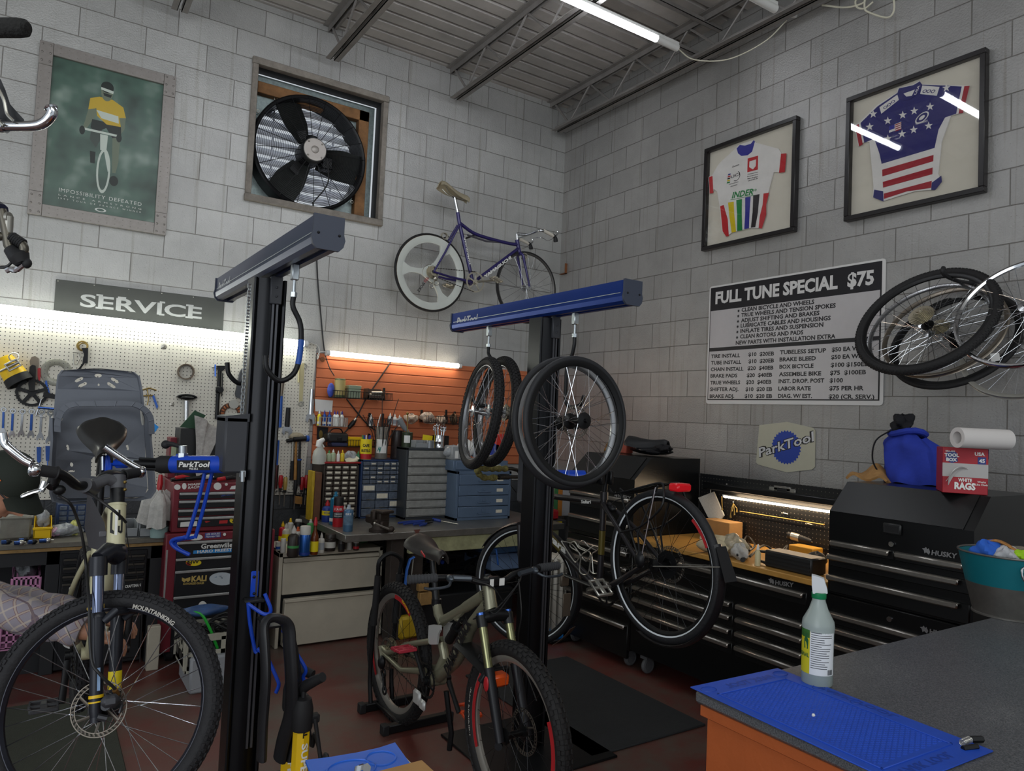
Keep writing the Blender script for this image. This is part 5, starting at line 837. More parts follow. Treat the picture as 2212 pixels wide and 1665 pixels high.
# black drawer chest under it
mBkT=mat('tool_chest_black','#1c1d20',.4,.1,.1,9);mStrip=mat('drawer_edge_silver','#b9bbb9',.35,.7,.12,30);mStk=mat('sticker_white','#d6d6d2',.5);mStY=mat('sticker_yellow','#dcc21f',.5);mStR=mat('sticker_red','#b32a2a',.5);mStB=mat('sticker_blue','#2f4f9a',.5);mGold=mat('sticker_gold','#b49a55',.5)
x0,x1=PY(128,1250,LBY).x,PY(316,1250,LBY).x;Y0=LBY+.0
t=thing('tool_chest','black drawer chest under the pegboard bench','tool chest',((x0+x1)/2,Y0,0));ob('case',B().box((x0,Y0+.02,.02),(x1,-.1,LBZ-.07),.004),mBkT,t);zs=[PY(220,v,Y0).z for v in(1200,1218,1236,1252,1290,1330,1430)]
for i in range(6):
 d=ob('drawer',B().box((x0+.015,Y0,zs[i+1]+.006),(x1-.015,Y0+.03,zs[i]-.006),.003),mBkT,t);ob('pull_edge',B().box((x0+.015,Y0-.008,zs[i]-.02),(x1-.015,Y0+.004,zs[i]-.008),.002),mat('dull_edge','#4b4741',.4,.4),d)
 if i==3:b=B();wtxt(b,'CRAFTSMAN',(270,1270),(304,1266),.017,-Y0+.0012,.03,ax='Y');ob('lettering',b,mStk,d);ob('round_badge',B(FR(PY(160,1271,Y0-.001),(1,0,0),(0,0,1),(0,-1,0))).tor(.022,.004,24,5,SCL(1,.8,.2)),mStk,d)
 if i==5:
  for u,v,a,c,m_ in((160,1390,25,12,mStk),(233,1372,7,10,mStk),(282,1362,10,16,mStY)):s_=ob('sticker',pxp(B(),ellp(u,v,a,c)if a>20 else[(u-a,v-c),(u+a,v-c),(u+a,v+c),(u-a,v+c)],-Y0+.0006,-Y0+.0014),m_,d)
  ob('sticker_print',pxp(B(),[(150,1383),(156,1388),(161,1380),(166,1388),(173,1382),(170,1395),(153,1396)],-Y0+.0015,-Y0+.002),mStB,d)
def crate(label,x0,x1,y0,y1,z0,z1,m_,nx=6,nz=4,r=.005,name='crate',ny=None):
 b=B();ny=ny or nx
 for fz in range(nz+1):
  z=z0+(z1-z0)*fz/nz;k=1.6 if fz in(0,nz)else 1;b.box((x0,y0,z-r*k),(x1,y0+.006,z+r*k));b.box((x0,y1-.006,z-r*k),(x1,y1,z+r*k));b.box((x0,y0,z-r*k),(x0+.006,y1,z+r*k));b.box((x1-.006,y0,z-r*k),(x1,y1,z+r*k))
 for i in range(nx+1):x=x0+(x1-x0)*i/nx;b.box((x-r,y0,z0),(x+r,y0+.006,z1));b.box((x-r,y1-.006,z0),(x+r,y1,z1))
 for i in range(ny+1):y=y0+(y1-y0)*i/ny;b.box((x0,y-r,z0),(x0+.006,y+r,z1));b.box((x1-.006,y-r,z0),(x1,y+r,z1))
 b.box((x0,y0,z0),(x1,y1,z0+.005));return solo(name,label,'crate',b,m_)
mPk=mat('pink_plastic','#c98ab2',.5);yc=LBY+.06
a0,a1,az0,az1=pr(24,1248,86,1298,yc);crate('upper pink lattice crate on the shelf under the pegboard bench',a0,a1,yc,-.2,.362,az1,mPk);solo('crate_filling','clear bags of parts filling the upper pink crate','bag',lump(B(),((a0+a1)/2,(yc-.2)/2,az1),((a1-a0)*.4,.15,.06),3),mBag2)
a0,a1,az0,az1=pr(-2,1372,86,1424,yc+.05);crate('lower pink lattice crate near the floor under the bench',a0,a1,yc+.0,-.25,.165,.32,mPk);solo('parts_bag','grey bag of parts in the lower pink crate','bag',lump(B(),((a0+a1)/2,-.45,.3),((a1-a0)*.35,.1,.02),9),mBag2)
# on the pegboard bench
lb=lambda u,v:PZ(u,v,LBZ+.001)
p=lb(34,1165);x0,x1,z0,z1=pr(-4,1114,68,1165,p.y);t=thing('plastic_tub','clear plastic tub of parts on the pegboard bench','tub',p);ob('tub',B().box((x0,p.y,LBZ+.001),(x1,p.y+.2,z1),.012),mat('clear_tub','#a9a79b',.25,0,.2,15,trans=.55),t);ob('contents',B().box((x0+.04,p.y+.02,LBZ+.006),(x1-.07,p.y+.1,LBZ+.08),.01).ball((x1-.04,p.y+.04,LBZ+.04),.022,10),mat('tub_contents','#7b2d33',.5,0,.5,30),t);ob('lid_rim',B().box((x0-.008,p.y-.008,z1-.02),(x1+.008,p.y+.208,z1-.008),.004),mat('clear_tub','',0),t)
p=lb(92,1164);x0,x1,z0,z1=pr(73,1114,112,1164,p.y);w=x1-x0;t=thing('parts_bin','yellow stacking bin holding clear bags','bin',p);b=B().box((x0,p.y,LBZ+.002),(x1,p.y+.16,LBZ+.006)).box((x0,p.y,LBZ),(x1,p.y+.005,LBZ+.06),.002).box((x0,p.y+.155,LBZ),(x1,p.y+.16,z1-.02),.002);b.box((x0-.005,p.y-.008,LBZ+.055),(x1+.005,p.y+.008,LBZ+.07),.003)
for x in(x0,x1-.005):b.add([(x,p.y,LBZ),(x,p.y,LBZ+.065),(x,p.y+.05,z1-.02),(x,p.y+.16,z1-.02),(x,p.y+.16,LBZ),(x+.005,p.y,LBZ),(x+.005,p.y,LBZ+.065),(x+.005,p.y+.05,z1-.02),(x+.005,p.y+.16,z1-.02),(x+.005,p.y+.16,LBZ)],[(0,1,2,3,4),(5,6,7,8,9),(0,1,6,5),(1,2,7,6),(2,3,8,7),(3,4,9,8),(4,0,5,9)])
ob('bin',b,mYel,t);ob('bags',lump(B(),(x0+w*.5,p.y+.08,LBZ+.11),(w*.36,.05,.045),11),mBag2,t)
p=lb(154,1150);x0,x1,z0,z1=pr(122,1088,188,1148,p.y);t=thing('drawer_cabinet','navy small parts drawers on the pegboard bench','cabinet',p);ob('case',B().box((x0,p.y,LBZ+.001),(x1,-.12,z1),.004),mat('navy_case','',0),t)
for i in range(3):
 for k in range(5):dz=(z1-LBZ-.02)/5;dx=(x1-x0-.02)/3;ob('drawer',B().box((x0+.01+dx*i+.004,p.y-.006,LBZ+.01+dz*k+.003),(x0+.01+dx*(i+1)-.004,p.y+.01,LBZ+.01+dz*(k+1)-.003),.003),mClD,t)
for u,v,r,m_,lbx,sd in((138,1158,(.085,.05,.032),mBag2,'crumpled clear bags of parts on the pegboard bench',21),(116,1160,(.04,.04,.026),mat('pink_bag','#c4a0bb',.3,0,.2,20),'small pink tinted bag beside the clear bags',22),(160,1156,(.025,.025,.04),mat('pale_yellow_tube','#cfcf7a',.35),'pale yellow tube standing by the clear bags',23)):q=lb(u,v);solo('parts_bag',lbx,'bag',lump(B(),(q.x,q.y,LBZ+r[2]*1.25),r,sd),m_)
for i,(u0,u1,v)in enumerate(((2,26,1176),(30,56,1178),(60,80,1176),(84,116,1173),(40,62,1172))):
 a,c=lb(u0,v)+V((0,0,.012)),lb(u1,v-2)+V((0,0,.012));t=thing('hand_tool',('silver socket tool at the cap side of the bench edge','blue handled cone tool along the bench edge','blue handled tool with black knob on the bench edge','long blue and chrome tool at the bench edge nearest the bags','short chrome tool behind the blue handles')[i],'hand tool',a);ob('handle',B().tube([a,a.lerp(c,.55)],[.011,.012],8),mWbl,t);ob('shaft',B().tube([a.lerp(c,.5),c],[.008,.006],8).ball(a.lerp(c,.62),.016,8),mSteel if i%2 else mBlk,t)
for k,(u0,u1)in enumerate(((272,299),(301,330))):p=lb((u0+u1)/2,1160);x0,x1,z0,z1=pr(u0,1129,u1,1158,p.y);bin_(('grey open parts tray behind the head tube','grey open parts tray beside the shop rag')[k],V(((x0+x1)/2,p.y+.1,LBZ+.001)),(x1-x0,.2,z1-LBZ),mGreyP,'parts_tray',.006,'grey trays on the pegboard bench')
p=lb(346,1163);solo('glass_tub','pale blue green tub under the draped shop rag','tub',B(TR(p.x,p.y+.06,LBZ+.001)).rev([(0,0),(.05,0),(.053,.06),(.05,.064),(.046,.01),(0,.01)],24),mat('pale_teal_tub','#8fa9a6',.3))
t=thing('shop_rag','grimy white shop rag draped over the pale tub','rag',(p.x,p.y+.06,LBZ+.06));C=V((p.x,p.y+.06,0));zt=PY(346,1062,p.y+.06).z
def rag(u,v):
 a=2*pi*u;k=.25+.75*min(1,v*3);r=(.052+.024*sin(3*a+.5)+.014*sin(7*a))*(k+.35*v);z=zt-(zt-LBZ-.075)*v-.02*sin(2*a)*v+.012*sin(5*a)
 return C+V((r*cos(a)*1.35,r*sin(a)*.8,z-C.z))
solo_r=ob('cloth',B().grid(rag,36,12,cu=True,th=.004),mat('grimy_rag','#b9b7b2',.95,0,.2,26,.5,60),t)
solo('red_file_handle','dark red file handle standing behind the shop rag','file',B().tube([PY(343,1062,-.45),PY(346,1045,-.45),PY(347,1025,-.45)],[.014,.018,.012],8),mRed)
# ---------------- red tool chest ----------------
RY0=-.83;rx0,rx1=PY(366,1100,RY0).x,PY(592,1100,RY0).x;zt,zm=PY(450,1043,RY0).z,PY(450,1147,RY0).z;mRC=mat('red_chest_paint','#742530',.4,.1,.15,6)
t=thing('rolling_tool_chest','dark red tool chest with black drawers and stickers','tool chest',((rx0+rx1)/2,RY0,0))
ob('top_box',B().box((rx0+.015,RY0,zm),(rx1-.015,-.3,zt),.006),mRC,t);ob('cabinet',B().box((rx0-.01,RY0-.02,.08),(rx1+.01,-.3,zm-.004),.006),mRC,t);b=B()
for x in(rx0+.06,rx1-.06):b.cyl((x-.02,RY0+.08,.04),(x+.02,RY0+.08,.04),.04,16);b.box((x-.03,RY0+.05,.04),(x+.03,RY0+.11,.085))
ob('casters',b,mRub,t);ob('perforated_edge',B().box((rx0-.006,RY0-.0225,.35),(rx0+.004,RY0-.02,zm-.1)),mStrip,t)
def rdr(v0,v1,y,kids_=()):
 z0,z1=PY(450,v1,y).z,PY(450,v0,y).z;d=ob('drawer',B().box((rx0+.05,y-.012,z0+.004),(rx1-.04,y+.02,z1-.002),.003),mBkT,t);ob('pull_edge',B().box((rx0+.05,y-.022,z1-.02),(rx1-.04,y-.008,z1-.004),.003),mStrip,d)
 for k in kids_:k(d,y-.0125)
def stk(u,v,a,c,m_,n=20):return lambda d,y:ob('sticker',pxp(B(),ellp(u,v,a,c,n),-y,-y+.0008),m_,d)
def stq(pts,m_):return lambda d,y:ob('sticker',pxp(B(),pts,-y,-y+.0008),m_,d)
def stt(s,p0,p1,h,m_,bold=.03,k=.0009):return lambda d,y:ob('lettering',wtxt(B(),s,p0,p1,h,-y+k,bold,ax='Y'),m_,d)
rdr(1061,1078,RY0,(stt('CRAFTSMAN',(477,1072),(503,1069),.016,mStB),));rdr(1078,1097,RY0);rdr(1097,1114,RY0)
rdr(1114,1138,RY0,(stq([(390,1128),(426,1125),(425,1136),(389,1138)],mStk),stq([(474,1124),(492,1123),(491,1130),(473,1131)],mStR),stk(505,1124,9,6,mStY),stq([(501,1120),(503,1119),(509,1128),(507,1129)],mBk),stq([(509,1119),(507,1118),(501,1127),(503,1129)],mBk),stq([(442,1126),(446,1125),(455,1126),(445,1129)],mStR)))
Y2=RY0-.02;rdr(1165,1202,Y2,(stt('Greenville',(434,1185),(503,1181),.03,mStk),stq([(418,1189),(506,1183),(506,1192),(417,1196)],mat('sticker_sky','#2f86c9',.5)),stt('HARO FREESTYLE',(426,1195),(520,1188),.018,mStk,.03,.0018)))
rdr(1200,1228,Y2,(stk(418,1215,17,7,mStY),stq([(401,1215),(404,1210),(418,1208),(412,1222),(404,1220)],mStR),stt('NW',(405,1218),(430,1216),.02,mBk,.03,.0018)))
rdr(1226,1282,Y2,(stt('KALI',(413,1256),(446,1254),.034,mGold,.05),stt('AUTHORIZED DEALER',(395,1263),(441,1261),.012,mGold),stq([(393,1247),(400,1250),(411,1246),(411,1253),(406,1257),(402,1254),(398,1258),(393,1254)],mGold),stk(480,1250,28,14,mat('sticker_pale','#b4bcc2',.5)),stq([(462,1247),(475,1243),(498,1242),(482,1248),(478,1251),(474,1246)],mat('sticker_sky','',0))))
rdr(1280,1400,Y2,(stk(438,1314,11,16,mStk),stk(438,1318,5,6,mStk,12)))
for u,v,a,c in((383,1052,7,6),(398,1050,5,7),(470,1050,8.5,8)):ob('sticker',pxp(B(),ellp(u,v,a,c),-RY0+.0008,-RY0+.0016),mStk,t)
b=B();wtxt(b,'MIAMI',(406,1049),(433,1047),.013,-RY0+.001,.02,.2,ax='Y');wtxt(b,'RACING',(406,1056),(440,1053),.016,-RY0+.001,.02,.2,ax='Y');ob('sticker_lettering',b,mStk,t);ob('sticker',pxp(B(),[(496,1057),(500,1050),(511,1048),(514,1056)],-RY0+.0008,-RY0+.0016),mStk,t)
ob('sticker',pxp(B(),[(443,1151),(477,1149),(477,1160),(442,1162)],-Y2+.0008,-Y2+.0016),mat('sticker_indigo','#3a3f86',.5),t);ob('sticker_lettering',wtxt(wtxt(B(),'LEE HOUSE',(445,1156),(475,1154),.012,-Y2+.002,.02,ax='Y'),'PRINTED TEES',(445,1161),(475,1159),.009,-Y2+.002,.02,ax='Y'),mStk,t);ob('sticker',pxp(B(),ellp(421,1160,17,7),-Y2+.0008,-Y2+.0016),mStk,t)
b=B()
for u,v,y in((489,1046,RY0),(485,1154,Y2)):b.cyl(PY(u,v,y),PY(u,v,y-.006),.009,14)
ob('locks',b,mSteel,t)
# on top of the chest
tz=zt+.001;yt=-.6
x0,x1,z0,z1=pr(387,925,428,1000,yt);solo('black_file_tray','black upright holder with a green binder on the red chest','holder',B().box((x0,yt,tz),(x1,yt+.2,z1),.006),mat('black_plastic','',0));solo('green_binder','green board standing in the black holder','binder',pxp(B(),[(388,922),(420,886),(444,897),(420,926)],.56,.575),mat('green_board','#23452f',.6))
x0,x1,z0,z1=pr(440,930,532,985,yt);solo('black_case','big black case on the red chest behind the lift carriage','case',B().box((x0,yt+.02,tz),(x1,yt+.3,z1+.01),.012).box((x0-.01,yt+.01,z1-.06),(x1+.01,yt+.31,z1-.03),.004),mat('black_plastic','',0))
def tow(u,v):
 a=PY(420+u*75,897+38*u*(1-.2*v),yt-.02);d=V((.02*sin(9*u+2*v),-.05*v-.02*sin(6*u),0));return a+d-V((0,0,(.36*v+.02*sin(11*u)*v)*(1 if u<.35 else max(.1,1-(u-.35)*3.2))))
solo('grimy_towel','grimy grey white towel draped over the black boxes','towel',B().grid(tow,26,20,th=.006),mat('grimy_towel','#a9a5a0',.97,0,.28,24,.8,70))
x0,x1,z0,z1=pr(366,945,382,1000,-.5);t=thing('red_box','dark red box with pale green label on the red chest','box',(x0,-.5,tz));ob('box',B().box((x0,-.5,tz),(x1+.03,-.36,z1),.004),mRC,t);ob('label',B().box((x0+.01,-.502,z1-.16),(x1+.02,-.5005,z1-.06)),mat('pale_green_label','#a9b596',.6),t)
rn=random.Random(12)
for i,(u0,v0,u1,v1,m_,lbx)in enumerate(((370,1027,420,1026,mBlk,'black tube lying across the red chest lid'),(400,1031,470,1028,mBlk,'black long nosed tool on the red chest lid'),(440,1022,462,1020,mat('wire_white','#c9c9c4',.5),'white wire bundle on the red chest lid'),(470,1028,500,1024,mRed,'red handled tool on the red chest lid'),(488,1030,512,1031,mRub,'black ribbed grip at the lift carriage on the red chest'),(378,1032,410,1036,mRed,'thin red rod on the red chest lid'))):
 a,c=PY(u0,v0,RY0+.04),PY(u1,v1,RY0+.06);a.z=c.z=tz+.016+.006*(i%3);solo('hand_tool',lbx,'hand tool',B().tube([a,a.lerp(c,.5)+V((0,0,.006)),c],[.012,.014,.008],8),m_,'tools on the red chest lid')
# ---------------- crate, bins behind the lift post ----------------
CY=-1.35;x0,x1,z0,z1=pr(402,1376,520,1438,CY);mWC=mat('dirty_white_plastic','#a8a597',.55,0,.2,9)
zb=PY(460,1440,CY).z;crate('dirty white lattice crate of cables behind the front wheel',x0,x1,CY,CY+.32,zb,PY(460,1376,CY).z,mWC,3,2,.012)
solo('black_tote','black lidded tote under the white crate, sticker on its side','tote',B().box((x0,CY,.2),(x1,CY+.32,zb-.016),.012),mat('black_plastic','',0));solo('tote_sticker','blue and white sticker on the black tote','sticker',pxp(B(),[(466,1470),(492,1466),(491,1500),(467,1506)],-CY+.0005,-CY+.0015),mStB);solo('sticker_panel','white panel of the blue sticker on the black tote','sticker',pxp(B(),[(468,1478),(490,1475),(490,1490),(469,1494)],-CY+.002,-CY+.003),mStk)
solo('lime_card','lime green card tucked under the white crate','card',pxp(B(),[(463,1441),(515,1436),(515,1458),(464,1464)],-CY+.002,-CY+.006),mat('lime_card','#7d8c27',.6));solo('grey_tote','pale grey tote on the floor under the black tote','tote',B().box((x0+.02,CY-.04,0),(x1,CY+.3,.195),.012),mat('pale_grey_tote','#8f9296',.45))
rn=random.Random(4)
for i in range(12):
 c=V((x0+.06+(x1-x0-.12)*rn.random(),CY+.06+.2*rn.random(),PY(460,1376,CY).z-.02+.05*rn.random()));r=rn.uniform(.05,.1);b=B().tube([c+V((r*cos(a*.5+i),.5*r*sin(a*.5+i),.03*sin(a*.9+i)))for a in range(14)],.0065,6)
 solo('cable','black or grey cable coiled in the white crate','cable',b,rn.choice((mBlackCord,mat('grey_cable','#6f7276',.5),mBlackCord)),'cables in the white crate')
solo('green_cable','bright green cable loop sticking up from the white crate','cable',B().tube(spline([PY(401,1345,CY+.1),PY(404,1330,CY+.08),PY(416,1322,CY+.06),PY(436,1328,CY+.04),PY(452,1355,CY+.03),PY(462,1380,CY+.03),PY(470,1400,CY+.04)],6),.008,7),mat('cable_green','#27a83a',.4))
solo('spare_saddle','blue and black spare saddle lying on the white crate','saddle',lump(B(),PY(440,1318,CY+.1),(.13,.06,.03),14,k=.1),mat('saddle_blue','#33517f',.45,0,.3,9))
solo('yellow_bottle_cage','pale yellow plastic strip sticking from the white crate','strip',B().tube([PY(390,1330,CY),PY(404,1345,CY),PY(422,1378,CY-.02)],[.006,.02,.014],6,flat=.4),mat('pale_yellow_strip','#a9a275',.6))
solo('white_locker','white painted cabinet corner behind the front wheel','cabinet',B().box((PY(318,1400,-.9).x,-.9,.0),(PY(345,1400,-.9).x,-.85,.26),.004),mFC)
# ---------------- black steel drawer towers and bench on the right-hand wall ----------------
HX=-.95;mHk=mat('semi_gloss_black','#0f1011',.28,.15,.1,6);mHd=mat('drawer_black','#121314',.35,.1);mHan=mat('brushed_handle','#a29e97',.3,.9,.08,60);mLg=mat('badge_grey','#8d8d8e',.4,.5)
HB=-.33
def HP(u,v,d=0):return PX(u,v,HX-d)
def handle(p,y0,y1,z):ob('handle',B().box((HX-.032,y0,z-.013),(HX-.02,y1,z+.013),.006).box((HX-.024,y0,z+.006),(HX-.001,y1,z+.013),.002),mHan,p)
def badge(p,u0,v0,u1,v1,d=.0015,k=1):
 b=B();q0,q1=HP(u0,v0,d),HP(u1,v1,d);v=q1-q0;w=v.length;x=v.normalized();o=V((-1,0,0));T=FR(q0,x,o.cross(x),o);b.txt('HUSKY',w*.2,T@TR(w*.27,0,0),fit=w*.73,bold=.035,shear=.15);h=w*.2
 b.prism([(0,h*.75),(w*.05,h*.55),(w*.07,h*.05),(w*.12,h*.25),(w*.2,-h*.05),(w*.24,h*.35),(w*.2,h*.9),(w*.15,h*.75),(w*.12,h*1.05),(w*.08,h*.85)],0,.0006,T);ob('badge',b,mLg,p)
def ctower(label,u0,u1,um,zt,z_split,dr_top,dr_low,lid):
 y1,y0=HP(u0,1150).y,HP(u1,1150).y;t=thing('tool_tower',label,'tool chest',(HX,(y0+y1)/2,0),'black tool towers');e=.02
 ob('base_cabinet',B().box((HX,y0,.12),(HB,y1,z_split),.006),mHk,t);b=B()
 zl0,zl1=lid
 pl=[(HX+.004,z_split+.004),(HX+.004,zl0),(HX+.15,zl1),(HB,zl1),(HB,z_split+.004)]
 n=5;vs=[(x,y,z)for y in(y0+.008,y1-.008)for x,z in pl];b.add(vs,[(0,1,2,3,4),(5,6,7,8,9)]+[(i,(i+1)%n,n+(i+1)%n,n+i)for i in range(n)]);ob('top_chest',b,mHk,t,20)
 ins=.05;m=lambda x,z:(x-.004*.93,z+.004*.36);a,c=(HX+.004,zl0),(HX+.15,zl1)
 ob('lid_panel',B().add([(p[0]-.004,yy,p[1]+.0015)for yy in(y0+ins,y1-.02)for p in(a,c)]+[(p[0]+.002,yy,p[1]-.001)for yy in(y0+ins,y1-.02)for p in(a,c)],[(0,1,3,2),(4,5,7,6),(0,1,5,4),(2,3,7,6),(0,2,6,4),(1,3,7,5)]),mHd,t)
 for zz,hh,nsplit in dr_top+dr_low:
  for k in range(nsplit):
   w=(y1-y0-2*e)/nsplit;a1=y1-e-w*k-.004;a0=y1-e-w*(k+1)+.004;d=ob('drawer',B().box((HX-.003,a0,zz-hh),(HX+.02,a1,zz+.012),.003),mHd,t);handle(d,a0+.012,a1-.006,zz)
 for yy in(y0+.06,y1-.06):ob('caster',B().tor(.036,.016,18,8,TR(HX+.07,yy,.055)@RX(90)@RZ(0)).disc(.03,-.014,.014,18,TR(HX+.07,yy,.055)@RX(90)).box((HX+.03,yy-.03,.1),(HX+.11,yy+.03,.12)),mat('caster_grey','#5b5d60',.5),t)
 return t,y0,y1
Z=lambda v,u:HP(u,v).z
zsp=Z(1212,1880)
def drs(t,y0,y1,vs,u,hs=.05,e0=.03,e1=.03):
 for v in vs:d=ob('drawer',B().box((HX-.003,y0+.02,Z(v,u)-hs),(HX+.02,y1-.02,Z(v,u)+.012),.003),mHd,t);handle(d,y0+e0,y1-e1,Z(v,u))
t,ry0,ry1=ctower('black tool tower carrying the box of rags and blue bag',1787,2108,0,0,Z(1281,1790),[(Z(1171,1796),.03,2)],[],(Z(1103,1792),PX(1819,1039,HX+.15).z))
drs(t,ry0,ry1,(1201,),1793,.045,.055,.015);drs(t,ry0,ry1,(1245,),1793,.07,.055,.015);drs(t,ry0,ry1,(1324,1356,1389,1420),1791,.045,.055,.015)
q=HP(1928,1142,.001);ob('latch',B(FR(q,(0,-1,0),(0,0,1),(-1,0,0))).bc((0,0,.004),(.085,.05,.012),.006),mat('black_plastic','',0),t);ob('latch_recess',B(FR(q,(0,-1,0),(0,0,1),(-1,0,0))).bc((0,0,.0105),(.06,.026,.001)),mBk,t)
for u,v in((1926,1175),(1922,1337)):q=HP(u,v);ob('lock',B(FR(q,(0,-1,0),(0,0,1),(-1,0,0))).disc(.012,0,.006,18),mChr,t)
badge(t,1992,1195,2067,1206);badge(t,1988,1365,2063,1378)
# matching tower nearer the corner
t,ly0,ly1=ctower('black tool tower in the corner behind the hanging bike, saddles on top',1226,1368,0,0,Z(1148,1230),[],[],(Z(1036,1366),PX(1412,990,HX+.15).z))
drs(t,ly0,ly1,(1061,),1238,.09);drs(t,ly0,ly1,(1112,),1238,.1);drs(t,ly0,ly1,(1165,1196,1233,1271),1233,.05);drs(t,ly0,ly1,(1307,),1230,.2)
badge(t,1325,1072,1362,1080);badge(t,1318,1184,1356,1192)
# bench between them
wy1,wy0=ly0-.004,ry1+.004;WZ=Z(1248,1740);mBench=mat('butcher_block','#b98a45',.4,0,.18,9)
t=thing('drawer_bench','black drawer bench with wooden top and lit perforated back','workbench',(HX,(wy0+wy1)/2,0))
ob('cabinet',B().box((HX,wy0,.13),(HB,wy1,WZ-.032),.005),mHk,t);ob('wooden_top',B().box((HX-.012,wy0,WZ-.03),(HB,wy1,WZ),.004),mBench,t);zbk=PX(1640,1036,HB).z
mPB2=pegmat('black_perforated_panel','#141517','#5d5850',.0254,('Y','Z'),.003,.35)
ob('back_panel',B().box((HB-.012,wy0,WZ),(HB,wy1,zbk),.002),mPB2,t);ob('hood',B().box((HB-.1,wy0,PX(1640,1072,HB-.1).z-.0),(HB-.014,wy1-.1,PX(1640,1060,HB-.1).z+.01),.008),mHk,t);zl=PX(1670,1088,HB-.085).z
q0,q1=PX(1562,1072,HB-.085),PX(1778,1102,HB-.085);lamp('strip_light','warm glowing strip lamp under the bench hood',(HB-.085,q0.y,(q0.z+q1.z)/2),(HB-.085,wy0+.01,(q0.z+q1.z)/2),.008,(.01,.01),mLED,off=(0,0,1),caps=.006)
q=PX(1690,1062,HB-.014);ob('outlet_plate',B(FR(q,(0,-1,0),(0,0,1),(-1,0,0))).bc((0,0,.003),(.19,.05,.006),.008).bc((0,.02,.003),(.12,.03,.006),.006),mAl,t);ob('outlet_socket',B(FR(q,(0,-1,0),(0,0,1),(-1,0,0))).bc((0,.005,.0065),(.07,.03,.002),.006),mBk,t)
ym=HP(1587,1330).y
for u,v,one in((1576,1244,1),(1593,1309,0),(1593,1338,0),(1592,1368,0),(1591,1398,0)):
 z=Z(v,u)
 for a1,a0 in(((wy1-.02,wy0+.1),)if one else((wy1-.02,ym+.012),(ym-.012,wy0+.1))):d=ob('drawer',B().box((HX-.003,a0,z-.05),(HX+.02,a1,z+.014),.003),mHd,t);handle(d,a0+.008,a1-.008,z)
badge(t,1660,1260,1714,1268);q=HP(1534,1222);ob('lock',B(FR(q,(0,-1,0),(0,0,1),(-1,0,0))).disc(.01,0,.006,16),mChr,t)
for yy in(wy0+.1,wy1-.1):ob('caster',B().tor(.036,.016,18,8,TR(HX+.07,yy,.055)@RX(90)).disc(.03,-.014,.014,18,TR(HX+.07,yy,.055)@RX(90)).box((HX+.03,yy-.03,.1),(HX+.11,yy+.03,.13)),mat('caster_grey','',0),t)
# things on the lit bench
def W(u,v):q=PZ(u,v,WZ+.001);q.x=max(q.x,HX+.02);return q
p=W(1606,1225);t=thing('small_bottle','small pale dropper bottle on the lit wooden bench','bottle',p);h=PX(1600,1168,p.x).z-p.z;bm_=mat('pale_lotion','#cfc39a',.35);ob('body',B(TR(*p)).rev([(0,0),(.015,0),(.016,h*.6),(.008,h*.72),(.008,h*.76)],16),bm_,t);ob('cap',B(TR(*p)).rev([(.009,h*.75),(.004,h),(0,h)],14),mWhite,t)
p,q=W(1650,1222),W(1758,1245);t=thing('charger_box','black finned charger box with handle on the lit bench','charger',p);y1,y0=p.y,q.y;x=min(p.x,q.x)
ob('body',B().box((x,y0,WZ+.001),(x+.13,y1,WZ+.09),.008),mat('black_plastic','',0),t);b=B()
for k in range(3):b.box((x-.003,y0+.01,WZ+.02+.02*k),(x,y1-.01,WZ+.026+.02*k))
ob('fins',b,mBk,t);ob('handle',B().tube([(x+.02,y1,WZ+.075),(x+.02,y1+.05,WZ+.07),(x+.02,y1+.05,WZ+.02),(x+.02,y1,WZ+.015)],.009,8),mBlk,t)
p=W(1735,1196);t=thing('rotary_tool','chrome and black rotary tool lying at the back of the lit bench','power tool',p);a=V((p.x,p.y+.1,WZ+.1));c=V((p.x,p.y-.06,WZ+.085));ob('body',B().tube([a,a.lerp(c,.6),c],[.024,.026,.018],14),mat('black_plastic','',0),t);ob('collar',B().tube([a.lerp(c,.15),a.lerp(c,.5)],.0275,14),mSteel,t);ob('nose',B().tube([c,c+V((0,-.05,-.01))],[.014,.006],10),mChr,t)
p=W(1722,1205);solo('yellow_crate','yellow box behind the charger on the lit bench','box',B().box((p.x,p.y-.1,WZ+.001),(p.x+.1,p.y+.06,WZ+.07),.004),mat('ochre_box','#b88a2a',.6));p=W(1757,1228);solo('printed_bag','dark bag with pale FAM lettering at the tower side of the bench','bag',lump(B(),(p.x+.03,p.y+.0,WZ+.05),(.05,.05,.04),31,k=.1),mat('dark_bag','#3b3a36',.6,0,.2,20))
p=W(1775,1200);solo('blue_sander','blue and white tool half hidden by the tower','power tool',B().tube([(p.x,p.y,WZ+.05),(p.x,p.y,WZ+.11)],[.03,.026],12),mBlue)
for k,pts in enumerate(([(1600,1196),(1612,1165),(1630,1172),(1622,1196),(1606,1190)],[(1620,1200),(1650,1186),(1680,1192),(1700,1186),(1690,1200)],[(1585,1198),(1592,1176),(1615,1170),(1622,1190)])):solo('cable','black tool cord coiled on the lit bench','cord',B().tube(spline([W(u,v+14)+V((0,0,.03+.03*(i%2)))for i,(u,v)in enumerate(pts)],5),.006,6),mBlackCord,'black cords on the lit bench')
p=W(1612,1212);q=W(1596,1222);solo('power_plug','black power plug lying on the wood beside the small bottle','plug',B().tube([W(1640,1190)+V((0,0,.01)),W(1615,1206)+V((0,0,.01)),W(1603,1214)+V((0,0,.012))],[.005,.005,.014],8),mBlackCord)
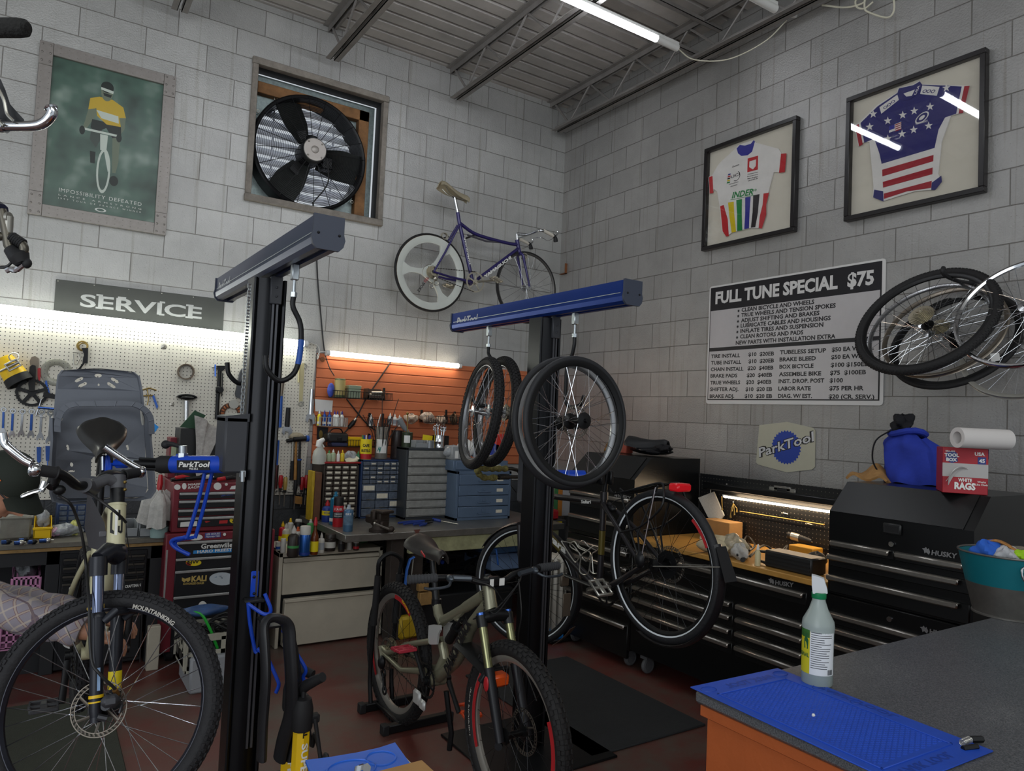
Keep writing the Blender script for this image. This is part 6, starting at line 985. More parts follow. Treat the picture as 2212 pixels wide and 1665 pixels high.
for u,v,r,lbx,sd,m_ in((1575,1190,(.05,.09,.055),'crumpled clear film on the lit bench behind the wheel',41,mat('clear_film','#c9bea3',.15,0,.3,30,.6,30,trans=.3)),(1478,1190,(.07,.1,.05),'pale rag bundle on the lit bench behind the spokes',42,mat('cream_rag','#c2b596',.9,0,.25,20,.6,30)),(1455,1212,(.03,.05,.04),'small white cloth hanging at the bench edge behind the spokes',43,mat('grimy_rag','',0))):p=W(u,v+12);solo('rag' if sd>41 else 'film',lbx,'cloth',lump(B(),(p.x+.04,p.y,WZ+r[2]*1.15),r,sd),m_)
p=W(1500,1172);solo('cardboard_box','small cardboard box at the back of the lit bench behind the wheel','box',B().box((HB-.16,p.y-.1,WZ+.001),(HB-.03,p.y+.12,WZ+.13),.003),mat('cardboard','#a9814f',.8,0,.1,14))
F2=lambda u,v,d=.02:PX(u,v,HB-.012-d)
t=thing('paper_pad','white checklist pad with blue edge hanging from a peg hook','pad',F2(1545,1090));pts=[(1508,1075),(1541,1062),(1563,1113),(1553,1127),(1530,1118)];A=[F2(*q,.03)for q in pts];b=B();n=5;b.add(A+[p+V((.012,0,0))for p in A],[(0,1,2,3,4),(5,6,7,8,9)]+[(i,(i+1)%n,n+(i+1)%n,n+i)for i in range(n)]);ob('sheet',b,mat('printed_sheet','#c7c6be',.7,0,.12,90),t);ob('string',B().tube([F2(1535,1046),F2(1535,1064,.03)],.003,5),mat('white_cord','',0),t)
t=thing('key_bunch','bunch of brass keys hanging on the lit perforated panel','keys',F2(1585,1085));b=B()
for k,(u,v)in enumerate(((1578,1118),(1586,1112),(1592,1106),(1581,1104))):b.tube([F2(1584,1086),F2(u,v-8,.03),F2(u,v,.03)],[.003,.004,.009],6,flat=.5)
ob('keys',b,mBras,t);ob('peg',B().cyl(F2(1584,1084,0),F2(1584,1084,.06),.004),mSteel,t)
for k,(u0,v0,u1,v1,lbx)in enumerate(((1598,1104,1780,1133,'thin brass rod on pegs across the lit panel'),(1559,1072,1560,1100,'short yellow rod tool hanging at the strip lamp\'s end'))):solo('rod',lbx,'rod',B().tube([F2(u0,v0),F2(u1,v1)],.0035,6).ball(F2(u1,v1),.008 if k else .006,8),mBras)
for u,v,lbx in((1532,1045,'double peg hook holding the checklist pad'),(1570,1046,'empty double peg hook beside the pad hook'),(1690,1108,'single brass peg on the lit panel'),(1742,1131,'ring on a peg low on the lit panel')):solo('peg_hook',lbx,'hook',B().cyl(F2(u,v,0),F2(u,v,.07),.003,6).cyl(F2(u-12 if v<1060 else u,v-1,.02),F2(u+12,v+2,.02),.003,6).ball(F2(u,v,.07),.006,6),mSteel)
# on the rag tower
TZ=PX(1819,1039,HX+.15).z+.0015
def T_(u,v):return PZ(u,v,TZ)
# box of rags
p=T_(2035,1067);q=T_(2143,1072);y1,y0=p.y,q.y;x0_=max(p.x,q.x)+.0;h=PX(2035,966,p.x).z-TZ;dpt=.17;mBR=mat('rag_box_red','#a61f2c',.5,0,.06,12);x=p.x
# the box stands at an angle: one corner forward
k0,k1=PZ(2134,1070,TZ),PZ(2035,1063,TZ);k2=PZ(2187,1062,TZ);d1=(k1-k0);d2=(k2-k0).normalized()*.2;t=thing('rag_box','red cardboard box of white rags on the black tower','box',k0);X1=d1.normalized();L1=d1.length;Y1=V((-X1.y,X1.x,0));Y1=Y1 if Y1.dot(d2)>0 else-Y1;TB=FR(k0,X1,Y1,(0,0,1));D2=.19
ob('box',B(TB).box((0,0,0),(L1,D2,h),.002),mBR,t)
FF=FR(k0+d1,-X1,(0,0,1),-Y1)
sg=1
ob('grey_band',B(FF).box((0,h*.36,.0002),(L1,h*.66,.0012)),mat('rag_box_grey','#b3b0ae',.6),t);b=B(FF);b.txt('RAGS',h*.2,TR(L1*.5,h*.1,.0016),.5,.05,fit=L1*.46);b.txt('WHITE',h*.1,TR(L1*.5,h*.265,.0016),.5,.04,fit=L1*.3);b.txt('USA',h*.1,TR(L1*.92,h*.85,.0016),1,.04);b.txt('SELLARS',h*.05,TR(L1*.06,h*.9,.0016),0,.02);b.txt('45',h*.11,TR(L1*.86,h*.7,.0022),.5,.03);b.txt('TOOL',h*.1,TR(L1*.2,h*.8,.0022),.5,.05);b.txt('BOX',h*.1,TR(L1*.2,h*.7,.0022),.5,.05,fit=L1*.24);b.txt('Works',h*.055,TR(L1*.86,h*.26,.0016),.5,.02);b.txt('Like Cloth',h*.055,TR(L1*.86,h*.2,.0016),.5,.02);ob('lettering',b,mWh,t);ob('blue_print',B(FF).prism([(L1*.06,h*.72),(L1*.2,h*.66),(L1*.34,h*.7),(L1*.3,h*.9),(L1*.2,h*.93),(L1*.08,h*.88)],.0006,.0014).disc(.022,.0006,.0014,4,TR(L1*.86,h*.74,0)@RZ(45)),mat('rag_box_blue','#27377d',.5),t)
SF=FR(k0,Y1,(0,0,1),X1*-1);ob('blue_corner',B(SF).prism([(.0,h*.78),(D2,h*.74),(D2,h),(0,h)],.0004,.0012),mat('rag_box_blue','',0),t);b=B(SF@TR(D2*.32,h*.06,.0014)@RZ(90));b.txt('RAGS',h*.24,TR(h*.33,0,0),.5,.05,fit=h*.6);b.txt('WHITE',h*.1,TR(h*.3,D2*.17,0),.5,.04,fit=h*.36);ob('lettering',b,mWh,t)
def tis(u,v):a=pi*1.1*u;return FF@V((L1*.5-.075*v*(1-.25*u)+.012*sin(5*u),h*.55-.06*v*v+.05*sin(a)*v,.004+.055*sin(pi*u)*v+.02*v))
ob('pulled_rag',B().grid(tis,14,8,th=.002),mat('white_rag','#d4d3d1',.9),t)
p=PX(2075,955,x+.1);t=thing('paper_roll','white paper roll lying on the rag box','paper roll',(p.x,p.y,TZ+h));a=V((p.x-.06,PX(2082,952,p.x).y,TZ+h+.045));c=a+V((.2,-.1,0));M=AX(a,c-a);ob('roll',B(M).rev([(.026,0),(.044,0),(.044,.24),(.026,.24)],28,closed=True),mat('paper_roll_white','#d2cdca',.85),t)
# blue cloth bag
p=T_(1985,1048);t=thing('cloth_bag','royal blue cloth bag with black straps on the black tower','bag',p);cb=V((p.x+.12,PX(1985,1000,p.x+.12).y,TZ));mBB=mat('royal_blue_cloth','#23379f',.85,0,.22,9,.5,14)
hb=PX(1960,930,cb.x).z-TZ
def bagf(u,v):
 a=2*pi*u;w=.165 if v<.75 else .165*(1-(v-.75)*2.2);w*=1+.07*sin(5*a+v*4)+.05*sin(9*a-3*v);dz=hb*v*(1-.28*max(0,-sin(a)*.5+.0));return cb+V((.11*cos(a)*w/.165*(1.05-.2*v),w*sin(a)*(1-.12*v)+.04*v,dz+.006*sin(7*a)))
ob('body',B().grid(bagf,44,18,cu=True),mBB,t);top=cb+V((0,.06,hb));ob('folded_rim',B().tube([top+V((.07*cos(a*.5),.085*sin(a*.5),-.01+.012*sin(a)))for a in range(13)],.016,8,closed=True),mBB,t)
b=lump(B(),top+V((.0,.03,.035)),(.045,.05,.045),51,k=.4);ob('black_straps',b.tube(spline([top+V((-.05,.06,.0)),top+V((-.09,.12,-.06)),top+V((-.1,.13,-.16)),top+V((-.08,.1,-.24))],5),[.012]*15+[.012],6,flat=.35),mat('black_webbing','#131318',.85),t)
p=T_(1880,1040);a=PX(1838,1015,p.x+.1);t=thing('paper_bag','crumpled brown paper packet beside the blue bag','paper packet',(p.x+.08,a.y-.1,TZ));pk=lambda u,v:V((p.x+.05+.13*v,a.y-.23*u,TZ+.004+.05*sin(pi*u)*(.4+.6*v)+.018*sin(9*u+4*v)+.035*(1-u)*v));ob('packet',B().grid(pk,12,6,th=.012),mat('brown_paper','#a97f4c',.8,0,.2,18,.4,24),t)
# on the corner tower: saddles, bag and a coil
LZ=PX(1412,990,HX+.15).z+.0015
def saddle(T,parent=None,label=None,mtop=None,name='saddle',sc=1,mr=None,rails=True,cat='saddle',group=None):
 t=parent
 def f(u,v):
  x=.14-.28*u;w=.02+.056*(.5-.5*cos(pi*min(1,max(0,(u-.12)*1.25))))
  if u>.93:w*=sqrt(max(0,1-((u-.93)/.075)**2))*.9+.1
  a=(v-.5)*2;y=w*sin(a*pi/2*1.0);z=.0+.012*cos(a*pi/2)-(1-cos(a*pi/2))*.03-.012*sin(pi*u)+.008*u*u-(.012 if u<.08 else 0)*(1-u/.08 if u<.08 else 0);return(x*sc,y*sc,z*sc)
 b=B(T).grid(f,24,12,th=.008)
 if parent is None:t=thing(name,label,cat,T=T,group=group);ob('padding',b,mtop,t);o=t
 else:o=ob('saddle',b,mtop,t,label=label)
 if rails:ob('rails',B(T).tube(spline([(.12*sc,.004,-.015),(.06*sc,.018,-.045),(-.04*sc,.02,-.05),(-.1*sc,.035,-.02)],4),.0038,6).tube(spline([(.12*sc,-.004,-.015),(.06*sc,-.018,-.045),(-.04*sc,-.02,-.05),(-.1*sc,-.035,-.02)],4),.0038,6),mr or mSteel,o)
 return o
p=PZ(1400,985,LZ);mSadB=mat('saddle_black','#1c1d20',.5,0,.08,30)
q=PX(1400,952,p.x+.1);saddle(TR(q.x,q.y,q.z+.0)@RZ(-75)@RX(8),None,'broad black saddle topping the heap on the corner tower',mSadB,sc=1.15,group='saddles on the corner tower')
t=thing('rain_bag','shiny black bag pile under the black saddle on the corner tower','bag',(q.x,q.y,LZ));ob('bag',lump(B(),(q.x+.02,q.y-.02,LZ+.035),(.1,.19,.03),61,k=.12),mat('shiny_black','#16171b',.2),t);ob('strap',lump(B(),(q.x-.02,q.y-.17,LZ+.06),(.05,.07,.022),62,k=.3),mat('black_webbing','',0),t)
q=PX(1320,975,p.x+.1);saddle(TR(q.x,q.y,LZ+.05)@RZ(60)@RX(-12),None,'gold brown saddle leaning on the corner tower',mat('saddle_gold','#7d6230',.35,.3),group='saddles on the corner tower');q=PX(1350,962,p.x+.08);solo('red_box','faded red box between the saddles on the corner tower','box',B().box((q.x-.03,q.y-.05,LZ),(q.x+.04,q.y+.05,LZ+.09),.006),mat('faded_red','#a34c3c',.6))
# between bench and corner tower: heater, hose, bin and charger
t=thing('oil_heater','off white ribbed oil radiator in the corner','heater',(-1.0,-1.0,0));q=PX(1196,1270,-1.02);b=B();h0,h1=PX(1200,1385,-1.05).z,PX(1200,1205,-1.05).z
for k in range(7):b.box((-1.12+.055*k,q.y-.07,max(.07,h0)),(-1.085+.055*k,q.y+.16,h1),.014)
ob('ribs',b,mat('radiator_cream','#b5b1a7',.45,0,.15,7),t);ob('foot',B().box((-1.1,q.y-.1,.01),(-.8,q.y+.2,.03),.004).cyl((-1.0,q.y+.05,.03),(-1.0,q.y+.05,.075),.02),mBlk,t);ob('grille_print',B().tor(.035,.004,24,5,FR((-1.122,q.y+.045,h1-.12),(0,-1,0),(0,0,1),(-1,0,0))).tor(.02,.003,20,5,FR((-1.122,q.y+.045,h1-.12),(0,-1,0),(0,0,1),(-1,0,0))),mGreyP,t)
a=PZ(1165,1384,.0);c=PZ(1213,1384,.0);b=B();a.z=c.z=.055;n=11;pts=[]
for i in range(n*10+1):f=i/(n*10);q=a.lerp(c,f);ang=2*pi*f*n;ax=(c-a).normalized();s_=V((-ax.y,ax.x,0));pts.append(q+s_*.045*cos(ang)+V((0,0,.045*sin(ang))))
solo('coiled_air_hose','bright blue coiled air hose on the floor by the heater','hose',b.tube(pts,.008,6),mat('hose_blue','#2279c4',.35))
YB=-.55;x0,x1,z0,z1=pr(1165,1124,1224,1160,YB);t=thing('storage_bin','dark bin with yellow label under the red charger','bin',((x0+x1)/2,YB,0));ob('bin',B().box((x0,YB,.0),(x1,YB+.35,z1),.012),mat('dark_bin','#35373a',.5),t);ob('label',pxp(B(),[(1194,1127),(1214,1126),(1214,1134),(1194,1135)],-YB+.0005,-YB+.0015),mYel2,t);ob('white_label',pxp(B(),[(1166,1128),(1192,1127),(1192,1136),(1166,1137)],-YB+.0005,-YB+.0015),mStk,t)
x0,x1,zz0,zz1=pr(1168,1102,1210,1123,YB);t=thing('battery_charger','red battery charger on the dark bin','charger',((x0+x1)/2,YB,z1));ob('case',B().box((x0,YB+.01,z1+.001),(x1,YB+.15,zz1),.015),mSR,t);ob('slot',B().box(((x0+x1)/2-.035,YB+.005,z1+.04),((x0+x1)/2+.03,YB+.012,zz1-.015),.004),mBk,t)
for u0,u1,v0,m_,lbx in((1165,1178,1055,mat('book_blue','#4a86ad',.5),'blue tall package behind the lift post'),(1178,1190,1050,mStk,'white tall package beside the blue one'),(1190,1206,1048,mat('book_green','#3f7a4a',.5),'green tall package behind the hanging bike'),(1206,1216,1050,mat('book_orange','#b9752c',.5),'orange and black package beside the green one'),(1214,1232,1052,mat('package_grey','#a9a9ab',.5),'pale grey package against the black tower')):a0,a1,b0,b1=pr(u0,v0,u1,1110,YB+.2);solo('package',lbx,'package',B().box((a0,YB+.2,z1+.002),(a1-.003,YB+.33,b1),.003),m_)
# ---------------- two powered lift stands ----------------
mMast=mat('black_anodised','#18191c',.3,.6,.06,20);mMastL=mat('slot_grey','#5a5b60',.35,.6);mBarB=mat('beam_blue','#1c3a86',.3,.5,.05,9);mBarN=mat('beam_slate_blue','#39415f',.3,.5,.05,9);mCap=mat('end_cap_slate','#3b4150',.5);mZinc=mat('zinc','#b9c0c4',.3,.9);mCarr=mat('carriage_grey','#3b3d42',.5)
mPB3=mat('vivid_blue','#1747c0',.35,0,.05,12)
def chain(b,p,q,w=.009):
 p,q=V(p),V(q);n=int((q-p).length/.0127);M=AX(p,q-p)
 for i in range(n):b.bc((0,(.0035 if i%2 else .006),.0127*(i+.5)),(w*.8,.0015,.015),0,M);b.bc((0,-(.0035 if i%2 else .006),.0127*(i+.5)),(w*.8,.0015,.015),0,M);b.tube([M@V((0,-.006,.0127*i)),M@V((0,.006,.0127*i))],.004,6)
 return b
def lift(label,mx,my,e0,e1,barm,capf,hooks,rot):
 t=thing('repair_stand',label,'repair stand',(mx,my,0),'powered lift repair stands');ZT=2.1;M=TR(mx,my,0)@RZ(rot)
 pr_=[(-.063,-.05),(-.057,-.054),(-.05,-.05),(-.05,-.04)]+[(-.046+.092*i/10,-.042-.02*sin(pi*i/10))for i in range(11)]+[(.05,-.04),(.05,-.05),(.057,-.054),(.063,-.05),(.063,.05),(.056,.054),(-.056,.054),(-.063,.05)]
 ob('mast',B(M).prism(pr_,.012,ZT),mMast,t,30);ob('slot_strip',B(M).box((.006,-.067,.3),(.014,-.058,ZT-.09)).box((.022,-.066,.3),(.03,-.056,ZT-.09)),mMastL,t);ob('top_bracket',B(M).box((-.005,-.075,ZT-.1),(.04,-.05,ZT+.01),.003).ball((.017,-.077,ZT-.035),.005,8).ball((.017,-.077,ZT-.07),.005,8),mCarr,t)
 ob('base_plate',B().box((mx-.32,my-.3,0),(mx+.32,my+.3,.012),.004,TR(0,0,0)),mBlk,t)
 x=mx;z0,z1=ZT+.006,ZT+.108;h=z1-z0;P=[(-.045,h),(-.045,.045),(-.05,.032),(-.046,.012),(-.034,0),(-.012,0),(-.012,.012),(.012,.012),(.012,0),(.034,0),(.046,.012),(.05,.032),(.045,.045),(.045,h)]
 TBm=FR((x,e0,z0),(1,0,0),(0,0,1),(0,-1,0));L=e0-e1;bar=ob('cross_beam',B(TBm).prism(P,0,L),barm,t,30);C=[(-.05,h+.003),(-.05,.05),(-.055,.032),(-.05,.01),(-.036,-.005),(.036,-.005),(.05,.01),(.055,.032),(.05,.05),(.05,h+.003)]
 for k,zz in((0,-.012),(1,L)):c=ob('end_cap',B(TBm).prism(C,zz,zz+.012),mCap,bar);s_=B(TBm);[s_.ball((q,.045,zz+(.013 if k else 0)),.0045,8)for q in(-.034,.034)];ob('cap_screws',s_,mBlk,c if 0 else bar)
 ob('stripe',B(TBm).box((-.0465,.047,.02),(-.0455,.05,L-.02)),mZinc,bar)
 b=B(FR((x-.0462,e0-.05,z0+.05),(0,-1,0),(0,0,1),(-1,0,0)));b.txt('ParkTool',.062,TR(.01,-.022,0),0,.03,shear=.25,fit=.235);ob('lettering',b,mat('beam_letters','#b9bcc0',.35,.4),bar)
 for y,pts,tape in hooks:
  hk=ob('hook',B().tube(pts,.0095,10),mBlk,t);c=V((x,y,z0));ob('hook_stud',B().box((x-.013,y-.013,z0-.055),(x+.013,y+.013,z0+.002),.003).cyl((x,y,z0-.11),(x,y,z0-.05),.006).cyl((x,y,z0-.115),(x,y,z0-.098),.0125,6),mZinc,hk)
  if tape:ob('blue_tape',B().tube(pts[tape[0]:tape[1]],.0105,10),mBlue,hk)
 return t,M
E0=lambda u,v,x:PX(u,v,x).y
X1s,Y1s=-3.515,-2.766;X2s,Y2s=-2.15,-2.77
def hookpts(x,y,z0,s,pts):return spline([V((x,y,z0))+V(p)for p in pts],5)
ya,yb=E0(487,640,X1s),E0(706,540,X1s);zb_=2.106
hs=[]
for u,v in((638,575),(545,650)):y=E0(u,v,X1s);hs.append((y,spline([(X1s,y,zb_-.11),(X1s,y,zb_-.15),(X1s+.03,y-.0,zb_-.21),(X1s+.035,y,zb_-.3),(X1s+.02,y,zb_-.38),(X1s-.03,y,zb_-.415),(X1s-.075,y,zb_-.38),(X1s-.085,y,zb_-.33)],5),(13,19)if u>600 else None))
t1,M1=lift('black lift stand with dark blue cross beam holding the grey and cream bike',X1s,Y1s,ya,yb,mBarN,None,hs,0)
p=PX(527,645,X1s-.02);ob('drive_chain',chain(B(),V((X1s-.075,Y1s-.03,2.07)),V((X1s-.075,Y1s-.03,PX(527,898,X1s-.07).z))),mZinc,t1)
# carriage with clamp arm
DP=lambda u,v,d=2.7:PD(u,v,2.86-(d-2.6)*.5)
yc_=Y1s-.06;x0,x1,z0,z1=pr(484,899,536,1022,yc_);cr=ob('carriage',B().box((x0,yc_,z0),(x1,yc_+.16,z1),.008).add([(x0,yc_,z1),(x1,yc_,z1+.012),(x1,yc_+.16,z1+.012),(x0,yc_+.16,z1),(x0,yc_,z1-.02),(x1,yc_,z1-.02),(x1,yc_+.16,z1-.02),(x0,yc_+.16,z1-.02)],[(0,1,2,3),(4,5,6,7),(0,1,5,4),(1,2,6,5),(2,3,7,6),(3,0,4,7)]),mCarr,t1)
ob('limit_switch',B().cyl(PY(524,1018,yc_-.01),PY(524,1040,yc_-.01),.008).box(PY(520,1016,yc_-.012),PY(528,1030,yc_+.01),.002),mZinc,cr)
A0,A1,A2,A3=DP(486,1003,2.74),DP(374,1003,2.68),DP(347,1003,2.665),DP(300,1001,2.64);d=(A1-A0).normalized();arm=ob('clamp_arm',B().tube([A0,A1],.034,24),mPB3,t1);ob('collar',B().tube([A1,A2],.0345,24),mRub,arm)
b=B()
for a in(0,120,240):o=V((0,.022*cos(rad(a)),.022*sin(rad(a))));b.tube([A2+o,A3+o],.006,8);b.tube([A2+o,A2+o+d*.02],.009,8)
b.tube([A2,A3+d*.02],.014,10);ob('clamp_rods',b,mBlk,arm);J0,J1=A3,DP(235,1000,2.6);ob('clamp_jaw',B().tube([J0,J1],.013,10,flat=.9).box(J1+V((-.012,-.03,-.04)),J1+V((.012,.03,.04)),.006).box(J1+V((.02,-.025,-.018)),J1+V((.07,.025,.018)),.006),mPB3,arm,label='blue and black clamp jaw')
b=B();q=DP(395,985,2.69);b.tube([q,DP(395,962,2.69)],.0155,14);ob('lever_hub',b.tube([q-V((0,0,.005)),q+V((0,0,.012))],.02,6),mZinc,arm);ob('lever',B().tube([DP(395,966,2.69),DP(372,959,2.67),DP(362,959,2.66)],[.007,.009,.012],8).ball(DP(358,960,2.655),.017,12),mRub,arm)
b=B();d0=2.64
for k in(0,1):o=(0,-8)[k];dd=d0+.03*k;b.tube(spline([DP(381 if k==0 else 440,984 if k==0 else 1010,dd),DP(440,993,dd),DP(457+o*2.2,997,dd),DP(460+o*2,1010,dd),DP(445+o*1.9,1075,dd),DP(424+o*2.2,1154,dd),DP(418+o*2.4,1160,dd),DP(388+o*1.5,1165,dd),DP(378+o,1172,dd),DP(384+o*.4,1184,dd),DP(407-o*.4,1198,dd)],6),.0075,8)
ob('wheel_support_rod',b,mPB3,arm);b=B();a0=A0.lerp(A1,.5);dirx=(A0-A1).normalized();nrm=V((0,-1,0))-dirx*V((0,-1,0)).dot(dirx);nrm.normalize();Tt=FR(a0+nrm*.035,dirx,nrm.cross(dirx),nrm);ob('label_plate',B(Tt).box((-.07,-.018,-.002),(.065,.02,.0005)),mBk,arm);ob('lettering',b.txt('ParkTool',.028,Tt@TR(0,-.006,.0012),.5,.03,shear=.25,fit=.125).txt('PRS-33.2',.01,Tt@TR(0,-.016,.0012),.5,.02),mWh,arm)
ob('rods',B().tube([DP(255,993,2.61),DP(330,998,2.655)],.005,8).tube([DP(222,985,2.59),DP(222,1015,2.59)],.006,8),mZinc,arm)
# lower bracket with blue hooks, inner tubes over it
D3=lambda u,v,d=2.72:PD(u,v,d)
br=ob('blue_bracket',B().box(PY(540,1290,Y1s-.066),PY(560,1232,Y1s-.06),.003),mPB3,t1);b=B();[b.ball(PY(549,v,Y1s-.068),.006,8)for v in(1246,1282)];ob('bracket_bolts',b,mBlk,br)
ob('tool_holder',B().box(D3(530,1300,2.7)+V((0,.0,-.01)),D3(580,1312,2.7)+V((.0,.1,.02)),.004),mat('black_plastic','',0),t1)
b=B()
for pts in([(536,1302),(540,1345),(550,1400),(555,1410)],[(535,1304),(570,1326),(585,1318),(572,1282)],[(610,1360),(640,1410),(660,1445),(655,1462),(660,1472),(677,1470)],[(577,1418),(598,1465),(602,1480),(596,1496)],[(556,1400),(577,1420)]):b.tube(spline([D3(u,v,2.68)for u,v in pts],5),.007,8)
ob('hook_wires',b,mPB3,t1);p=D3(590,1345,2.64);ob('shelf_bracket',B().box(p+V((-.03,-.03,-.012)),p+V((.06,.12,-.004)),.002).box(p+V((.03,-.03,-.07)),p+V((.062,-.024,-.004)),.002),mat('black_plastic','',0),t1)
mTube=mat('inner_tube','#222326',.42,0,.12,14)
def itube(name_l,pts,r):return solo('inner_tube',name_l,'inner tube',B().tube(spline([D3(*p)for p in pts],6),r,12,flat=.55),mTube,'inner tubes hanging on the stand bracket')
itube('flat black inner tube draped over the stand bracket in front of the mast',[(565,1640,2.5),(568,1560,2.5),(574,1470,2.5),(572,1400,2.52),(570,1355,2.54),(582,1336,2.56),(604,1336,2.58),(622,1352,2.6),(626,1400,2.6),(630,1470,2.6),(628,1540,2.62),(612,1600,2.64),(604,1640,2.66)],.03)
itube('second black inner tube hanging behind the first, towards the yellow pumps',[(622,1352,2.68),(634,1400,2.68),(642,1470,2.68),(634,1560,2.68),(622,1640,2.68)],.026)
# yellow floor pumps
def pump(label,u,vh,dist,hdl,bx):
 top=PD(u,vh,dist);x,y=top.x,top.y;t=thing('floor_pump',label,'pump',(x,y,0),'yellow floor pumps');zb=top.z;zt_=zb
 ob('barrel',B(TR(x,y,0)).rev([(.0,.05),(.03,.05),(.031,.06),(.031,zb-.1),(.024,zb-.075),(0,zb-.075)],8),mYel,t,20);ob('cap',B(TR(x,y,0)).rev([(.035,zb-.16),(.038,zb-.15),(.038,zb-.085),(.03,zb-.05),(.012,zb-.045),(0,zb-.045)],14),mRub,t)
 ob('handle',B().tube([V((x,y,zb-.05)),V((x,y,zb-.005))],.009,8).tube(hdl,[.017,.019,.02,.019,.017],10),mRub,t);ob('foot',B().box((x-.12,y-.05,0),(x+.12,y+.05,.05),.012),mRub,t);ob('hose',B().tube(spline([(x+.04,y-.02,zb-.12),(x+.075,y-.03,zb-.3),(x+.08,y-.05,.35),(x+.1,y-.1,.2),(x+.05,y-.08,.08)],6),.008,8),mRub,t)
 b=B();a0=FACE(V((x,y,0)))+bx;w=lambda q:V((x+(.0325+q[2])*cos(a0+q[1]/.03),y+(.0325+q[2])*sin(a0+q[1]/.03),zb-.2-q[0]));b.txt('SUPER PRESTIGE',.03,None,0,.03,fit=.34,warp=w);ob('lettering',b,mWh,t);ob('lettering_band',B().txt('ZEFAL',.02,None,0,.05,fit=.08,warp=lambda q:w((q[0]-.1,q[1]+.002,0))),mBk,t)
 ob('hose_clip',B().box((x+.028,y-.02,zb-.14),(x+.06,y+.01,zb-.11),.004),mRub,t);return t
a=lambda u,v,d:PD(u,v,d)
pump('yellow floor pump with its black handle towards the green bike',657,1478,2.62,[a(637,1503,2.66),a(648,1492,2.64),a(662,1480,2.62),a(680,1470,2.6),a(697,1462,2.58)],.15)
pump('second yellow floor pump half hidden behind the inner tubes',636,1440,2.78,[a(628,1430,2.8),a(634,1432,2.79),a(645,1440,2.78),a(660,1450,2.77),a(676,1457,2.76)],-.1)
# stand beside the green bike
ya,yb=E0(990,705,X2s),E0(1364,648,X2s);hs=[]
for u,v,pl in((1057,712,[(0,0,-.11),(0,0,-.15),(-.0,-.02,-.19),(-.045,.06,-.25),(-.05,.06,-.33),(-.05,.06,-.4),(-.045,.05,-.43),(-.015,.035,-.45),(.02,.02,-.44)]),(1243,680,[(0,0,-.11),(0,0,-.15),(.0,.015,-.2),(-.005,.04,-.25),(-.005,.045,-.33),(.0,.045,-.42),(.01,.01,-.445),(.03,-.03,-.43),(.03,-.05,-.39)])):y=E0(u,v,X2s);hs.append((y,spline([V((X2s,y,zb_))+V(p)for p in pl],5),None))
t2,M2=lift('black lift stand with bright blue cross beam holding wheels and the grey bike',X2s,Y2s,ya,yb,mBarB,None,hs,0)
ob('drive_chain',chain(B(),V((X2s+.072,Y2s-.02,1.25)),V((X2s+.072,Y2s-.02,.25)),.013),mBlk,t2)
p=PX(1246,1030,X2s+.2);A0=V((X2s+.05,Y2s-.0,p.z));c0=ob('carriage',B().box((X2s-.05,Y2s+.056,p.z-.14),(X2s+.055,Y2s+.12,p.z+.12),.01),mCarr,t2);Q=V((-1.8,-2.86,p.z));dq=(Q-A0).normalized()
ar=ob('clamp_arm',B().tube([A0,A0+dq*.2],.034,20),mPB3,t2);ob('collar',B().tube([A0+dq*.2,A0+dq*.26],.034,20),mRub,ar);ob('clamp_rods',B().tube([A0+dq*.25,Q-dq*.03],.014,10),mBlk,ar);ob('clamp_jaw',B().box(Q+V((-.045,-.03,-.035)),Q+V((-.019,.03,.035)),.006).box(Q+V((.0185,-.03,-.035)),Q+V((.04,.03,.035)),.006).box(Q+V((-.045,.0185,-.03)),Q+V((.04,.03,.03)),.004),mBlk,ar)
# ---------------- wheels hanging on the second stand ----------------
mBronze=mat('bronze_rim_edge','#a98f5c',.3,.8)
def face(cu,cv,dist,u2,v2,d2):return AX(PD(cu,cv,dist),PD(u2,v2,d2)-PD(cu,cv,dist))
kn=(76,(-62,-38,-13,13,38,62),(.006,.016,.009))
def wv(u,v,d,rt,up_,near):
 r=ray(u,v).normalized();return AX(PD(u,v,d),CR*rt+CU*up_-r*near)
wheel(wv(1037,891,3.8,-.93,.17,.33),.298,.025,mTire,mRimA,None,'knobby tire wheel with alloy rim hanging from the lift hook, hub end showing',nsp=32,hubw=.1,hubr=.016,knob=kn,rimd=.012,rimw=.03,group='wheels hung on the lift stand')
wheel(wv(1072,888,3.88,.92,-.15,-.36),.298,.027,mTire,mRimA,None,'second knobby tire wheel with cassette hanging just behind the alloy one',nsp=32,hubw=.11,hubr=.016,knob=kn,cass=.045,rimd=.012,rimw=.03,group='wheels hung on the lift stand')
mRoad=mat('road_tire','#232427',.6)
wheel(wv(1246,909,2.98,.6,.02,.8),.27,.0125,mRoad,mRimK,None,'thin black tire road wheel with black hub hanging before the silver rimmed one',nsp=24,mS=mSp,mH=mHubK,hubw=.11,hubr=.02,rimd=.024,rimw=.02,group='wheels hung on the lift stand')
wheel(wv(1227,913,3.08,.58,.05,.8),.286,.0145,mRoad,mat('alloy_rim','',0),None,'road wheel with silver rim and brake disc hanging behind the black one',nsp=28,mS=mSp,mH=mHubK,hubw=.11,hubr=.018,rimd=.024,rimw=.02,rotor=-.07,group='wheels hung on the lift stand')
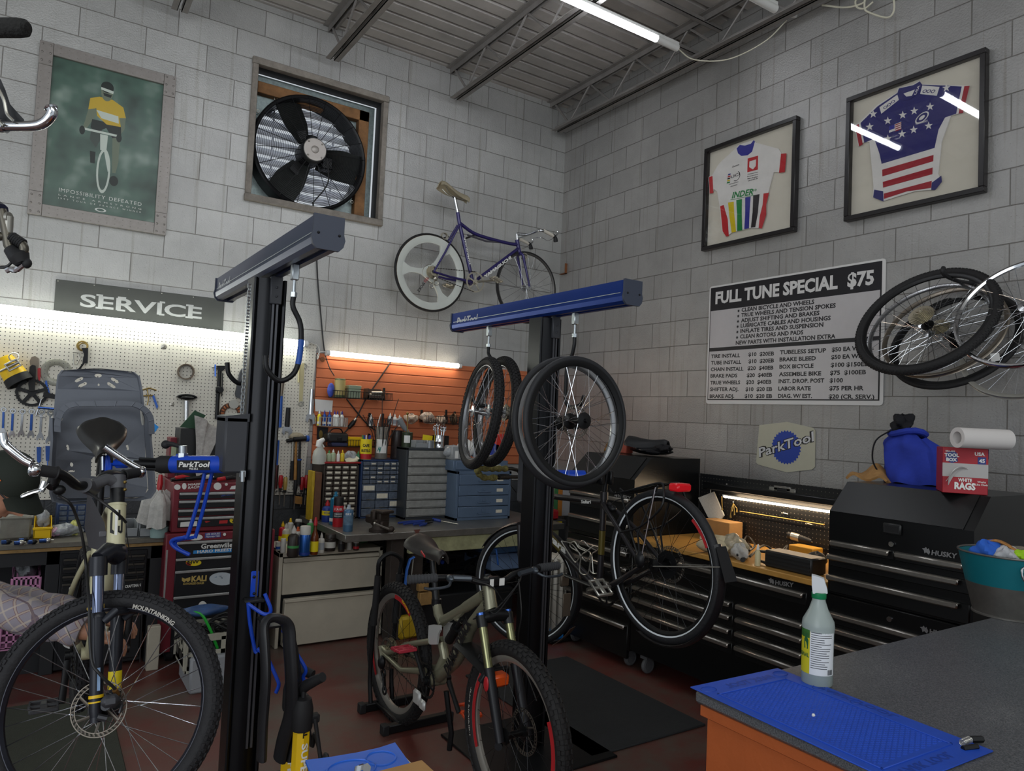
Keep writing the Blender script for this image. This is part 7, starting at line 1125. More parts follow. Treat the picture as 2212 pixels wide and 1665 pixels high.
# ---------------- bicycles ----------------
def tb(T,pts,r,n=12,flat=1):return B(T).tube(pts,r,n,flat=flat)
def fillet(P,Q,k=.25):return[P,Q]
def crank(T,parent,bb,a,L=.17,side=-1,m_=None,ringR=0,teeth=34,mring=None,w=.06,pedal=None,name='crank_arm',pm=None,arms=5):
 m_=m_ or mBlk;y=side*w;e=V((bb[0]+L*cos(rad(a)),y+side*.012,bb[2]+L*sin(rad(a))));c=V((bb[0],y,bb[2]));t=ob(name,B(T).tube([c,c.lerp(e,.5),e],[.016,.012,.013],10,flat=.7).tube([c-V((0,side*.012,0)),c+V((0,side*.012,0))],.018,12),m_,parent)
 if ringR:
  M=FR((bb[0],y-side*.012,bb[2]),(1,0,0),(0,0,1),(0,side,0));b=B(T@M);teeth_ring(b,ringR,teeth,.005,.003,None,.86)
  for k in range(arms):b.bc((ringR*.5,0,.003),(ringR*.75,.014,.005),.002,RZ(a+k*360/arms))
  ob('chainring',b.disc(.024,-.004,.008),mring or m_,parent)
 if pedal is not None:
  pc=e+V((0,side*.055,0));M=TR(*pc)@RY(pedal);b=B(T@M)
  for k in(-1,1):b.box((k*.045-.006,-.045,-.008),(k*.045+.006,.045,.008),.003);b.box((-.05,k*.043-.004,-.007),(.05,k*.043+.004,.007),.003)
  b.cyl((0,-.05,0),(0,.045,0),.008).box((-.045,-.012,-.006),(.045,.012,.006),.003)
  for i in range(5):b.cyl((-.04+.02*i,-.043,-.009),(-.04+.02*i,-.043,.011),.002,5);b.cyl((-.04+.02*i,.043,-.009),(-.04+.02*i,.043,.011),.002,5)
  ob('pedal',b,pm or m_,t)
 return t
def chainloop(T,parent,c1,r1,c2,r2,y,m_=None):
 d=V(c2)-V(c1);u=V((d.x,0,d.z)).normalized();n_=V((-u.z,0,u.x));b=B(T)
 for s in(1,-1):
  p,q=V((c1[0],y,c1[2]))+n_*r1*s,V((c2[0],y,c2[2]))+n_*r2*s;k=int((q-p).length/.0127);M=AX(p,q-p,(0,1,0))
  for i in range(k):b.bc((0,0,.0127*(i+.5)),(.007 if i%2 else .0035,.007,.0105),.001,M)
 ob('chain',b,m_ or mat('chain_dark','#3a3632',.4,.6),parent)
def wheelT(T,c,ang=0):return T@TR(*c)@RX(-90)
# ---- purple road bike on the wall ----
RP=-.2;o=PY(930,590,RP);TRD=FR(PY(930,589,RP),(1,0,0),(0,1,0),(0,0,1));C0=TRD.translation
def rp(x,y):q=PY(820+x/3.687,380+y/3.687,RP);return V((q.x-C0.x,0,q.z-C0.z))
mPur2=mat('deep_purple_paint','#2c2462',.28,.2,.18,5,coat=.5);t=thing('road_bike','purple road bike with white three spoke rear wheel on the wall','bicycle',T=TRD)
BBp,STj,STt,HT0,HT1,RH=rp(742,850),rp(634,372),rp(622,290),rp(1096,520),rp(1113,606),V((0,0,0));FE=rp(1170,888);FH=FE
b=B(TRD).tube([BBp,STj,STt],.0165,14).tube(spline([STj,rp(740,450),rp(850,492),rp(1020,535),rp(1102,548)],6),.0155,14).tube([rp(1108,575),BBp],.0185,14,flat=.8).tube([rp(1093,508),rp(1114,614)],.0185,14).tube([BBp-V((0,.03,0)),BBp+V((0,.03,0))],.021,14)
for s in(-1,1):b.tube([BBp+V((-.02,s*.025,0)),rp(540,810)+V((0,s*.05,0)),V((0,s*.06,0))],[.012,.01,.009],10).tube([STj+V((-.005,s*.018,-.02)),rp(500,620)+V((0,s*.045,0)),V((0,s*.06,0))],[.0095,.009,.008],10)
fr=ob('frame',b,mPur2,t)
b=B(TRD);D=(BBp-rp(1108,575)).normalized();p0,p1=rp(830,812),rp(1040,655);xx=(p1-p0).normalized();zz=V((0,-1,0));b.txt('YAMAGUCHI',.034,FR(p0+V((0,-.0192,0)),xx,zz.cross(xx),zz)@TR(0,-.004,0),fit=(p1-p0).length,bold=.05);p0,p1=rp(712,715),rp(668,495);xx=(p1-p0).normalized();b.txt('YAMAGUCHI',.02,FR(p0+V((0,-.0172,0)),xx,zz.cross(xx),zz)@TR(0,-.008,0),fit=(p1-p0).length,bold=.03);ob('lettering',b,mWh,fr)
ob('seatpost',B(TRD).tube([STt,rp(597,170)],.0135,12).tube([rp(597,172),rp(580,160)],.012,10),mChr,t);sq=rp(600,122);ang=14
saddle(TRD@TR(sq.x,0,sq.z)@RY(ang),t,'worn beige leather saddle',mat('beige_leather','#9d937c',.55,0,.2,20),sc=1.05)
b=B(TRD)
for s in(-1,1):b.tube([HT1+V((0,s*.012,-.005)),HT1+V((.012,s*.045,-.035)),FE.lerp(HT1,.35)+V((0,s*.05,0)),FE+V((-.0,s*.05,0))],[.014,.013,.011,.008],10)
ob('fork',b.tube([HT1+V((0,-.03,-.02)),HT1+V((0,.03,-.02))],.014,10),mPur2,t)
Rr=.336;Tw=wheelT(TRD,(0,0,0));mTri=mat('trispoke_white','#c9cdc6',.25,0,.04,8,coat=.4);ri=.255;w=ob('wheel',B(Tw).rev([(Rr-.02,-.011),(Rr-.02,.011),(ri+.02,.012),(ri,.004),(ri,-.004),(ri+.02,-.012)],64,closed=True),mTri,t,label='white three spoke rear wheel');ob('tire',B(Tw).tor(Rr-.011,.0115,64,10),mTire,w);ob('tan_sidewall',B(Tw).tor(Rr-.018,.0085,64,8),mat('tan_wall','#7a5f3f',.6),w);b=B(Tw)
for a in(180,300,60):
 pts=[];n=12
 for i in range(n+1):f=i/n;r=.03+f*(ri-.02);hw=.036-.016*sin(pi*f)+.07*max(0,f-.7)**1.3*2+.02*max(0,.25-f)*4;pts.append((r,hw))
 pl=[(r,h)for r,h in pts]+[(r,-h)for r,h in reversed(pts)];b.prism(pl,-.009,.009,RZ(a))
ob('blade_spokes',b.disc(.05,-.02,.02),mTri,w);ob('cassette',[teeth_ring(q,.052-.004*i,22-2*i,.005,.0018,TR(0,0,-.03-.004*i),.55)for q in[B(Tw)]for i in range(7)][0],mCog,w);b=B(Tw@RZ(-58)@RY(180));b.txt('SPOKE',.034,TR(.11,-.012,.0095),0,.02,fit=.1);ob('lettering',b,mBk,w);ob('red_lettering',B(Tw@RZ(-58)@RY(180)).txt('TRI',.034,TR(.05,-.012,.0095),0,.02,fit=.052),mRed,w)
Tf=wheelT(TRD,FH);w=wheel(Tf,.336,.0115,mTire,mat('dark_alloy','#5c5a58',.35,.7),t,nsp=24,hubw=.09,rimd=.014,rimw=.02,plabel='spoked front wheel with tan sidewalls');ob('tan_sidewall',B(Tf).tor(.318,.0095,64,8),mat('tan_wall','',0),w)
mCrA=mat('old_alloy','#b9b4a6',.28,.85);crank(TRD,t,BBp,12,.17,-1,mCrA,.09,46,mCrA,pedal=20,pm=mCrA,w=.055);crank(TRD,t,BBp,192,.17,1,mCrA,pedal=10,pm=mCrA,w=.06);chainloop(TRD,t,(0,0,0),.035,BBp,.09,-.05)
ob('rear_derailleur',B(TRD).ball((.02,-.06,-.055),(.02,.012,.02),10).tor(.02,.004,16,5,TR(.03,-.055,-.09)@RX(90)).tor(.02,.004,16,5,TR(-.01,-.055,-.12)@RX(90)).tor(.075,.002,28,4,TR(-.03,-.06,-.02)@RX(90)),mCrA,t)
b=B(TRD);sp=rp(1092,462);b.tube([rp(1096,512),sp],.012,10).tube([sp+V((-.005,0,.0)),rp(1172,468)],.014,10);ob('stem',b,mChr,t);hb=rp(1172,468);b=B(TRD);g=B(TRD);lv=B(TRD);hd=B(TRD)
for s in(-1,1):q=hb+V((.0,s*.2,.005));b.tube(spline([hb,hb+V((0,s*.1,0)),hb+V((.015,s*.185,.008)),hb+V((.07,s*.2,0)),hb+V((.13,s*.2,-.01))],5),.0125,10);g.tube(spline([hb+V((.05,s*.2,.006)),hb+V((.1,s*.2,-.004)),hb+V((.16,s*.2,-.02))],4),.016,10);hd.tube(spline([hb+V((.15,s*.2,-.015)),hb+V((.18,s*.2,-.03)),hb+V((.19,s*.2,-.07))],4),[.016]*5+[.019,.02,.022,.02],10);lv.tube([hb+V((.185,s*.2,-.02)),hb+V((.21,s*.2,.01)),hb+V((.2,s*.2,.03))],[.01,.008,.006],8);b.tube(spline([hb+V((.16,s*.2,-.04)),hb+V((.1,s*.2,-.075)),hb+V((.03,s*.2,-.06)),hb+V((-.0,s*.1,-.05))],5),.003,5)
hbar=ob('handlebar',b,mChr,t);ob('white_tape',g,mat('white_tape','#cfc9bc',.7),hbar);ob('black_ends',hd,mRub,hbar);ob('brake_levers',lv,mChr,hbar)
for c_,n_ in((rp(515,480),'rear'),(rp(1150,640),'front')):ob('brake_caliper',B(TRD).tor(.028,.006,16,6,TR(c_.x,-.0,c_.z)@RX(90)@SCL(1,1,3)),mCrA,t)
ob('frame_pump',B(TRD).tube([rp(700,470),rp(850,520),rp(1000,530)],.009,8),mat('pump_grey','#5d5b62',.4,.5),t)
b=B()
for u,v in((1000,517),(945,520)):q=PY(u,v,0);b.cyl((q.x,-.002,q.z),(q.x,-.2,q.z-.0),.008)
solo('bike_hook','pair of wall pegs the purple bike hangs from','hook',b,mRub)
# ---- green full suspension bike in a floor stand ----
TD=FR((-2.6,-2.2,.352),(0,-1,0),(1,0,0),(0,0,1));mGd=mat('satin_olive_grey','#8b8974',.3,.45,.06,9);mLk=mat('link_white','#c3c4c2',.35,.3)
def dp(x,y):q=PX(780+x/3.171,1140+y/3.171,-2.6);return V((-q.y-2.2,0,q.z-.352))
t=thing('mountain_bike','olive grey full suspension mountain bike in a floor stand','bicycle',T=TD)
Hh,Hl=dp(872,408),dp(893,585);Bd=V((.44,0,.0));STd=dp(516,515);Fd=V((1.10,0,.0));fb=V((.44,0,-.01))
b=B(TD).tube([Hh+V((-.004,0,.01)),Hl],[.026,.031],16).tube(spline([Hl+V((-.03,0,.03)),dp(740,700),dp(650,900),Bd+V((.02,0,.02))],5),[.032]*6+[.036]*6+[.034]*4,14,flat=.8).tube(spline([dp(838,462)+V((-.0,0,0)),dp(720,540),dp(620,600),dp(545,640)],5),[.022]*6+[.019]*10,14,flat=1.1).tube([STd,dp(530,590),dp(560,660)],[.021,.023,.021],14).tube([dp(555,790),dp(575,880),Bd],[.022,.024,.03],12).tube([dp(650,640)+V((0,0,.01)),dp(700,570)],.012,8).tube([dp(690,640),dp(640,612)],.01,8).tube([Bd-V((0,.04,0)),Bd+V((0,.04,0))],.028,14)
fr=ob('frame',b,mGd,t);b=B(TD);p0,p1=dp(605,1000)+V((.02,0,.015)),dp(775,640);xx=(p1-p0).normalized();zz=V((0,-1,0));b.txt('DIAMONDBACK',.07,FR(p0+V((.01,-.036,.01)),xx,zz.cross(xx),zz)@TR(0,-.024,0),fit=(p1-p0).length*1.02,bold=.06);p0,p1=Hh+V((0,-.032,-.005)),Hl+V((0,-.034,.0));xx=(p1-p0).normalized();b.txt('DIAMONDBACK',.02,FR(p0,xx,zz.cross(xx),zz)@TR(0.008,-.004,0),fit=.11,bold=.02);ob('lettering',b,mBk,fr)
b=B(TD)
for s in(-1,1):b.tube(spline([dp(520,768)+V((0,s*.035,0)),dp(400,790)+V((0,s*.06,0)),dp(280,840)+V((0,s*.07,0)),V((-.03,s*.07,.02))],4),[.015]*6+[.012]*7,10).tube([V((-.02,s*.07,.0)),dp(350,960)+V((.0,s*.06,.0)),Bd+V((-.05,s*.04,.03))],[.012,.013,.017],10).tube([V((-.04,s*.07,.03)),V((.0,s*.072,-.015))],.02,8,flat=.4)
ob('swingarm',b,mGd,t,label='olive grey swingarm with red stripe');b=B(TD)
for s in(-1,1):b.prism([(p.x,p.z)for p in(dp(520,660),dp(545,655),dp(598,660),dp(600,690),dp(585,720),dp(575,790),dp(530,790),dp(515,770))],s*.04-.005,s*.04+.005,RX(90)@RZ(0)if 0 else FR((0,0,0),(1,0,0),(0,0,1),(0,-1,0)))
ob('rocker_link',b,mLk,t);sh0,sh1=dp(602,770),dp(690,625);ob('shock',B(TD).tube([sh0,sh0.lerp(sh1,.55)],.022,14).tube([sh0,sh1],.012,10).tube([sh0.lerp(sh1,.5),sh0.lerp(sh1,.62)],.026,14),mBlk,t)
ob('seatpost',B(TD).tube([STd,STd.lerp(dp(490,215),.3)],.018,12).tube([STd,dp(490,215)],.0145,12).tube([STd-V((0,0,.01)),STd+V((0,0,.02))],.024,12),mBlk,t)
sq=dp(475,150);so=saddle(TD@TR(sq.x,0,sq.z+.015)@RY(6),t,'black saddle with red and tan streaks',mat('saddle_streaked','#2a2624',.45,0,.5,16),sc=1.05);ob('red_patch',B(TD@TR(sq.x,0,sq.z+.015)@RY(6)).box((.03,-.055,-.02),(.12,-.05,-.008),.003,RZ(-14)),mRed,so)
# steering: fork, bars
sa=(Hh-Hl).normalized();stq=4;MS=TD@TR(*Hl)@RZ(0)
cr_=Hl-sa*.02;b=B(TD);lg=B(TD);low=B(TD);dk=B(TD)
for s in(-1,1):
 top=cr_+V((.02,s*.065,.012));bot=Fd+V((-.005,s*.065,.0));dd=(bot-top).normalized();b.tube([top,top.lerp(bot,.5)],.0175,14);low.tube([top.lerp(bot,.43),top.lerp(bot,.46),bot+dd*.02],[.024,.022,.019],14);low.tube([bot-V((0,0,.03)),bot+V((.012,s*.01,-.03))],.016,8);dk.tube([top+dd*.035,top-dd*.012],.0225,14);lg.tube([top-dd*.012,top-dd*.022],.018,12)
ob('fork_stanchions',b,mat('olive_gold_stanchion','#8a8a66',.2,.8),t);fk=ob('fork_lowers',low.tube([cr_+V((.03,-.06,-.24)),cr_+V((.05,-.05,-.2)),cr_+V((.05,.05,-.2)),cr_+V((.03,.06,-.24))],.014,10),mat('fork_matte_black','#1d1e22',.4,.2),t);ob('fork_crown',dk.tube([cr_+V((.02,-.065,.01)),cr_+V((.015,0,.02)),cr_+V((.02,.065,.01))],[.022,.03,.022],12),mBlk,t);ob('fork_caps',lg,mWbl,t)
q=cr_.lerp(Fd,.55);ob('round_badge',B(TD).ball((q.x+.004,-.086,q.z),(.018,.006,.03),12),mRed,fk,label='red oval badge on the fork leg')
mf=mat('minion_tire','#1a191a',.7,0,.12,40,.25,120);KN=(64,(-66,-42,-14,14,42,66),(.008,.017,.013));mRS=mat('silver_rim_matte','#a09c94',.4,.6)
wf=wheelT(TD,Fd)@RX(0);w=wheel(wf,.352,.03,mf,mRS,t,nsp=28,mS=mSpB,mH=mHubK,hubw=.1,rimd=.026,rimw=.034,knob=KN,rotor=-.09,plabel='knobby front wheel with red rim decals');b=B(wf);ro=.352-.06+.006
for a0,a1 in((150,215),(330,395)):b.rev([(ro-.004,-.0174),(ro-.026,-.0178),(ro-.026,-.0186),(ro-.004,-.0182)],24,None,a0,a1,True)
ob('rim_decals',b,mRed,w);ob('tire_lettering',arctxt(wf@RX(180),'MINION DHF',.019,.304,182,.0272,.03,fit=.2),mat('tire_white','#b5b1a9',.6),w)
wr=wheelT(TD,(0,0,0));w=wheel(wr,.352,.03,mf,mRS,t,nsp=28,mS=mSpB,mH=mHubK,hubw=.12,rimd=.026,rimw=.034,knob=KN,rotor=.08,plabel='knobby rear wheel with red rim decals');b=B(wr)
for a0,a1 in((140,190),(265,305)):b.rev([(ro-.004,-.0174),(ro-.026,-.0178),(ro-.026,-.0186),(ro-.004,-.0182)],24,None,a0,a1,True)
ob('rim_decals',b,mRed,w);ob('tire_lettering',arctxt(wr@RX(180),'MAXXIS',.016,.304,-295,.0272,.03,fit=.1,inward=True),mYel2,w);ob('cassette',[teeth_ring(q,.075-.006*i,36-3*i,.005,.002,TR(0,0,-.03-.0042*i),.5)for q in[B(wr)]for i in range(9)][0],mCog,w)
crank(TD,t,Bd,128,.165,-1,mBlk,.075,32,mBlk,w=.06,pedal=-6,pm=mat('pedal_red','#b03040',.45));crank(TD,t,Bd,-52,.165,1,mBlk,w=.06,pedal=20,pm=mat('pedal_orange','#c9481f',.45));chainloop(TD,t,(0,0,0),.04,Bd,.075,-.05)
ob('derailleur',B(TD).ball((.0,-.085,-.04),(.028,.02,.035),10).tor(.02,.005,14,5,TR(.02,-.08,-.09)@RX(90)).tor(.02,.005,14,5,TR(.04,-.08,-.17)@RX(90)).tube([(.02,-.08,-.09),(.04,-.08,-.17)],.01,8,flat=.4),mBlk,t);ob('chain_guide',B(TD).bc((Bd.x-.08,-.055,Bd.z-.1),(.07,.02,.07),.02).bc((Bd.x-.02,-.055,Bd.z-.115),(.05,.02,.05),.015),mLk,t,label='white chain guide')
ob('kickstand_frame',B(TD).tube([Bd+V((.1,.0,-.02)),Bd+V((.13,.02,-.2)),Bd+V((.12,.02,-.28))],.013,8),mBlk,t)
sb=Hh+sa*.035;b=B(TD).tube([Hh,sb+sa*.02],.018,12).tube([sb,sb+V((.05,0,.0))],.021,12).bc(sb+V((.05,0,0)),(.035,.06,.042),.008);st=ob('stem',b,mBlk,t);ob('stem_print',B(TD).bc(sb+V((.0685,-.02,0)),(.002,.018,.03)).bc(sb+V((.0685,.03,0)),(.002,.025,.03)),mWh,st)
hc=sb+V((.05,0,0));gL,gR=V((.02,-.37,.035)),V((.02,.37,.035));pts=spline([hc+V((-.045,-.37,.03)),hc+V((-.03,-.25,.03)),hc+V((-.015,-.12,.02)),hc+V((0,-.05,0)),hc+V((0,.05,0)),hc+V((-.015,.12,.02)),hc+V((-.03,.25,.03)),hc+V((-.045,.37,.03))],5);hb_=ob('handlebar',B(TD).tube(pts,.0135,12),mBlk,t)
for s in(-1,1):
 g0,g1=hc+V((-.046,s*.375,.03)),hc+V((-.031,s*.255,.03));b=B(TD).tube([g0,g1],.0175,12)
 for i in range(9):q=g0.lerp(g1,(i+.5)/9);b.tor(.0178,.0018,14,5,AX(q,g1-g0))
 ob('grip',b,mat('grip_charcoal','#3a3b3e',.8),hb_);l0=hc+V((-.02,s*.21,.03));ob('brake_lever',B(TD).ball(l0+V((.02,0,0)),(.025,.014,.016),10).tube(spline([l0+V((.025,s*.0,-.005)),l0+V((.06,s*.03,-.02)),l0+V((.055,s*.1,-.025)),l0+V((.05,s*.13,-.02))],4),.006,8).tube([l0+V((.015,-s*.01,0)),l0+V((.035,-s*.09,-.005))],.012,8),mat('lever_gunmetal','#4a5057',.35,.6),hb_)
b=B(TD)
for s,k in((-1,0),(1,1),(1,0)):b.tube(spline([hc+V((.03,s*.12,.02)),hc+V((.09,s*.06,-.0)),hc+V((.07,-s*.02,-.09-.02*k)),Hl+V((.03,-.035*s,.02)),Hl+V((-.08,-.04,-.04))],6),.003,6)
b.tube(spline([hc+V((.04,.1,.01)),hc+V((.1,.08,-.12)),cr_+V((.06,.1,-.12)),Fd+V((.02,.09,.12))],6),.003,6);ob('cables',b,mBlackCord,t)
ob('orange_reflector',B(TD).box(Fd+V((-.13,-.06,.16)),Fd+V((-.07,.02,.21)),.01),mat('reflector_orange','#d2501c',.3),t);ob('mud_guard',B(TD).grid(lambda u,v:cr_+V((.05-.3*u+.02,.06*(v-.5)*2*(1-.3*abs(u-.5)),-.2-.02*(2*v-1)**2-.05*(u-.5)**2+.06*u)),8,6,th=.003),mBlk,t)
# floor stand holding its rear wheel
t=thing('bike_floor_stand','black tubular floor stand gripping the green bike\'s rear wheel','bike stand',(-2.6,-2.2,0));b=B()
for y in(-2.03,-2.33):b.box((-2.72,y-.02,.004),(-2.36,y+.02,.045),.004)
b.box((-2.64,-2.33,.03),(-2.61,-2.03,.05),.004);ob('base_bars',b,mBlk,t);b=B()
for x in(-2.66,-2.535):b.tube(spline([(x,-2.03,.04),(x,-2.0,.2),(x,-2.02,.5),(x,-2.04,.72)],4),.0125,8)
b.tube(spline([(-2.66,-2.04,.72),(-2.66,-2.05,.80),(-2.6,-2.05,.835),(-2.535,-2.05,.80),(-2.535,-2.04,.72)],5),.0125,8);ob('hoop',b,mBlk,t);b=B()
for x in(-2.66,-2.535):b.tube([(x,-2.015,.45),(x,-2.04,.72)],.018,10)
ob('hoop_sleeves',b,mRub,t);b=B()
for y in(-2.03,-2.33):
 for x in(-2.722,-2.36):b.box((x-.004,y-.024,.0),(x+.03,y+.024,.05),.004)
ob('end_caps',b,mRub,t)
# ---- grey touring bike held up by the second stand ----
TN=FR((-1.78,0,0),(0,1,0),(-1,0,0),(0,0,1));mNv=mat('graphite_paint','#2e2c2e',.35,.4,.06,9);mOl=mat('olive_paint','#5c5222',.35,.3,.08,9)
def np_(x,y):q=PX(1140+x/3.964,1000+y/3.964,-1.78);return V((q.y,0,q.z))
t=thing('touring_bike','graphite touring bike with rear rack held up by the second lift stand','bicycle',T=TN);RHn=np_(1150,875);Bn=np_(612,1085);Sn=np_(655,262);FHn=V((RHn.x+1.09,0,RHn.z-.32));Tf_,Tr_=np_(60,320),np_(640,335);D0=np_(75,520)
Hn1,Hn0=Tf_+V((.12,0,.03)),D0+V((.13,0,.03))
b=B(TN).tube([Tr_,Hn1],.0165,14).tube([Bn,D0.lerp(Bn,.42)],.021,14).tube([Bn,Bn.lerp(Sn,.36)],.0165,14).tube([Bn.lerp(Sn,.62),Sn+V((0,0,.0))],.0165,14).tube([Hn1+V((0,0,.03)),Hn0-V((.01,0,.05))],.021,14).tube([Bn-V((0,.035,0)),Bn+V((0,.035,0))],.023,14).tube([Sn-V((0,0,.03)),Sn+V((0,0,.01))],.021,12)
dn=np_(1070,870)
for s in(-1,1):b.tube([Bn+V((-.03,s*.03,.0)),np_(850,1000)+V((0,s*.05,0)),dn+V((0,s*.07,0))],[.017,.017,.013],10,flat=.8).tube([np_(665,350)+V((0,s*.02,0)),np_(850,560)+V((0,s*.055,0)),dn+V((0,s*.07,.0))],[.012,.011,.01],10)
fr=ob('frame',b,mNv,t);ob('olive_panels',B(TN).tube([D0.lerp(Bn,.44),D0+V((.08,0,.05))],.0213,14).tube([Bn.lerp(Sn,.37),Bn.lerp(Sn,.615)],.0168,14),mOl,fr)
zz=V((0,1,0));b=B(TN);p0,p1=np_(120,575),np_(350,775);xx=(p1-p0).normalized();b.txt('novara',.05,FR(p0+V((0,.0222,0)),xx,zz.cross(xx),zz)@TR(0,-.0,0),fit=(p1-p0).length,bold=.05);p0,p1=np_(478,336),np_(562,338);xx=(p1-p0).normalized();b.txt('Safari',.024,FR(p0+V((0,.0172,0)),xx,zz.cross(xx),zz)@TR(0,-.004,0),fit=(p1-p0).length,bold=.03);ob('lettering',b,mWh,fr)
ob('seatpost',B(TN).tube([Sn,np_(690,10)],.0135,12),mBlk,t)
mRf=mat('reflective_white','#dfe6ea',.3,emit=0);mT2=mat('tour_tire','#1f2023',.6,0,.1,60,.25,70);R_=.352;wr=wheelT(TN,RHn);w=wheel(wr,R_,.021,mT2,mRimK,t,nsp=32,mS=mSpB,mH=mHubK,hubw=.12,rimd=.022,rimw=.024,rotor=.085,stripe=None,plabel='rear wheel with reflective tire stripe');ob('reflective_stripe',B(wr).rev([(R_-.0395,.0155),(R_-.034,.0185),(R_-.033,.019),(R_-.039,.0148)],64),mRf,w);ob('cassette',[teeth_ring(q,.062-.005*i,32-3*i,.005,.0018,TR(0,0,-.03-.0042*i),.5)for q in[B(wr)]for i in range(8)][0],mBlk,w);ob('rim_decal',B(wr).rev([(R_-.043,.0123),(R_-.058,.0123),(R_-.058,.0128),(R_-.043,.0128)],14,None,205,232,True),mRed,w)
fa=26;TFn=TN@TR(*FHn)@RZ(fa)@RX(-90);w=wheel(TFn,R_,.021,mT2,mRimK,t,nsp=32,mS=mSpB,mH=mHubK,hubw=.1,rimd=.022,rimw=.024,plabel='turned front wheel under its fender');ob('reflective_stripe',B(TFn).rev([(R_-.0395,.0155),(R_-.034,.0185),(R_-.033,.019),(R_-.039,.0148)],64),mRf,w)
def fender(T,Rf,a0,a1,wd,name,m_):return B(T).grid(lambda u,v:((Rf-.012*((v-.5)*2)**2)*cos(rad(a0+(a1-a0)*u)),(Rf-.012*((v-.5)*2)**2)*sin(rad(a0+(a1-a0)*u)),wd*(v-.5)),30,6,th=.002)
mFd=mat('fender_black','#19191c',.3,0,.06,20);fd=ob('fender',fender(wr,R_+.012,205,68,.048,'',mFd),mFd,t);q0=V((RHn.x+(R_+.014)*cos(rad(203)),0,RHn.z-(R_+.014)*sin(rad(203))))
b=B(wr)
for s in(-1,1):b.tube([(.0,0,s*.065),((R_+.01)*cos(rad(190)),(R_+.01)*sin(rad(190)),s*.022)],.003,6)
ob('fender_stays',b,mSteel,fd);ob('mudflap',B(wr).grid(lambda u,v:((R_+.016+.03*u*u)*cos(rad(203-22*u)),(R_+.016+.03*u*u)*sin(rad(203-22*u)),.06*(v-.5)*(1+.25*u)),6,5,th=.003),mRub,fd)
fd=ob('fender',fender(TFn,R_+.012,150,330,.05,'',mFd),mFd,t);ob('mudflap',B(TFn).grid(lambda u,v:((R_+.016)*cos(rad(148-24*u)),(R_+.016)*sin(rad(148-24*u)),.07*(v-.5)*(1+.2*u)),6,5,th=.003),mat('worn_flap','#5c4a3d',.5,0,.3,20),fd)
# fork, bars with camouflage wrap
cn=Hn0-V((.0,0,.05));MF=TN@TR(*FHn)@RZ(fa)@TR(*(-FHn));b=B(TN)
dirf=V((cos(rad(fa)),sin(rad(fa)),0));sdv=V((-sin(rad(fa)),cos(rad(fa)),0))
for s in(-1,1):b.tube([cn+sdv*s*.05,cn.lerp(FHn,.4)+sdv*s*.055,FHn+sdv*s*.055],[.016,.015,.011],10)
ob('fork',b.tube([cn-sdv*.055,cn+V((0,0,.01)),cn+sdv*.055],.018,10),mNv,t)
b=B(TN).tube([Hn1,Hn1+V((-.01,0,.1))],.015,12);hcn=Hn1+V((.06,.0,.13));b.tube([Hn1+V((-.01,0,.09)),hcn],.016,10);ob('stem',b,mBlk,t);PH=lambda u,v,y:TN.inverted()@PY(u,v,y)
cl=spline([PH(1118,1030,-2.12),PH(1098,1030,-2.16),PH(1082,1030,-2.2),PH(1048,1032,-2.22),PH(1032,1020,-2.24),PH(1036,1012,-2.26),PH(1060,1012,-2.25),PH(1082,1012,-2.22),PH(1105,1012,-2.2)],6)
bar=ob('handlebar',B(TN).tube(cl+[hcn],.011,10),mBlk,t);ob('camouflage_wrap',B(TN).tube(cl[14:46],[.0165+.003*sin(i*1.7)for i in range(len(cl[14:46]))],10),mat('camo_cord','#77703f',.85,0,.7,55,.5,60),bar);ob('grip',B(TN).tube(cl[6:14],.016,10),mRub,bar);b=B(TN).tube([cl[4],cl[4]+V((0,0,-.05)),Hn1+V((.05,.02,0))],.003,6);ob('cable',b,mBlackCord,bar)
# rack, lamp, cage, crank
b=B(TN);rz=np_(1200,185).z;rx0_,rx1_=np_(745,255).x,np_(1290,190).x
for s in(-1,1):y=s*.055;b.tube(spline([np_(745,220)+V((0,y*.6,0)),np_(790,258)+V((0,y*.8,0)),np_(900,245)+V((0,y,0)),np_(1050,205)+V((0,y,0)),np_(1190,172)+V((0,y,0)),np_(1235,200)+V((0,y,0)),np_(1245,375)+V((0,y*1.4,0)),np_(1060,540)+V((0,y*1.4,0)),np_(895,585)+V((0,y*1.4,0))],5),.0055,7)
for s in(-1,1):y=s*.075;b.tube([np_(865,260)+V((0,y*.7,0)),np_(985,600)+V((0,y,0)),dn+V((0,y,0))],.0055,7);b.tube([np_(1185,190)+V((0,y*.7,0)),np_(1040,600)+V((0,y,0)),dn+V((0,y,0))],.005,7)
for s in(-.5,0,.5):b.tube([np_(890,250)+V((0,.055*s,0)),np_(1180,178)+V((0,.055*s,0))],.0045,6)
rk=ob('rear_rack',b,mBlk,t);ob('silver_strut',B(TN).tube([np_(1195,205)+V((0,.075,0)),np_(1090,785)+V((0,.085,0))],.004,6),mChr,rk);ob('tail_lamp',B(TN).box(np_(1258,235)+V((-.0,-.045,0)),np_(1350,180)+V((0,.045,0)),.008),mat('lamp_red','#b8121c',.2,emit=.25),rk)
c1,c2=np_(330,670),np_(600,900);b=B(TN)
for s in(-1,1):b.tube(spline([np_(325,665)+V((0,.03,0)),np_(345,700)+V((0,s*.03,0)),np_(440,835)+V((0,s*.035,0)),np_(470,830)+V((0,s*.035,0)),np_(490,770)+V((0,s*.035,0)),np_(410,720)+V((0,s*.03,0)),np_(400,690)+V((0,s*.03,0)),np_(440,670)+V((0,s*.03,0)),np_(480,720)+V((0,s*.035,0)),np_(540,750)+V((0,s*.035,0))],4),.0035,6)
ob('bottle_cage',b,mSteel,t);b=B(TN)
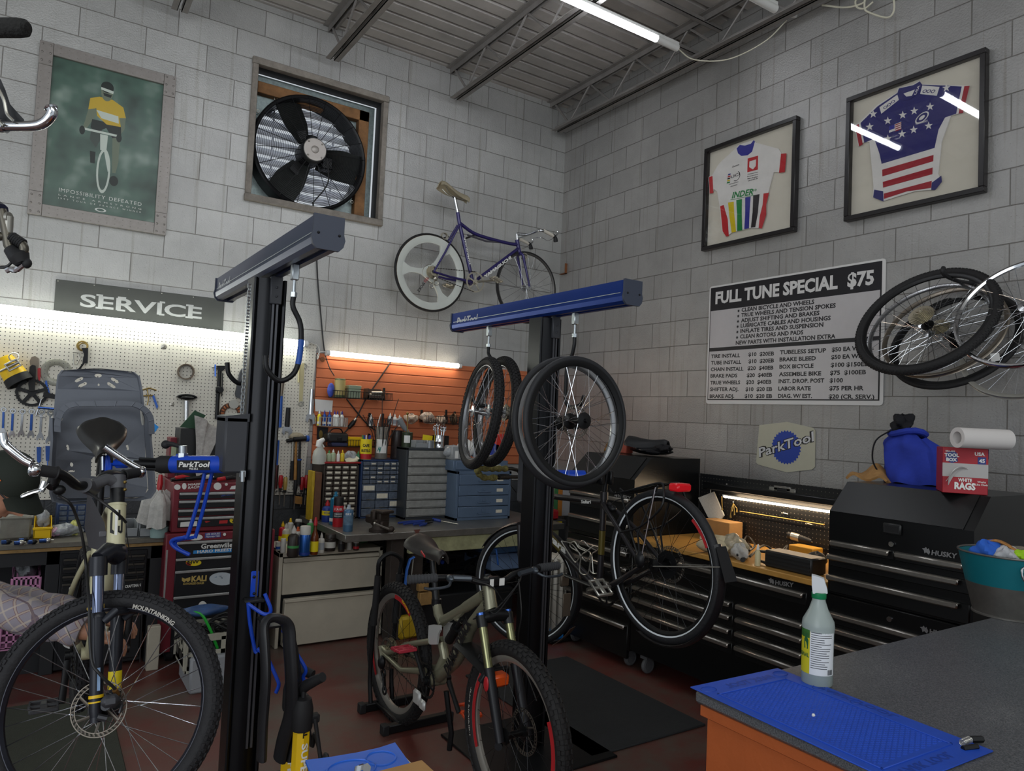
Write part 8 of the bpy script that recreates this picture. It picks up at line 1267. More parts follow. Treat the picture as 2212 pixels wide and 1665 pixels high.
for s in(-1,1):b.tube(spline([np_(600,710)+V((0,s*.03,0)),np_(540,760)+V((0,s*.035,0)),np_(505,790)+V((0,s*.035,0)),np_(490,925)+V((0,s*.035,0)),np_(560,940)+V((0,s*.035,0)),np_(590,780)+V((0,s*.035,0)),np_(600,935)+V((0,s*.03,0))],4),.0035,6)
ob('bottle_cage',b,mSteel,t);mCk=mat('worn_crank','#5d5a55',.4,.6);crank(TN,t,Bn,180-20,.17,1,mCk,w=.062,pedal=-35,pm=mSteel);crank(TN,t,Bn,-20,.17,-1,mBlk,.085,38,mBlk,w=.06);chainloop(TN,t,Bn,.08,(RHn.x,0,RHn.z),.035,-.05)
ob('chain_lock_bar',B(TN).tube([Bn+V((.24,.03,.025)),Bn+V((.01,.04,.02))],.015,10,flat=.6),mat('black_plastic','',0),t);ob('brake_parts',B(TN).ball(np_(720,390),(.03,.02,.02),10).ball(dn+V((-.0,.085,.03)),(.03,.02,.04),10),mBlk,t);ob('loose_pedal',B().box(PD(1212,1268,3.9),PD(1226,1240,3.95),.006).box(PD(1216,1282,3.9)-V((0,0,.0)),PD(1232,1330,3.92),.008),mat('worn_grey_metal','',0),t)
b=B(TN).tube(spline([np_(700,390),np_(740,330),np_(830,300)],5),.003,6);ob('cables',b,mBlackCord,t)
PA=lambda u,v,d:PD(u,v,d*1.1)
SX=lambda p:CP+(V(p)-CP)*1.1
# ---------------- grey and cream bike in the first stand, its front wheel turned ----------------
mCrm=mat('cream_paint','#c3bf9d',.35,.05,.05,8);mStem=mat('stem_grey','#55565a',.5,.2,.08,30);mFork=mat('fork_dark_slate','#23252c',.35,.3,.1,20);mStan=mat('stanchion_blue','#6f7890',.15,.9);FXp=-4.04
t=thing('mountain_bike','cream and black mountain bike with grey child seat clamped in the first lift stand','bicycle',PA(216,1545,2.02));t['state']='on stand'
H1,H0=PA(253,1088,2.17),PA(250,1178,2.13);sa=(H1-H0).normalized();HUB=PA(217,1546,2.02);nb,fb_=PA(207,1533,1.955),PA(246,1520,2.075);ax=(fb_-nb).normalized();HUB=(nb+fb_)/2;AXW=FR(HUB,sa.cross(-ax).normalized(),(0,0,1),ax)
xw=V((0,0,1)).cross(ax).normalized();AXW=FR(HUB,xw,ax.cross(xw),ax)
FXp=SX((FXp,-3,1)).x;RHb=SX((-4.045,-2.37,.70));BBb=SX((-4.04,-2.80,.725));STb=SX((-4.04,-2.70,1.12))
b=B().tube([H1,H0],[.0275,.027],24).tube([H1,H1-sa*.008],.0285,24).tube([H0+sa*.008,H0],.0285,24).tube(spline([H0+sa*.03,H0+V((0,.12,-.12)),BBb],6),.026,16).tube(spline([H1-sa*.035,H1+V((0,.2,-.05)),STb-V((0,0,.05))],6),.021,14).tube([BBb,STb],.019,14).tube([BBb-V((.035,0,0)),BBb+V((.035,0,0))],.024,14)
for s in(-1,1):b.tube(spline([BBb+V((s*.03,.03,0)),BBb+V((s*.06,.2,.04)),RHb+V((s*.07,0,0))],4),.012,10).tube(spline([STb+V((s*.02,.02,-.08)),RHb+V((s*.06,-.18,.2)),RHb+V((s*.07,0,0))],4),.01,10)
fr=ob('frame',b,mCrm,t)
hd=H1-H0;m_=H0.lerp(H1,.5);tc=(CP-m_);tc=(tc-sa*tc.dot(sa)).normalized();rgt=sa.cross(tc).normalized()
def hwarp(q,r=.0279):a=q[0]/r;return m_+sa*q[1]+(rgt*sin(a)+tc*cos(a))*(r+q[2])
b=B()
for pl in([(-.019,.034),(-.012,.04),(-.0125,-.02),(-.0065,-.026),(-.0065,-.036),(-.019,-.03)],[(.005,.042),(.01,.042),(.0105,.02),(.019,.022),(.019,-.03),(.0135,-.035),(.005,-.03),(.005,-.01),(.0095,-.01),(.0095,-.026),(.0135,-.026),(.0135,.01),(.005,.008)],[(-.017,.018),(-.0145,.018),(-.0145,-.004),(-.017,-.004)]):n=len(pl);b.add([hwarp((x,y,.0006))for x,y in pl],[tuple(range(n))])
ob('head_badge',b,mBk,fr);b=B();b.add([hwarp((x,y,.0004))for x,y in((-.0045,-.04),(.003,-.04),(.003,.044),(-.0045,.044))],[(0,1,2,3)]);ob('badge_stripe',b,mWh,fr)
pa=[PA(u,v,d)for u,v,d in((190,1060,2.3),(205,1088,2.28),(226,1130,2.25),(230,1165,2.24),(224,1192,2.24),(192,1182,2.27),(183,1140,2.3))];o_=V((0,.02,0));ob('frame_panel',B().add(pa+[p+o_ for p in pa],[(0,1,2,3,4,5,6),(13,12,11,10,9,8,7)]+[(i,(i+1)%7,7+(i+1)%7,7+i)for i in range(7)]),mat('panel_grey','#3d3c3f',.6),t);ob('panel_tab',B().bc(PA(222,1153,2.23),(.022,.004,.018),.002),mat('tab_grey','#6a6a70',.6),t)
# stem and bars
S0=H1+sa*.075;CLm=PA(191,1051,2.12);ob('spacers',B().tube([H1,H1+sa*.05],.0225,20),mBlk,t);b=B().tube([H1+sa*.05,H1+sa*.095],.0235,18).tube([H1+sa*.072,H1.lerp(CLm,.4)+sa*.06,CLm],[.021,.0185,.021],16);sw=(CLm-H1).normalized();b.tube([CLm-ax*.035,CLm+ax*.035],.0245,16);st=ob('stem',b,mStem,t);b=B()
for k in(.058,.085):b.ball(PA(270,1041 if k>.07 else 1057,2.15),.0058,8)
ob('stem_bolts',b,mBras,st)
P_=lambda u,v,d:PA(u,v,d);Lg=[P_(122,1021,1.99),P_(75,1014,1.95)];Rg=[P_(268,1026,2.36),P_(304,1019,2.42)]
hb_=ob('handlebar',B().tube(spline([Lg[1],Lg[0],P_(145,1032,2.02),P_(166,1048,2.06),CLm-ax*.02,CLm+ax*.03,P_(219,1032,2.22),P_(240,1023,2.28),Rg[0],Rg[1]],6),.0145,14),mBlk,t)
for a,c in(Lg,Rg):ob('grip',B().tube([a,c],.018,14).tor(.018,.0035,16,6,AX(a,c-a)),mRub,hb_)
def barend(g,pts,r):M=AX(g,Lg[1]-Lg[0]);return B().tor(.0165,.0055,20,8,M@SCL(1,1,2.2)).tube(spline(pts,5),r,14)
be=ob('bar_end',barend(Lg[1],[Lg[1]+V((-.01,0,.018)),P_(50,992,1.94),P_(22,970,1.93),P_(10,955,1.93),P_(6,935,1.93)],.0125),mChr,hb_);ob('bar_end',barend(Rg[1],[Rg[1]+V((-.004,0,.01)),P_(275,998,2.40),P_(226,965,2.37)],.0125),mChr,hb_)
for(a,c),s in((Lg,1),):q=P_(113,1046,2.0);lv=ob('brake_lever',B().tube([P_(122,1024,2.0),q,P_(106,1052,1.99)],[.018,.017,.014],10).ball(P_(128,1058,2.01),(.018,.014,.016),10),mBlk,hb_);ob('lever_blade',B().tube(spline([P_(104,1044,1.985),P_(90,1056,1.97),P_(66,1064,1.96),P_(46,1072,1.955)],5),[.006]*5+[.008]*5+[.0085]*5+[.007],8,flat=.6).tube([P_(97,1040,1.98),P_(88,1062,1.97)],.009,8),mChr,lv)
b=B().tube(spline([P_(126,1069,2.02),P_(150,1086,2.03),P_(163,1110,2.06),P_(178,1160,2.08),P_(187,1230,2.1),P_(192,1300,2.0),P_(197,1420,1.96),P_(215,1455,1.95),P_(246,1485,1.97),P_(250,1495,1.98)],6),.0045,8).tube(spline([P_(185,1060,2.1),P_(215,1080,2.06),P_(245,1102,2.06),P_(262,1117,2.08),P_(272,1128,2.1)],6),.0045,8).tube(spline([P_(272,1128,2.2),P_(278,1180,2.2),P_(300,1260,2.25),P_(306,1330,2.25),P_(302,1430,2.25)],6),.0016,5)
ob('cables',b,mBlackCord,t);q=P_(248,1490,1.97);ob('cable_adjuster',B().tube([q,P_(254,1500,1.98)],.008,10),mat('brass_adjuster','#a57a45',.3,.8),t)
# fork: crown, stanchions, lowers
cr_=H0-sa*.028;nt,ft=PA(213,1208,2.06),PA(259,1206,2.17);b=B().tube([H0,H0-sa*.03],.026,16).tube([nt,nt.lerp(cr_,.55)+sa*.015,cr_+sa*.0,ft.lerp(cr_,.55)+sa*.015,ft],[.025,.03,.034,.03,.024],14)
for p,q in((nt,nb),(ft,fb_)):b.tube([p+V((0,0,.008)),p-(p-q).normalized()*.05],.0255,16)
ob('fork_crown',b,mFork,t);b=B();lo=B()
for p,q in((nt,nb),(ft,fb_)):dd=(q-p).normalized();L=(q-p).length;b.tube([p,p+dd*L*.5],.0165,18);lo.tube([p+dd*L*.365,p+dd*L*.38,p+dd*L*.40],[.019,.0235,.0235],18).tube([p+dd*L*.39,p+dd*L*.5,q+dd*.0,q+dd*.03],[.0215,.0195,.0185,.014],18).tube([q+dd*.02,q+dd*.035+V((0,0,0))],.016,12)
ob('stanchions',b,mStan,t);lo.tube([nt+(nb-nt)*.42-xw*.02,nt+(nb-nt)*.36-xw*.05,ft+(fb_-ft)*.36-xw*.05,ft+(fb_-ft)*.42-xw*.02],.013,10);lw=ob('fork_lowers',lo,mFork,t);dd=(nb-nt).normalized()
for k0,k1,m2,nm in((.905,.925,mYel,'yellow_ring'),(.945,.955,mYel,'yellow_ring')):ob(nm,B().tube([nt.lerp(nb,k0),nt.lerp(nb,k1)],.0205,18),m2,lw)
cdir=(CP-nb).normalized();sd=dd.cross(cdir).normalized();b=B(FR(nt.lerp(nb,.78)+cdir*.0212-sd*.006,sd,-dd,cdir));b.box((-.004,-.045,0),(.004,.02,.0008));ob('decal',b,mat('decal_blue_grey','#7f9cc0',.4),lw);ob('decal',B().tube([ft.lerp(fb_,.78)+sd*-.0,ft.lerp(fb_,.9)],.0199,18),mat('label_yellow','',0),lw)
mMK=mat('mountain_tire','#202023',.72,0,.14,30,.25,100);w=wheel(AXW,.343,.0275,mMK,mat('rim_slate','#2b2d36',.3,.5),t,nsp=32,mS=mSp,mH=mHubK,hubw=.1,rimd=.012,rimw=.028,lw=1.25,rotor=.08,knob=(92,(-68,-45,-15,15,45,68),(.006,.014,.009)),plabel='front wheel turned sideways with knobby tire')
VW=FR(HUB,-AXW.col[0].to_3d(),AXW.col[1].to_3d(),-ax)
aT=atan2(1,.35)*180/pi
ob('tire_lettering',arctxt(VW,'MOUNTAINKING',.018,.293,68,.0256,.03,fit=.14),mat('tire_white','',0),w);ob('tire_lettering',arctxt(VW,'Continental',.017,.294,103,.0256,.03,fit=.05),mYel,w)
q=P_(238,1515,1.96);ob('brake_caliper',B().bc((0,0,0),(.05,.04,.065),.012,FR(q,sd,-dd,cdir)).cyl(P_(228,1525,1.95),P_(228,1525,1.935),.013).tube([P_(250,1500,1.97),P_(264,1520,1.98),P_(258,1540,1.97)],.004,6).tube([P_(210,1548,1.94),P_(230,1552,1.95)],.01,8),mat('caliper_grey','#4a4b4f',.4,.6),t)
# rear end, cranks, seat
wr_=FR(RHb,(0,-1,0),(0,0,1),(1,0,0));wheel(wr_,.343,.0275,mMK,mRimK,t,nsp=28,mS=mSpB,mH=mHubK,hubw=.12,rimd=.014,rimw=.028,cass=.06,knob=(70,(-60,-30,0,30,60),(.006,.015,.009)),plabel='rear wheel seen edge on')
TA=FR((FXp,BBb.y,BBb.z),(0,-1,0),(1,0,0),(0,0,1));crank(TA,t,(0,0,0),95,.175,1,mBlk,w=.115,pedal=-8,pm=mat('pedal_grey','#3c3d40',.5));crank(TA,t,(0,0,0),275,.17,-1,mBlk,.09,38,mBlk,w=.075,pedal=0,pm=mat('pedal_grey','',0));chainloop(TA,t,(0,0,0),.088,(-(RHb.y-BBb.y),0,RHb.z-BBb.z),.05,-.05)
SD=PA(224,945,2.62);ob('seatpost',B().tube([STb,SD-V((0,0,.05))],.0145,12),mBlk,t);so=saddle(FR(SD,V((0,-.9,-.43)),(1,0,0),V((0,-.43,.9)))@SCL(.92,1.1,1),t,'black two lobed saddle',mat('saddle_glossy','#262524',.3,0,.06,20));ob('saddle_clamp',B().bc(SD-V((0,0,.055)),(.04,.06,.04),.01),mBlk,t)
# child seat behind the saddle
def cutout(outer,holes,th):
 c=bpy.data.curves.new('c','CURVE');c.dimensions='2D';c.fill_mode='BOTH';c.extrude=th/2
 for pl in[outer]+holes:
  s=c.splines.new('POLY');s.points.add(len(pl)-1);s.use_cyclic_u=True
  for i,p in enumerate(pl):s.points[i].co=(p[0],p[1],0,1)
 o=bpy.data.objects.new('c',c);COL.objects.link(o);e=o.evaluated_get(bpy.context.evaluated_depsgraph_get());me=e.to_mesh();r=([tuple(v.co)for v in me.vertices],[tuple(p.vertices)for p in me.polygons]);e.to_mesh_clear();bpy.data.objects.remove(o);bpy.data.curves.remove(c);return r
dC=2.93;CS=PA(221,940,dC);hx=(PA(330,940,dC)-PA(112,940,dC)).normalized();hx=V((1,0,0));TC=FR(CS,hx,(0,0,1),(0,-1,0));kx=dC/FPX*1.12
def cs(u,v):q=TC.inverted()@PY(u,v,CS.y);return(q.x,q.y)
mCS=mat('child_seat_grey','#70757e',.55,0,.06,12,.06,200)
def slot(u0,v0,u1,v1,w=3.2):
 d=V((u1-u0,v1-v0,0)).normalized();n_=V((-d.y,d.x,0))*w;return[cs(u0+n_.x,v0+n_.y),cs(u0-d.x*w,v0-d.y*w),cs(u0-n_.x,v0-n_.y),cs(u1-n_.x,v1-n_.y),cs(u1+d.x*w,v1+d.y*w),cs(u1+n_.x,v1+n_.y)]
outer=[cs(*p)for p in((132,802),(160,798),(210,797),(260,800),(288,806),(298,816),(303,845),(306,880),(310,930),(312,990),(316,1050),(310,1070),(285,1074),(240,1074),(190,1080),(150,1082),(120,1075),(116,1040),(117,990),(120,930),(121,880),(124,840),(126,812))]
holes=[slot(164,823,177,817),slot(172,834,185,828),slot(242,818,254,825),slot(234,828,247,836),slot(213,950-120,213,950-118,2.2),slot(145,962,147,970,2.6),slot(274,962,276,970,2.6),slot(154,1001,155,1005,3.4),slot(149,1017,160,1017,2),[cs(212+8*cos(i*pi/5),811+4.2*sin(i*pi/5))for i in range(10)],[cs(*p)for p in((197,992),(203,986),(214,988),(214,1030),(196,1028))]]
vs,fs=cutout(outer,holes,.008);hw=abs(outer[0][0]-outer[4][0])/2
cbend=lambda p:(p[0],p[1],p[2]+.35*max(0,abs(p[0]-.0)-.05)**2*6)
sh=ob('child_seat',B(TC).add([cbend(p)for p in vs],fs),mCS,t,label='grey plastic child seat');b=B(TC);el_=[cs(*p)for p in((118,905),(119,950),(116,1000),(116,1060),(121,1076),(150,1083),(190,1081),(240,1075),(290,1075),(312,1070),(322,1055),(318,1000),(314,950),(313,905))]
def wall_(pl,z0,z1,th=.01,fl=1.1):
 b=B(TC);n=len(pl);cx_=sum(p[0]for p in pl)/n;cy_=sum(p[1]for p in pl)/n;vs=[]
 for x,y in pl:vs+=[cbend((x,y,z0)),(cx_+(x-cx_)*fl,cy_+(y-cy_)*(1+(fl-1)*.3),z1),(cx_+(x-cx_)*(fl-.05),cy_+(y-cy_)*(1+(fl-1)*.3),z1),cbend((x*.96,y,z0))]
 return b.add(vs,[(4*i+k,4*i+(k+1)%4,4*i+4+(k+1)%4,4*i+4+k)for i in range(n-1)for k in range(4)])
ob('side_wall',wall_(el_,0,.085),mCS,sh);tp=[cs(*p)for p in((118,905),(121,870),(124,835),(127,812),(135,801),(210,796),(285,804),(297,814),(303,845),(306,875),(313,905))];ob('head_wall',wall_(tp,0,.04,fl=1.04),mCS,sh)
hoop=spline([V((*cs(*p),z))for p,z in(((118,930),.08),((119,905),.09),((130,882),.1),((152,870),.105),((210,867),.107),((276,868),.105),((305,878),.1),((322,900),.09),((325,935),.08))],6);b=B(TC)
n=len(hoop);c0_=V((*cs(220,940),0));vs=[]
for p in hoop:q=(V((p.x,p.y,0))-c0_).normalized();vs+=[p+q*.002,p+q*.004+V((0,0,.03)),p-q*.02+V((0,0,.03)),p-q*.022,p-q*.004]
b.add(vs,[(5*i+k,5*i+k+1,5*i+6+k,5*i+5+k)for i in range(n-1)for k in range(4)])
for i in range(3,n-3,4):p=hoop[i];q=(V((p.x,p.y,0))-c0_).normalized();b.tube([p+q*.003+V((0,0,.031)),p-q*.021+V((0,0,.031))],.002,5)
ob('safety_hoop',b,mCS,sh);ob('mount_bracket',B().tube([CS+V((0,.0,-.12)),STb+V((0,.06,.02))],.014,8),mBlk,sh)
b=B(TC)
for p in((128,900),(302,900)):b.tube([V((*cs(p[0],880),.03)),V((*cs(p[0]+3,905),.04)),V((*cs(p[0]+8,935),.012))],[.003,.006,.003],6,flat=.4)
ob('strap',b,mat('pale_strap','#b9b9b2',.6),sh)
# ---------------- person at work ----------------
mSk=mat('skin','#b08067',.5,0,.12,25);mCapG=mat('cap_green_black','#20261f',.8,0,.1,20)
Cc=PA(2,1048,2.47);fh=V((CR.x,CR.y,0)).normalized();lf=V((-fh.y,fh.x,0));pd=rad(40);F=fh*cos(pd)-V((0,0,1))*sin(pd);Uh=fh*sin(pd)+V((0,0,1))*cos(pd);HM=FR(Cc,F,lf,Uh)
def g2(a,b_,s,t_=None):t_=t_ or s;return math.exp(-(a/s)**2-(b_/t_)**2)
def headf(u,v):
 az=2*pi*u;th_=pi*v;dx,dy,dz=sin(th_)*cos(az),sin(th_)*sin(az),cos(th_);x,y,z=.098*dx,.074*dy,.122*dz
 el2=pi/2-th_;a=(az+pi)%(2*pi)-pi
 if dz<0:x+=.018*max(0,dx)*(-dz);y*=1-.28*(-dz)
 k=.03*g2(a,el2+.22,.13,.16)+.012*g2(a,el2-.02,.09,.2)-.012*(g2(a-.36,el2-.08,.17,.13)+g2(a+.36,el2-.08,.17,.13))+.008*g2(a,el2-.3,.6,.13)+.009*g2(a,el2+.62,.22,.07)+.008*g2(a,el2+.76,.2,.06)+.016*g2(a,el2+1.02,.3,.16)+.007*(g2(a-.6,el2+.25,.25,.25)+g2(a+.6,el2+.25,.25,.25))-.006*g2(a,el2+.69,.2,.035)
 return HM@V((x+k*dx*1.3,y+k*dy*.7,z+k*dz*.3))
S_=Cc+fh*-.26+V((0,0,-.2));HP_=S_+fh*-.4+V((0,0,-.5));ER=PA(-55,1300,2.4);HR=PA(196,1368,2.46);EL=ER+lf*.3-fh*.22+V((0,0,-.05));HL=PA(222,1338,2.62)
b=B().grid(headf,56,40,cu=True);nk=Cc-Uh*.06-F*.03;b.tube([nk,S_+V((0,0,.02))],[.052,.062],16)
for s in(-1,1):e_=HM@V((-.008,s*.074,-.005));b.tor(.022,.006,14,6,FR(e_,F,Uh,lf*s)@SCL(.75,1.25,1)).ball(e_,(.01,.01,.016),8)
def arm(sh_,el3,wr3):
 b.tube(spline([sh_,sh_.lerp(el3,.5),el3,el3.lerp(wr3,.35),el3.lerp(wr3,.75),wr3],4),[.048]*5+[.044]*4+[.04]*4+[.041]*4+[.034]*3+[.028],14,flat=.9)
 d=(wr3-el3).normalized();n_=d.cross(V((0,0,1))).normalized();u_=n_.cross(d);pm_=wr3+d*.085;b.tube([wr3-d*.01,wr3+d*.03,wr3+d*.065,pm_],[.024,.034,.038,.034],14,flat=.5)
 for i,(off,L)in enumerate(((-.027,.068),(-.009,.078),(.01,.073),(.027,.058))):
  k0=pm_+n_*off*1.05;p1=k0+d*L*.42-u_*.008;p2=p1+(d*.6-u_*.8).normalized()*L*.34;p3=p2+(d*.1-u_).normalized()*L*.28;b.tube([k0-d*.02,k0,p1,p2,p3],[.0095,.0098,.0088,.008,.0065],8)
 t0=wr3+d*.03-n_*.03;b.tube([t0,t0+d*.03-n_*.02-u_*.012,t0+d*.055-n_*.022-u_*.03,t0+d*.075-n_*.012-u_*.04],[.013,.0115,.0098,.008],8);return b
SR,SL=S_-lf*.17,S_+lf*.17;arm(SR,ER,HR);arm(SL,EL,HL)
per=thing('person','person in a dark cap, glasses and plaid shirt bending to work on the cream bike','person',(HP_.x,HP_.y,0));b.tube([S_,S_.lerp(HP_,.5),HP_],[.12,.13,.14],16)
kn={}
for s in(-1,1):h_=HP_+lf*s*.09;k_=h_+fh*.12+lf*s*.1+V((0,0,-.36));f_=V((h_.x-.28*fh.x,h_.y-.28*fh.y,.06));kn[s]=(h_,k_,f_);b.tube([h_,h_.lerp(k_,.5),k_,k_.lerp(f_,.4),f_],[.085,.075,.055,.052,.04],12)
ob('body',b,mSk,per)
m=bpy.data.materials.new('plaid_cloth');m.use_nodes=True;nt=m.node_tree;N=nt.nodes.new;L_=nt.links.new;p=nt.nodes['Principled BSDF'];p.inputs['Roughness'].default_value=.9;tcn=N('ShaderNodeTexCoord');col=None
mpn=N('ShaderNodeMapping');mpn.inputs['Rotation'].default_value=(.5,.35,.7);L_(tcn.outputs['Object'],mpn.inputs['Vector']);sxn=N('ShaderNodeSeparateXYZ');L_(mpn.outputs[0],sxn.inputs[0]);prev=None
base_=N('ShaderNodeRGB');base_.outputs[0].default_value=lin('#8d8790');prev=base_.outputs[0]
for axs,per_,wd_,cc in(('X',.07,.0045,'#6a3434'),('Z',.07,.0045,'#6a3434'),('X',.035,.003,'#b3a79b'),('Z',.035,.003,'#b3a79b'),('Y',.07,.0035,'#57424e')):
 q=N('ShaderNodeMath');q.operation='PINGPONG';q.inputs[1].default_value=per_/2;L_(sxn.outputs[axs],q.inputs[0]);lt=N('ShaderNodeMath');lt.operation='LESS_THAN';lt.inputs[1].default_value=wd_;L_(q.outputs[0],lt.inputs[0]);mu=N('ShaderNodeMath');mu.operation='MULTIPLY';mu.inputs[1].default_value=.75;L_(lt.outputs[0],mu.inputs[0]);mx=N('ShaderNodeMix');mx.data_type='RGBA';L_(mu.outputs[0],mx.inputs[0]);L_(prev,mx.inputs[6]);mx.inputs[7].default_value=lin(cc);prev=mx.outputs[2]
L_(prev,p.inputs['Base Color']);mPlaid=m
b=B();wv=lambda i:.006*sin(i*2.1)
for sh_,el3,wr3 in((SR,ER,HR),(SL,EL,HL)):pts=spline([sh_,sh_.lerp(el3,.5),el3,el3.lerp(wr3,.35),el3.lerp(wr3,.7),el3.lerp(wr3,.93)],4);b.tube(pts,[.078-.022*(i/len(pts))+wv(i)for i in range(len(pts))],16)
pts=spline([S_+V((0,0,.06))+fh*.03,S_,S_.lerp(HP_,.5),HP_],5);rings=[]
for i,c in enumerate(pts):k=i/(len(pts)-1);w_=(.1+.13*min(1,k*4))*(1-.12*max(0,k-.3));d_=.08+.05*min(1,k*3);dn_=(HP_-S_).normalized();fw=lf.cross(dn_);rings.append([c+lf*w_*cos(2*pi*j/20)+fw*d_*sin(2*pi*j/20)*(1+.05*sin(i*2))for j in range(20)])
ob('plaid_shirt',b.loft(rings),mPlaid,per);b=B()
for s in(-1,1):h_,k_,f_=kn[s];b.tube(spline([HP_+V((0,0,.05)),h_,h_.lerp(k_,.5),k_,k_.lerp(f_,.4),f_+V((0,0,.05))],4),[.12]*4+[.1]*4+[.09]*4+[.075]*4+[.07]*4+[.06],14)
ob('trousers',b,mat('work_trousers','#2c3038',.85,0,.1,20),per);b=B()
for s in(-1,1):f_=kn[s][2];b.ball(f_+fh*.05+V((0,0,-.01)),(.11,.11,.05),12)
ob('shoes',b,mRub,per)
cpm=HM@TR(0,0,.03);cap_=ob('cap',B(cpm).grid(lambda u,v:(.108*cos(2*pi*u)*sin(pi/2*v*1.02)*(1.02 if cos(2*pi*u)>0 else 1.0),.09*sin(2*pi*u)*sin(pi/2*v*1.02),.115*cos(pi/2*v*1.02)-.004),36,12,cu=True,th=.004),mCapG,per)
ob('cap_brim',B(cpm).grid(lambda u,v:(.095+.085*v*cos((u-.5)*2.3)-.02*(1-cos((u-.5)*2.3)),.1*sin((u-.5)*2.5)*(1-.12*v),.008-.022*v-.02*(2*u-1)**2),20,6,th=.004),mCapG,cap_);ob('cap_patch',B(cpm).bc((.02,-.0905,.03),(.02,.002,.004)),mat('cap_orange','#c8662a',.6),cap_)
b=B()
for s in(-1,1):b.tube([HM@V((-.01,s*.08,.018)),HM@V((.05,s*.078,.02)),HM@V((.1,s*.068,.012))],.003,6)
gl=ob('glasses',b,mBlk,per);b=B()
for s in(-1,1):b.grid(lambda u,v:HM@V((.112-.012*abs(2*u-1),s*(.012+.05*u),.018-.036*v)),4,4,th=.002)
ob('lenses',b,mGlass,gl);b=B()
b.grid(lambda u,v:HM@V((-.02-.085*sin(pi*(.1+.8*u))*1.0,.078*cos(pi*(.02+.96*u)),.03-.075*v)),20,5,th=.004);ob('hair',b,mat('grey_hair','#7d766f',.8,0,.2,60),per)
solo('work_stool','low round stool the crouching person sits on, outside the frame edge','stool',B().disc(.17,HP_.z-.2,HP_.z-.15,24,TR(HP_.x,HP_.y,0)).cyl((HP_.x,HP_.y,0),(HP_.x,HP_.y,HP_.z-.2),.03).disc(.2,0,.02,20,TR(HP_.x,HP_.y,0)),mBlk)
# ---------------- bikes hung from the ceiling, at the photo's edge ----------------
t=thing('hung_bicycle','upside-down bike at the photo\'s top corner, chrome drop bar and black saddle showing','bicycle',PD(-60,250,1.95));q=lambda u,v,d=1.9:PD(u,v,d)
hb_=ob('handlebar',B().tube(spline([q(-160,262,1.98),q(-60,268),q(0,272),q(70,272),q(95,265),q(110,250),q(113,240),q(110,233)],6),.0135,12).tor(.014,.003,14,6,AX(q(110,233),q(110,233)-q(113,240))),mChr,t);ob('bar_clamp',B().tube([q(-10,271),q(12,272)],.019,12),mChr,hb_)
pa=[q(*p)for p in((-60,130),(-20,150),(2,172),(12,195),(22,225),(38,243),(52,258),(54,275),(48,283),(10,284),(-60,280))];o_=(pa[0]-CP).normalized()*.1;n=len(pa);c_=sum(pa,V())/n;ob('saddle',B().loft([pa,[p.lerp(c_,.05)+o_*.5 for p in pa],[p.lerp(c_,.45)+o_ for p in pa]]),mat('saddle_black','',0),t);ob('saddle_rails',B().tube(spline([q(-10,180,1.88),q(8,215,1.88),q(15,245,1.88),q(28,260,1.88)],4),.004,6).tube(spline([q(-10,240,1.88),q(-2,262,1.88),q(8,272,1.88)],4),.004,6),mSteel,t)
ob('frame',B().tube([q(-70,280,2.0),q(-330,420,2.3)],.017,12).tube([q(-70,280,2.0),q(-150,-200,2.1)],.014,12).tube([q(-150,-200,2.1),PD(-150,-420,2.2)],.01,8),mat('dark_blue_frame','#22263a',.3,.3),t)
t=thing('hung_bicycle','second hung bike at the photo\'s edge, brake hood and curled lever showing','bicycle',PD(-60,520,1.95));c=lambda x,y,d=1.9:PD(x/5.6,430+y/5.6,d)
hb_=ob('handlebar',B().tube(spline([c(-500,470,2.0),c(-100,455),c(60,450),c(180,470),c(265,540),c(290,610),c(255,660),c(225,680)],6),.0115,10),mat('bar_dark_alloy','#5f5b52',.35,.7),t);b=B()
for i in range(6):a=c(150+24*i,462+16*i);b.tor(.012,.003,14,6,AX(a,c(174+24*i,478+16*i)-a))
ob('bar_tape',b,mRub,hb_);ob('stem',B().tube([c(105,210),c(100,330),c(95,420)],[.0115,.0115,.011],12).tube([c(88,225),c(120,225)],.015,12),mat('stem_satin','#9a9890',.35,.6),t);ob('fork_blade',B().tube([c(20,130),c(70,320),c(105,560),c(150,650)],[.012,.014,.013,.012],10),mat('bar_dark_alloy','',0),t);ob('brake_hood',B().tube([c(120,600),c(175,665),c(235,700),c(270,780)],[.016,.02,.026,.018],12).ball(c(325,775),(.012,.012,.014),10),mRub,t);ob('brake_lever',B().tube(spline([c(290,790),c(250,820),c(195,860),c(130,850),c(80,868)],5),.0075,8),mChr,t);ob('cable',B().tube(spline([c(150,690),c(140,760),c(80,815),c(0,825),c(-200,800)],5),.004,6),mBlackCord,t);ob('frame',B().tube([c(20,130),c(-300,-100,2.1)],.016,10).tube([c(20,130),c(-700,700,2.3)],.014,10).tube([c(-300,-100,2.1),c(-500,-1500,2.2)],.008,6),mat('dark_blue_frame','',0),t)
t=thing('hung_bicycle','third hung bike, only its black foam grip end showing by the ceiling','bicycle',PD(-60,60,1.5));ob('grip',B().tube([PD(-160,62,1.5),PD(0,60,1.45),PD(40,60,1.45),PD(56,61,1.45),PD(61,62,1.45)],[.019,.019,.019,.017,.012],16),mat('foam_grip','#232322',.95,0,.2,60,.6,120),t);ob('handlebar',B().tube([PD(-150,62,1.5),PD(-420,70,1.7)],.012,10).tube([PD(-420,70,1.7),PD(-420,-300,1.9)],.014,10),mBlk,t)
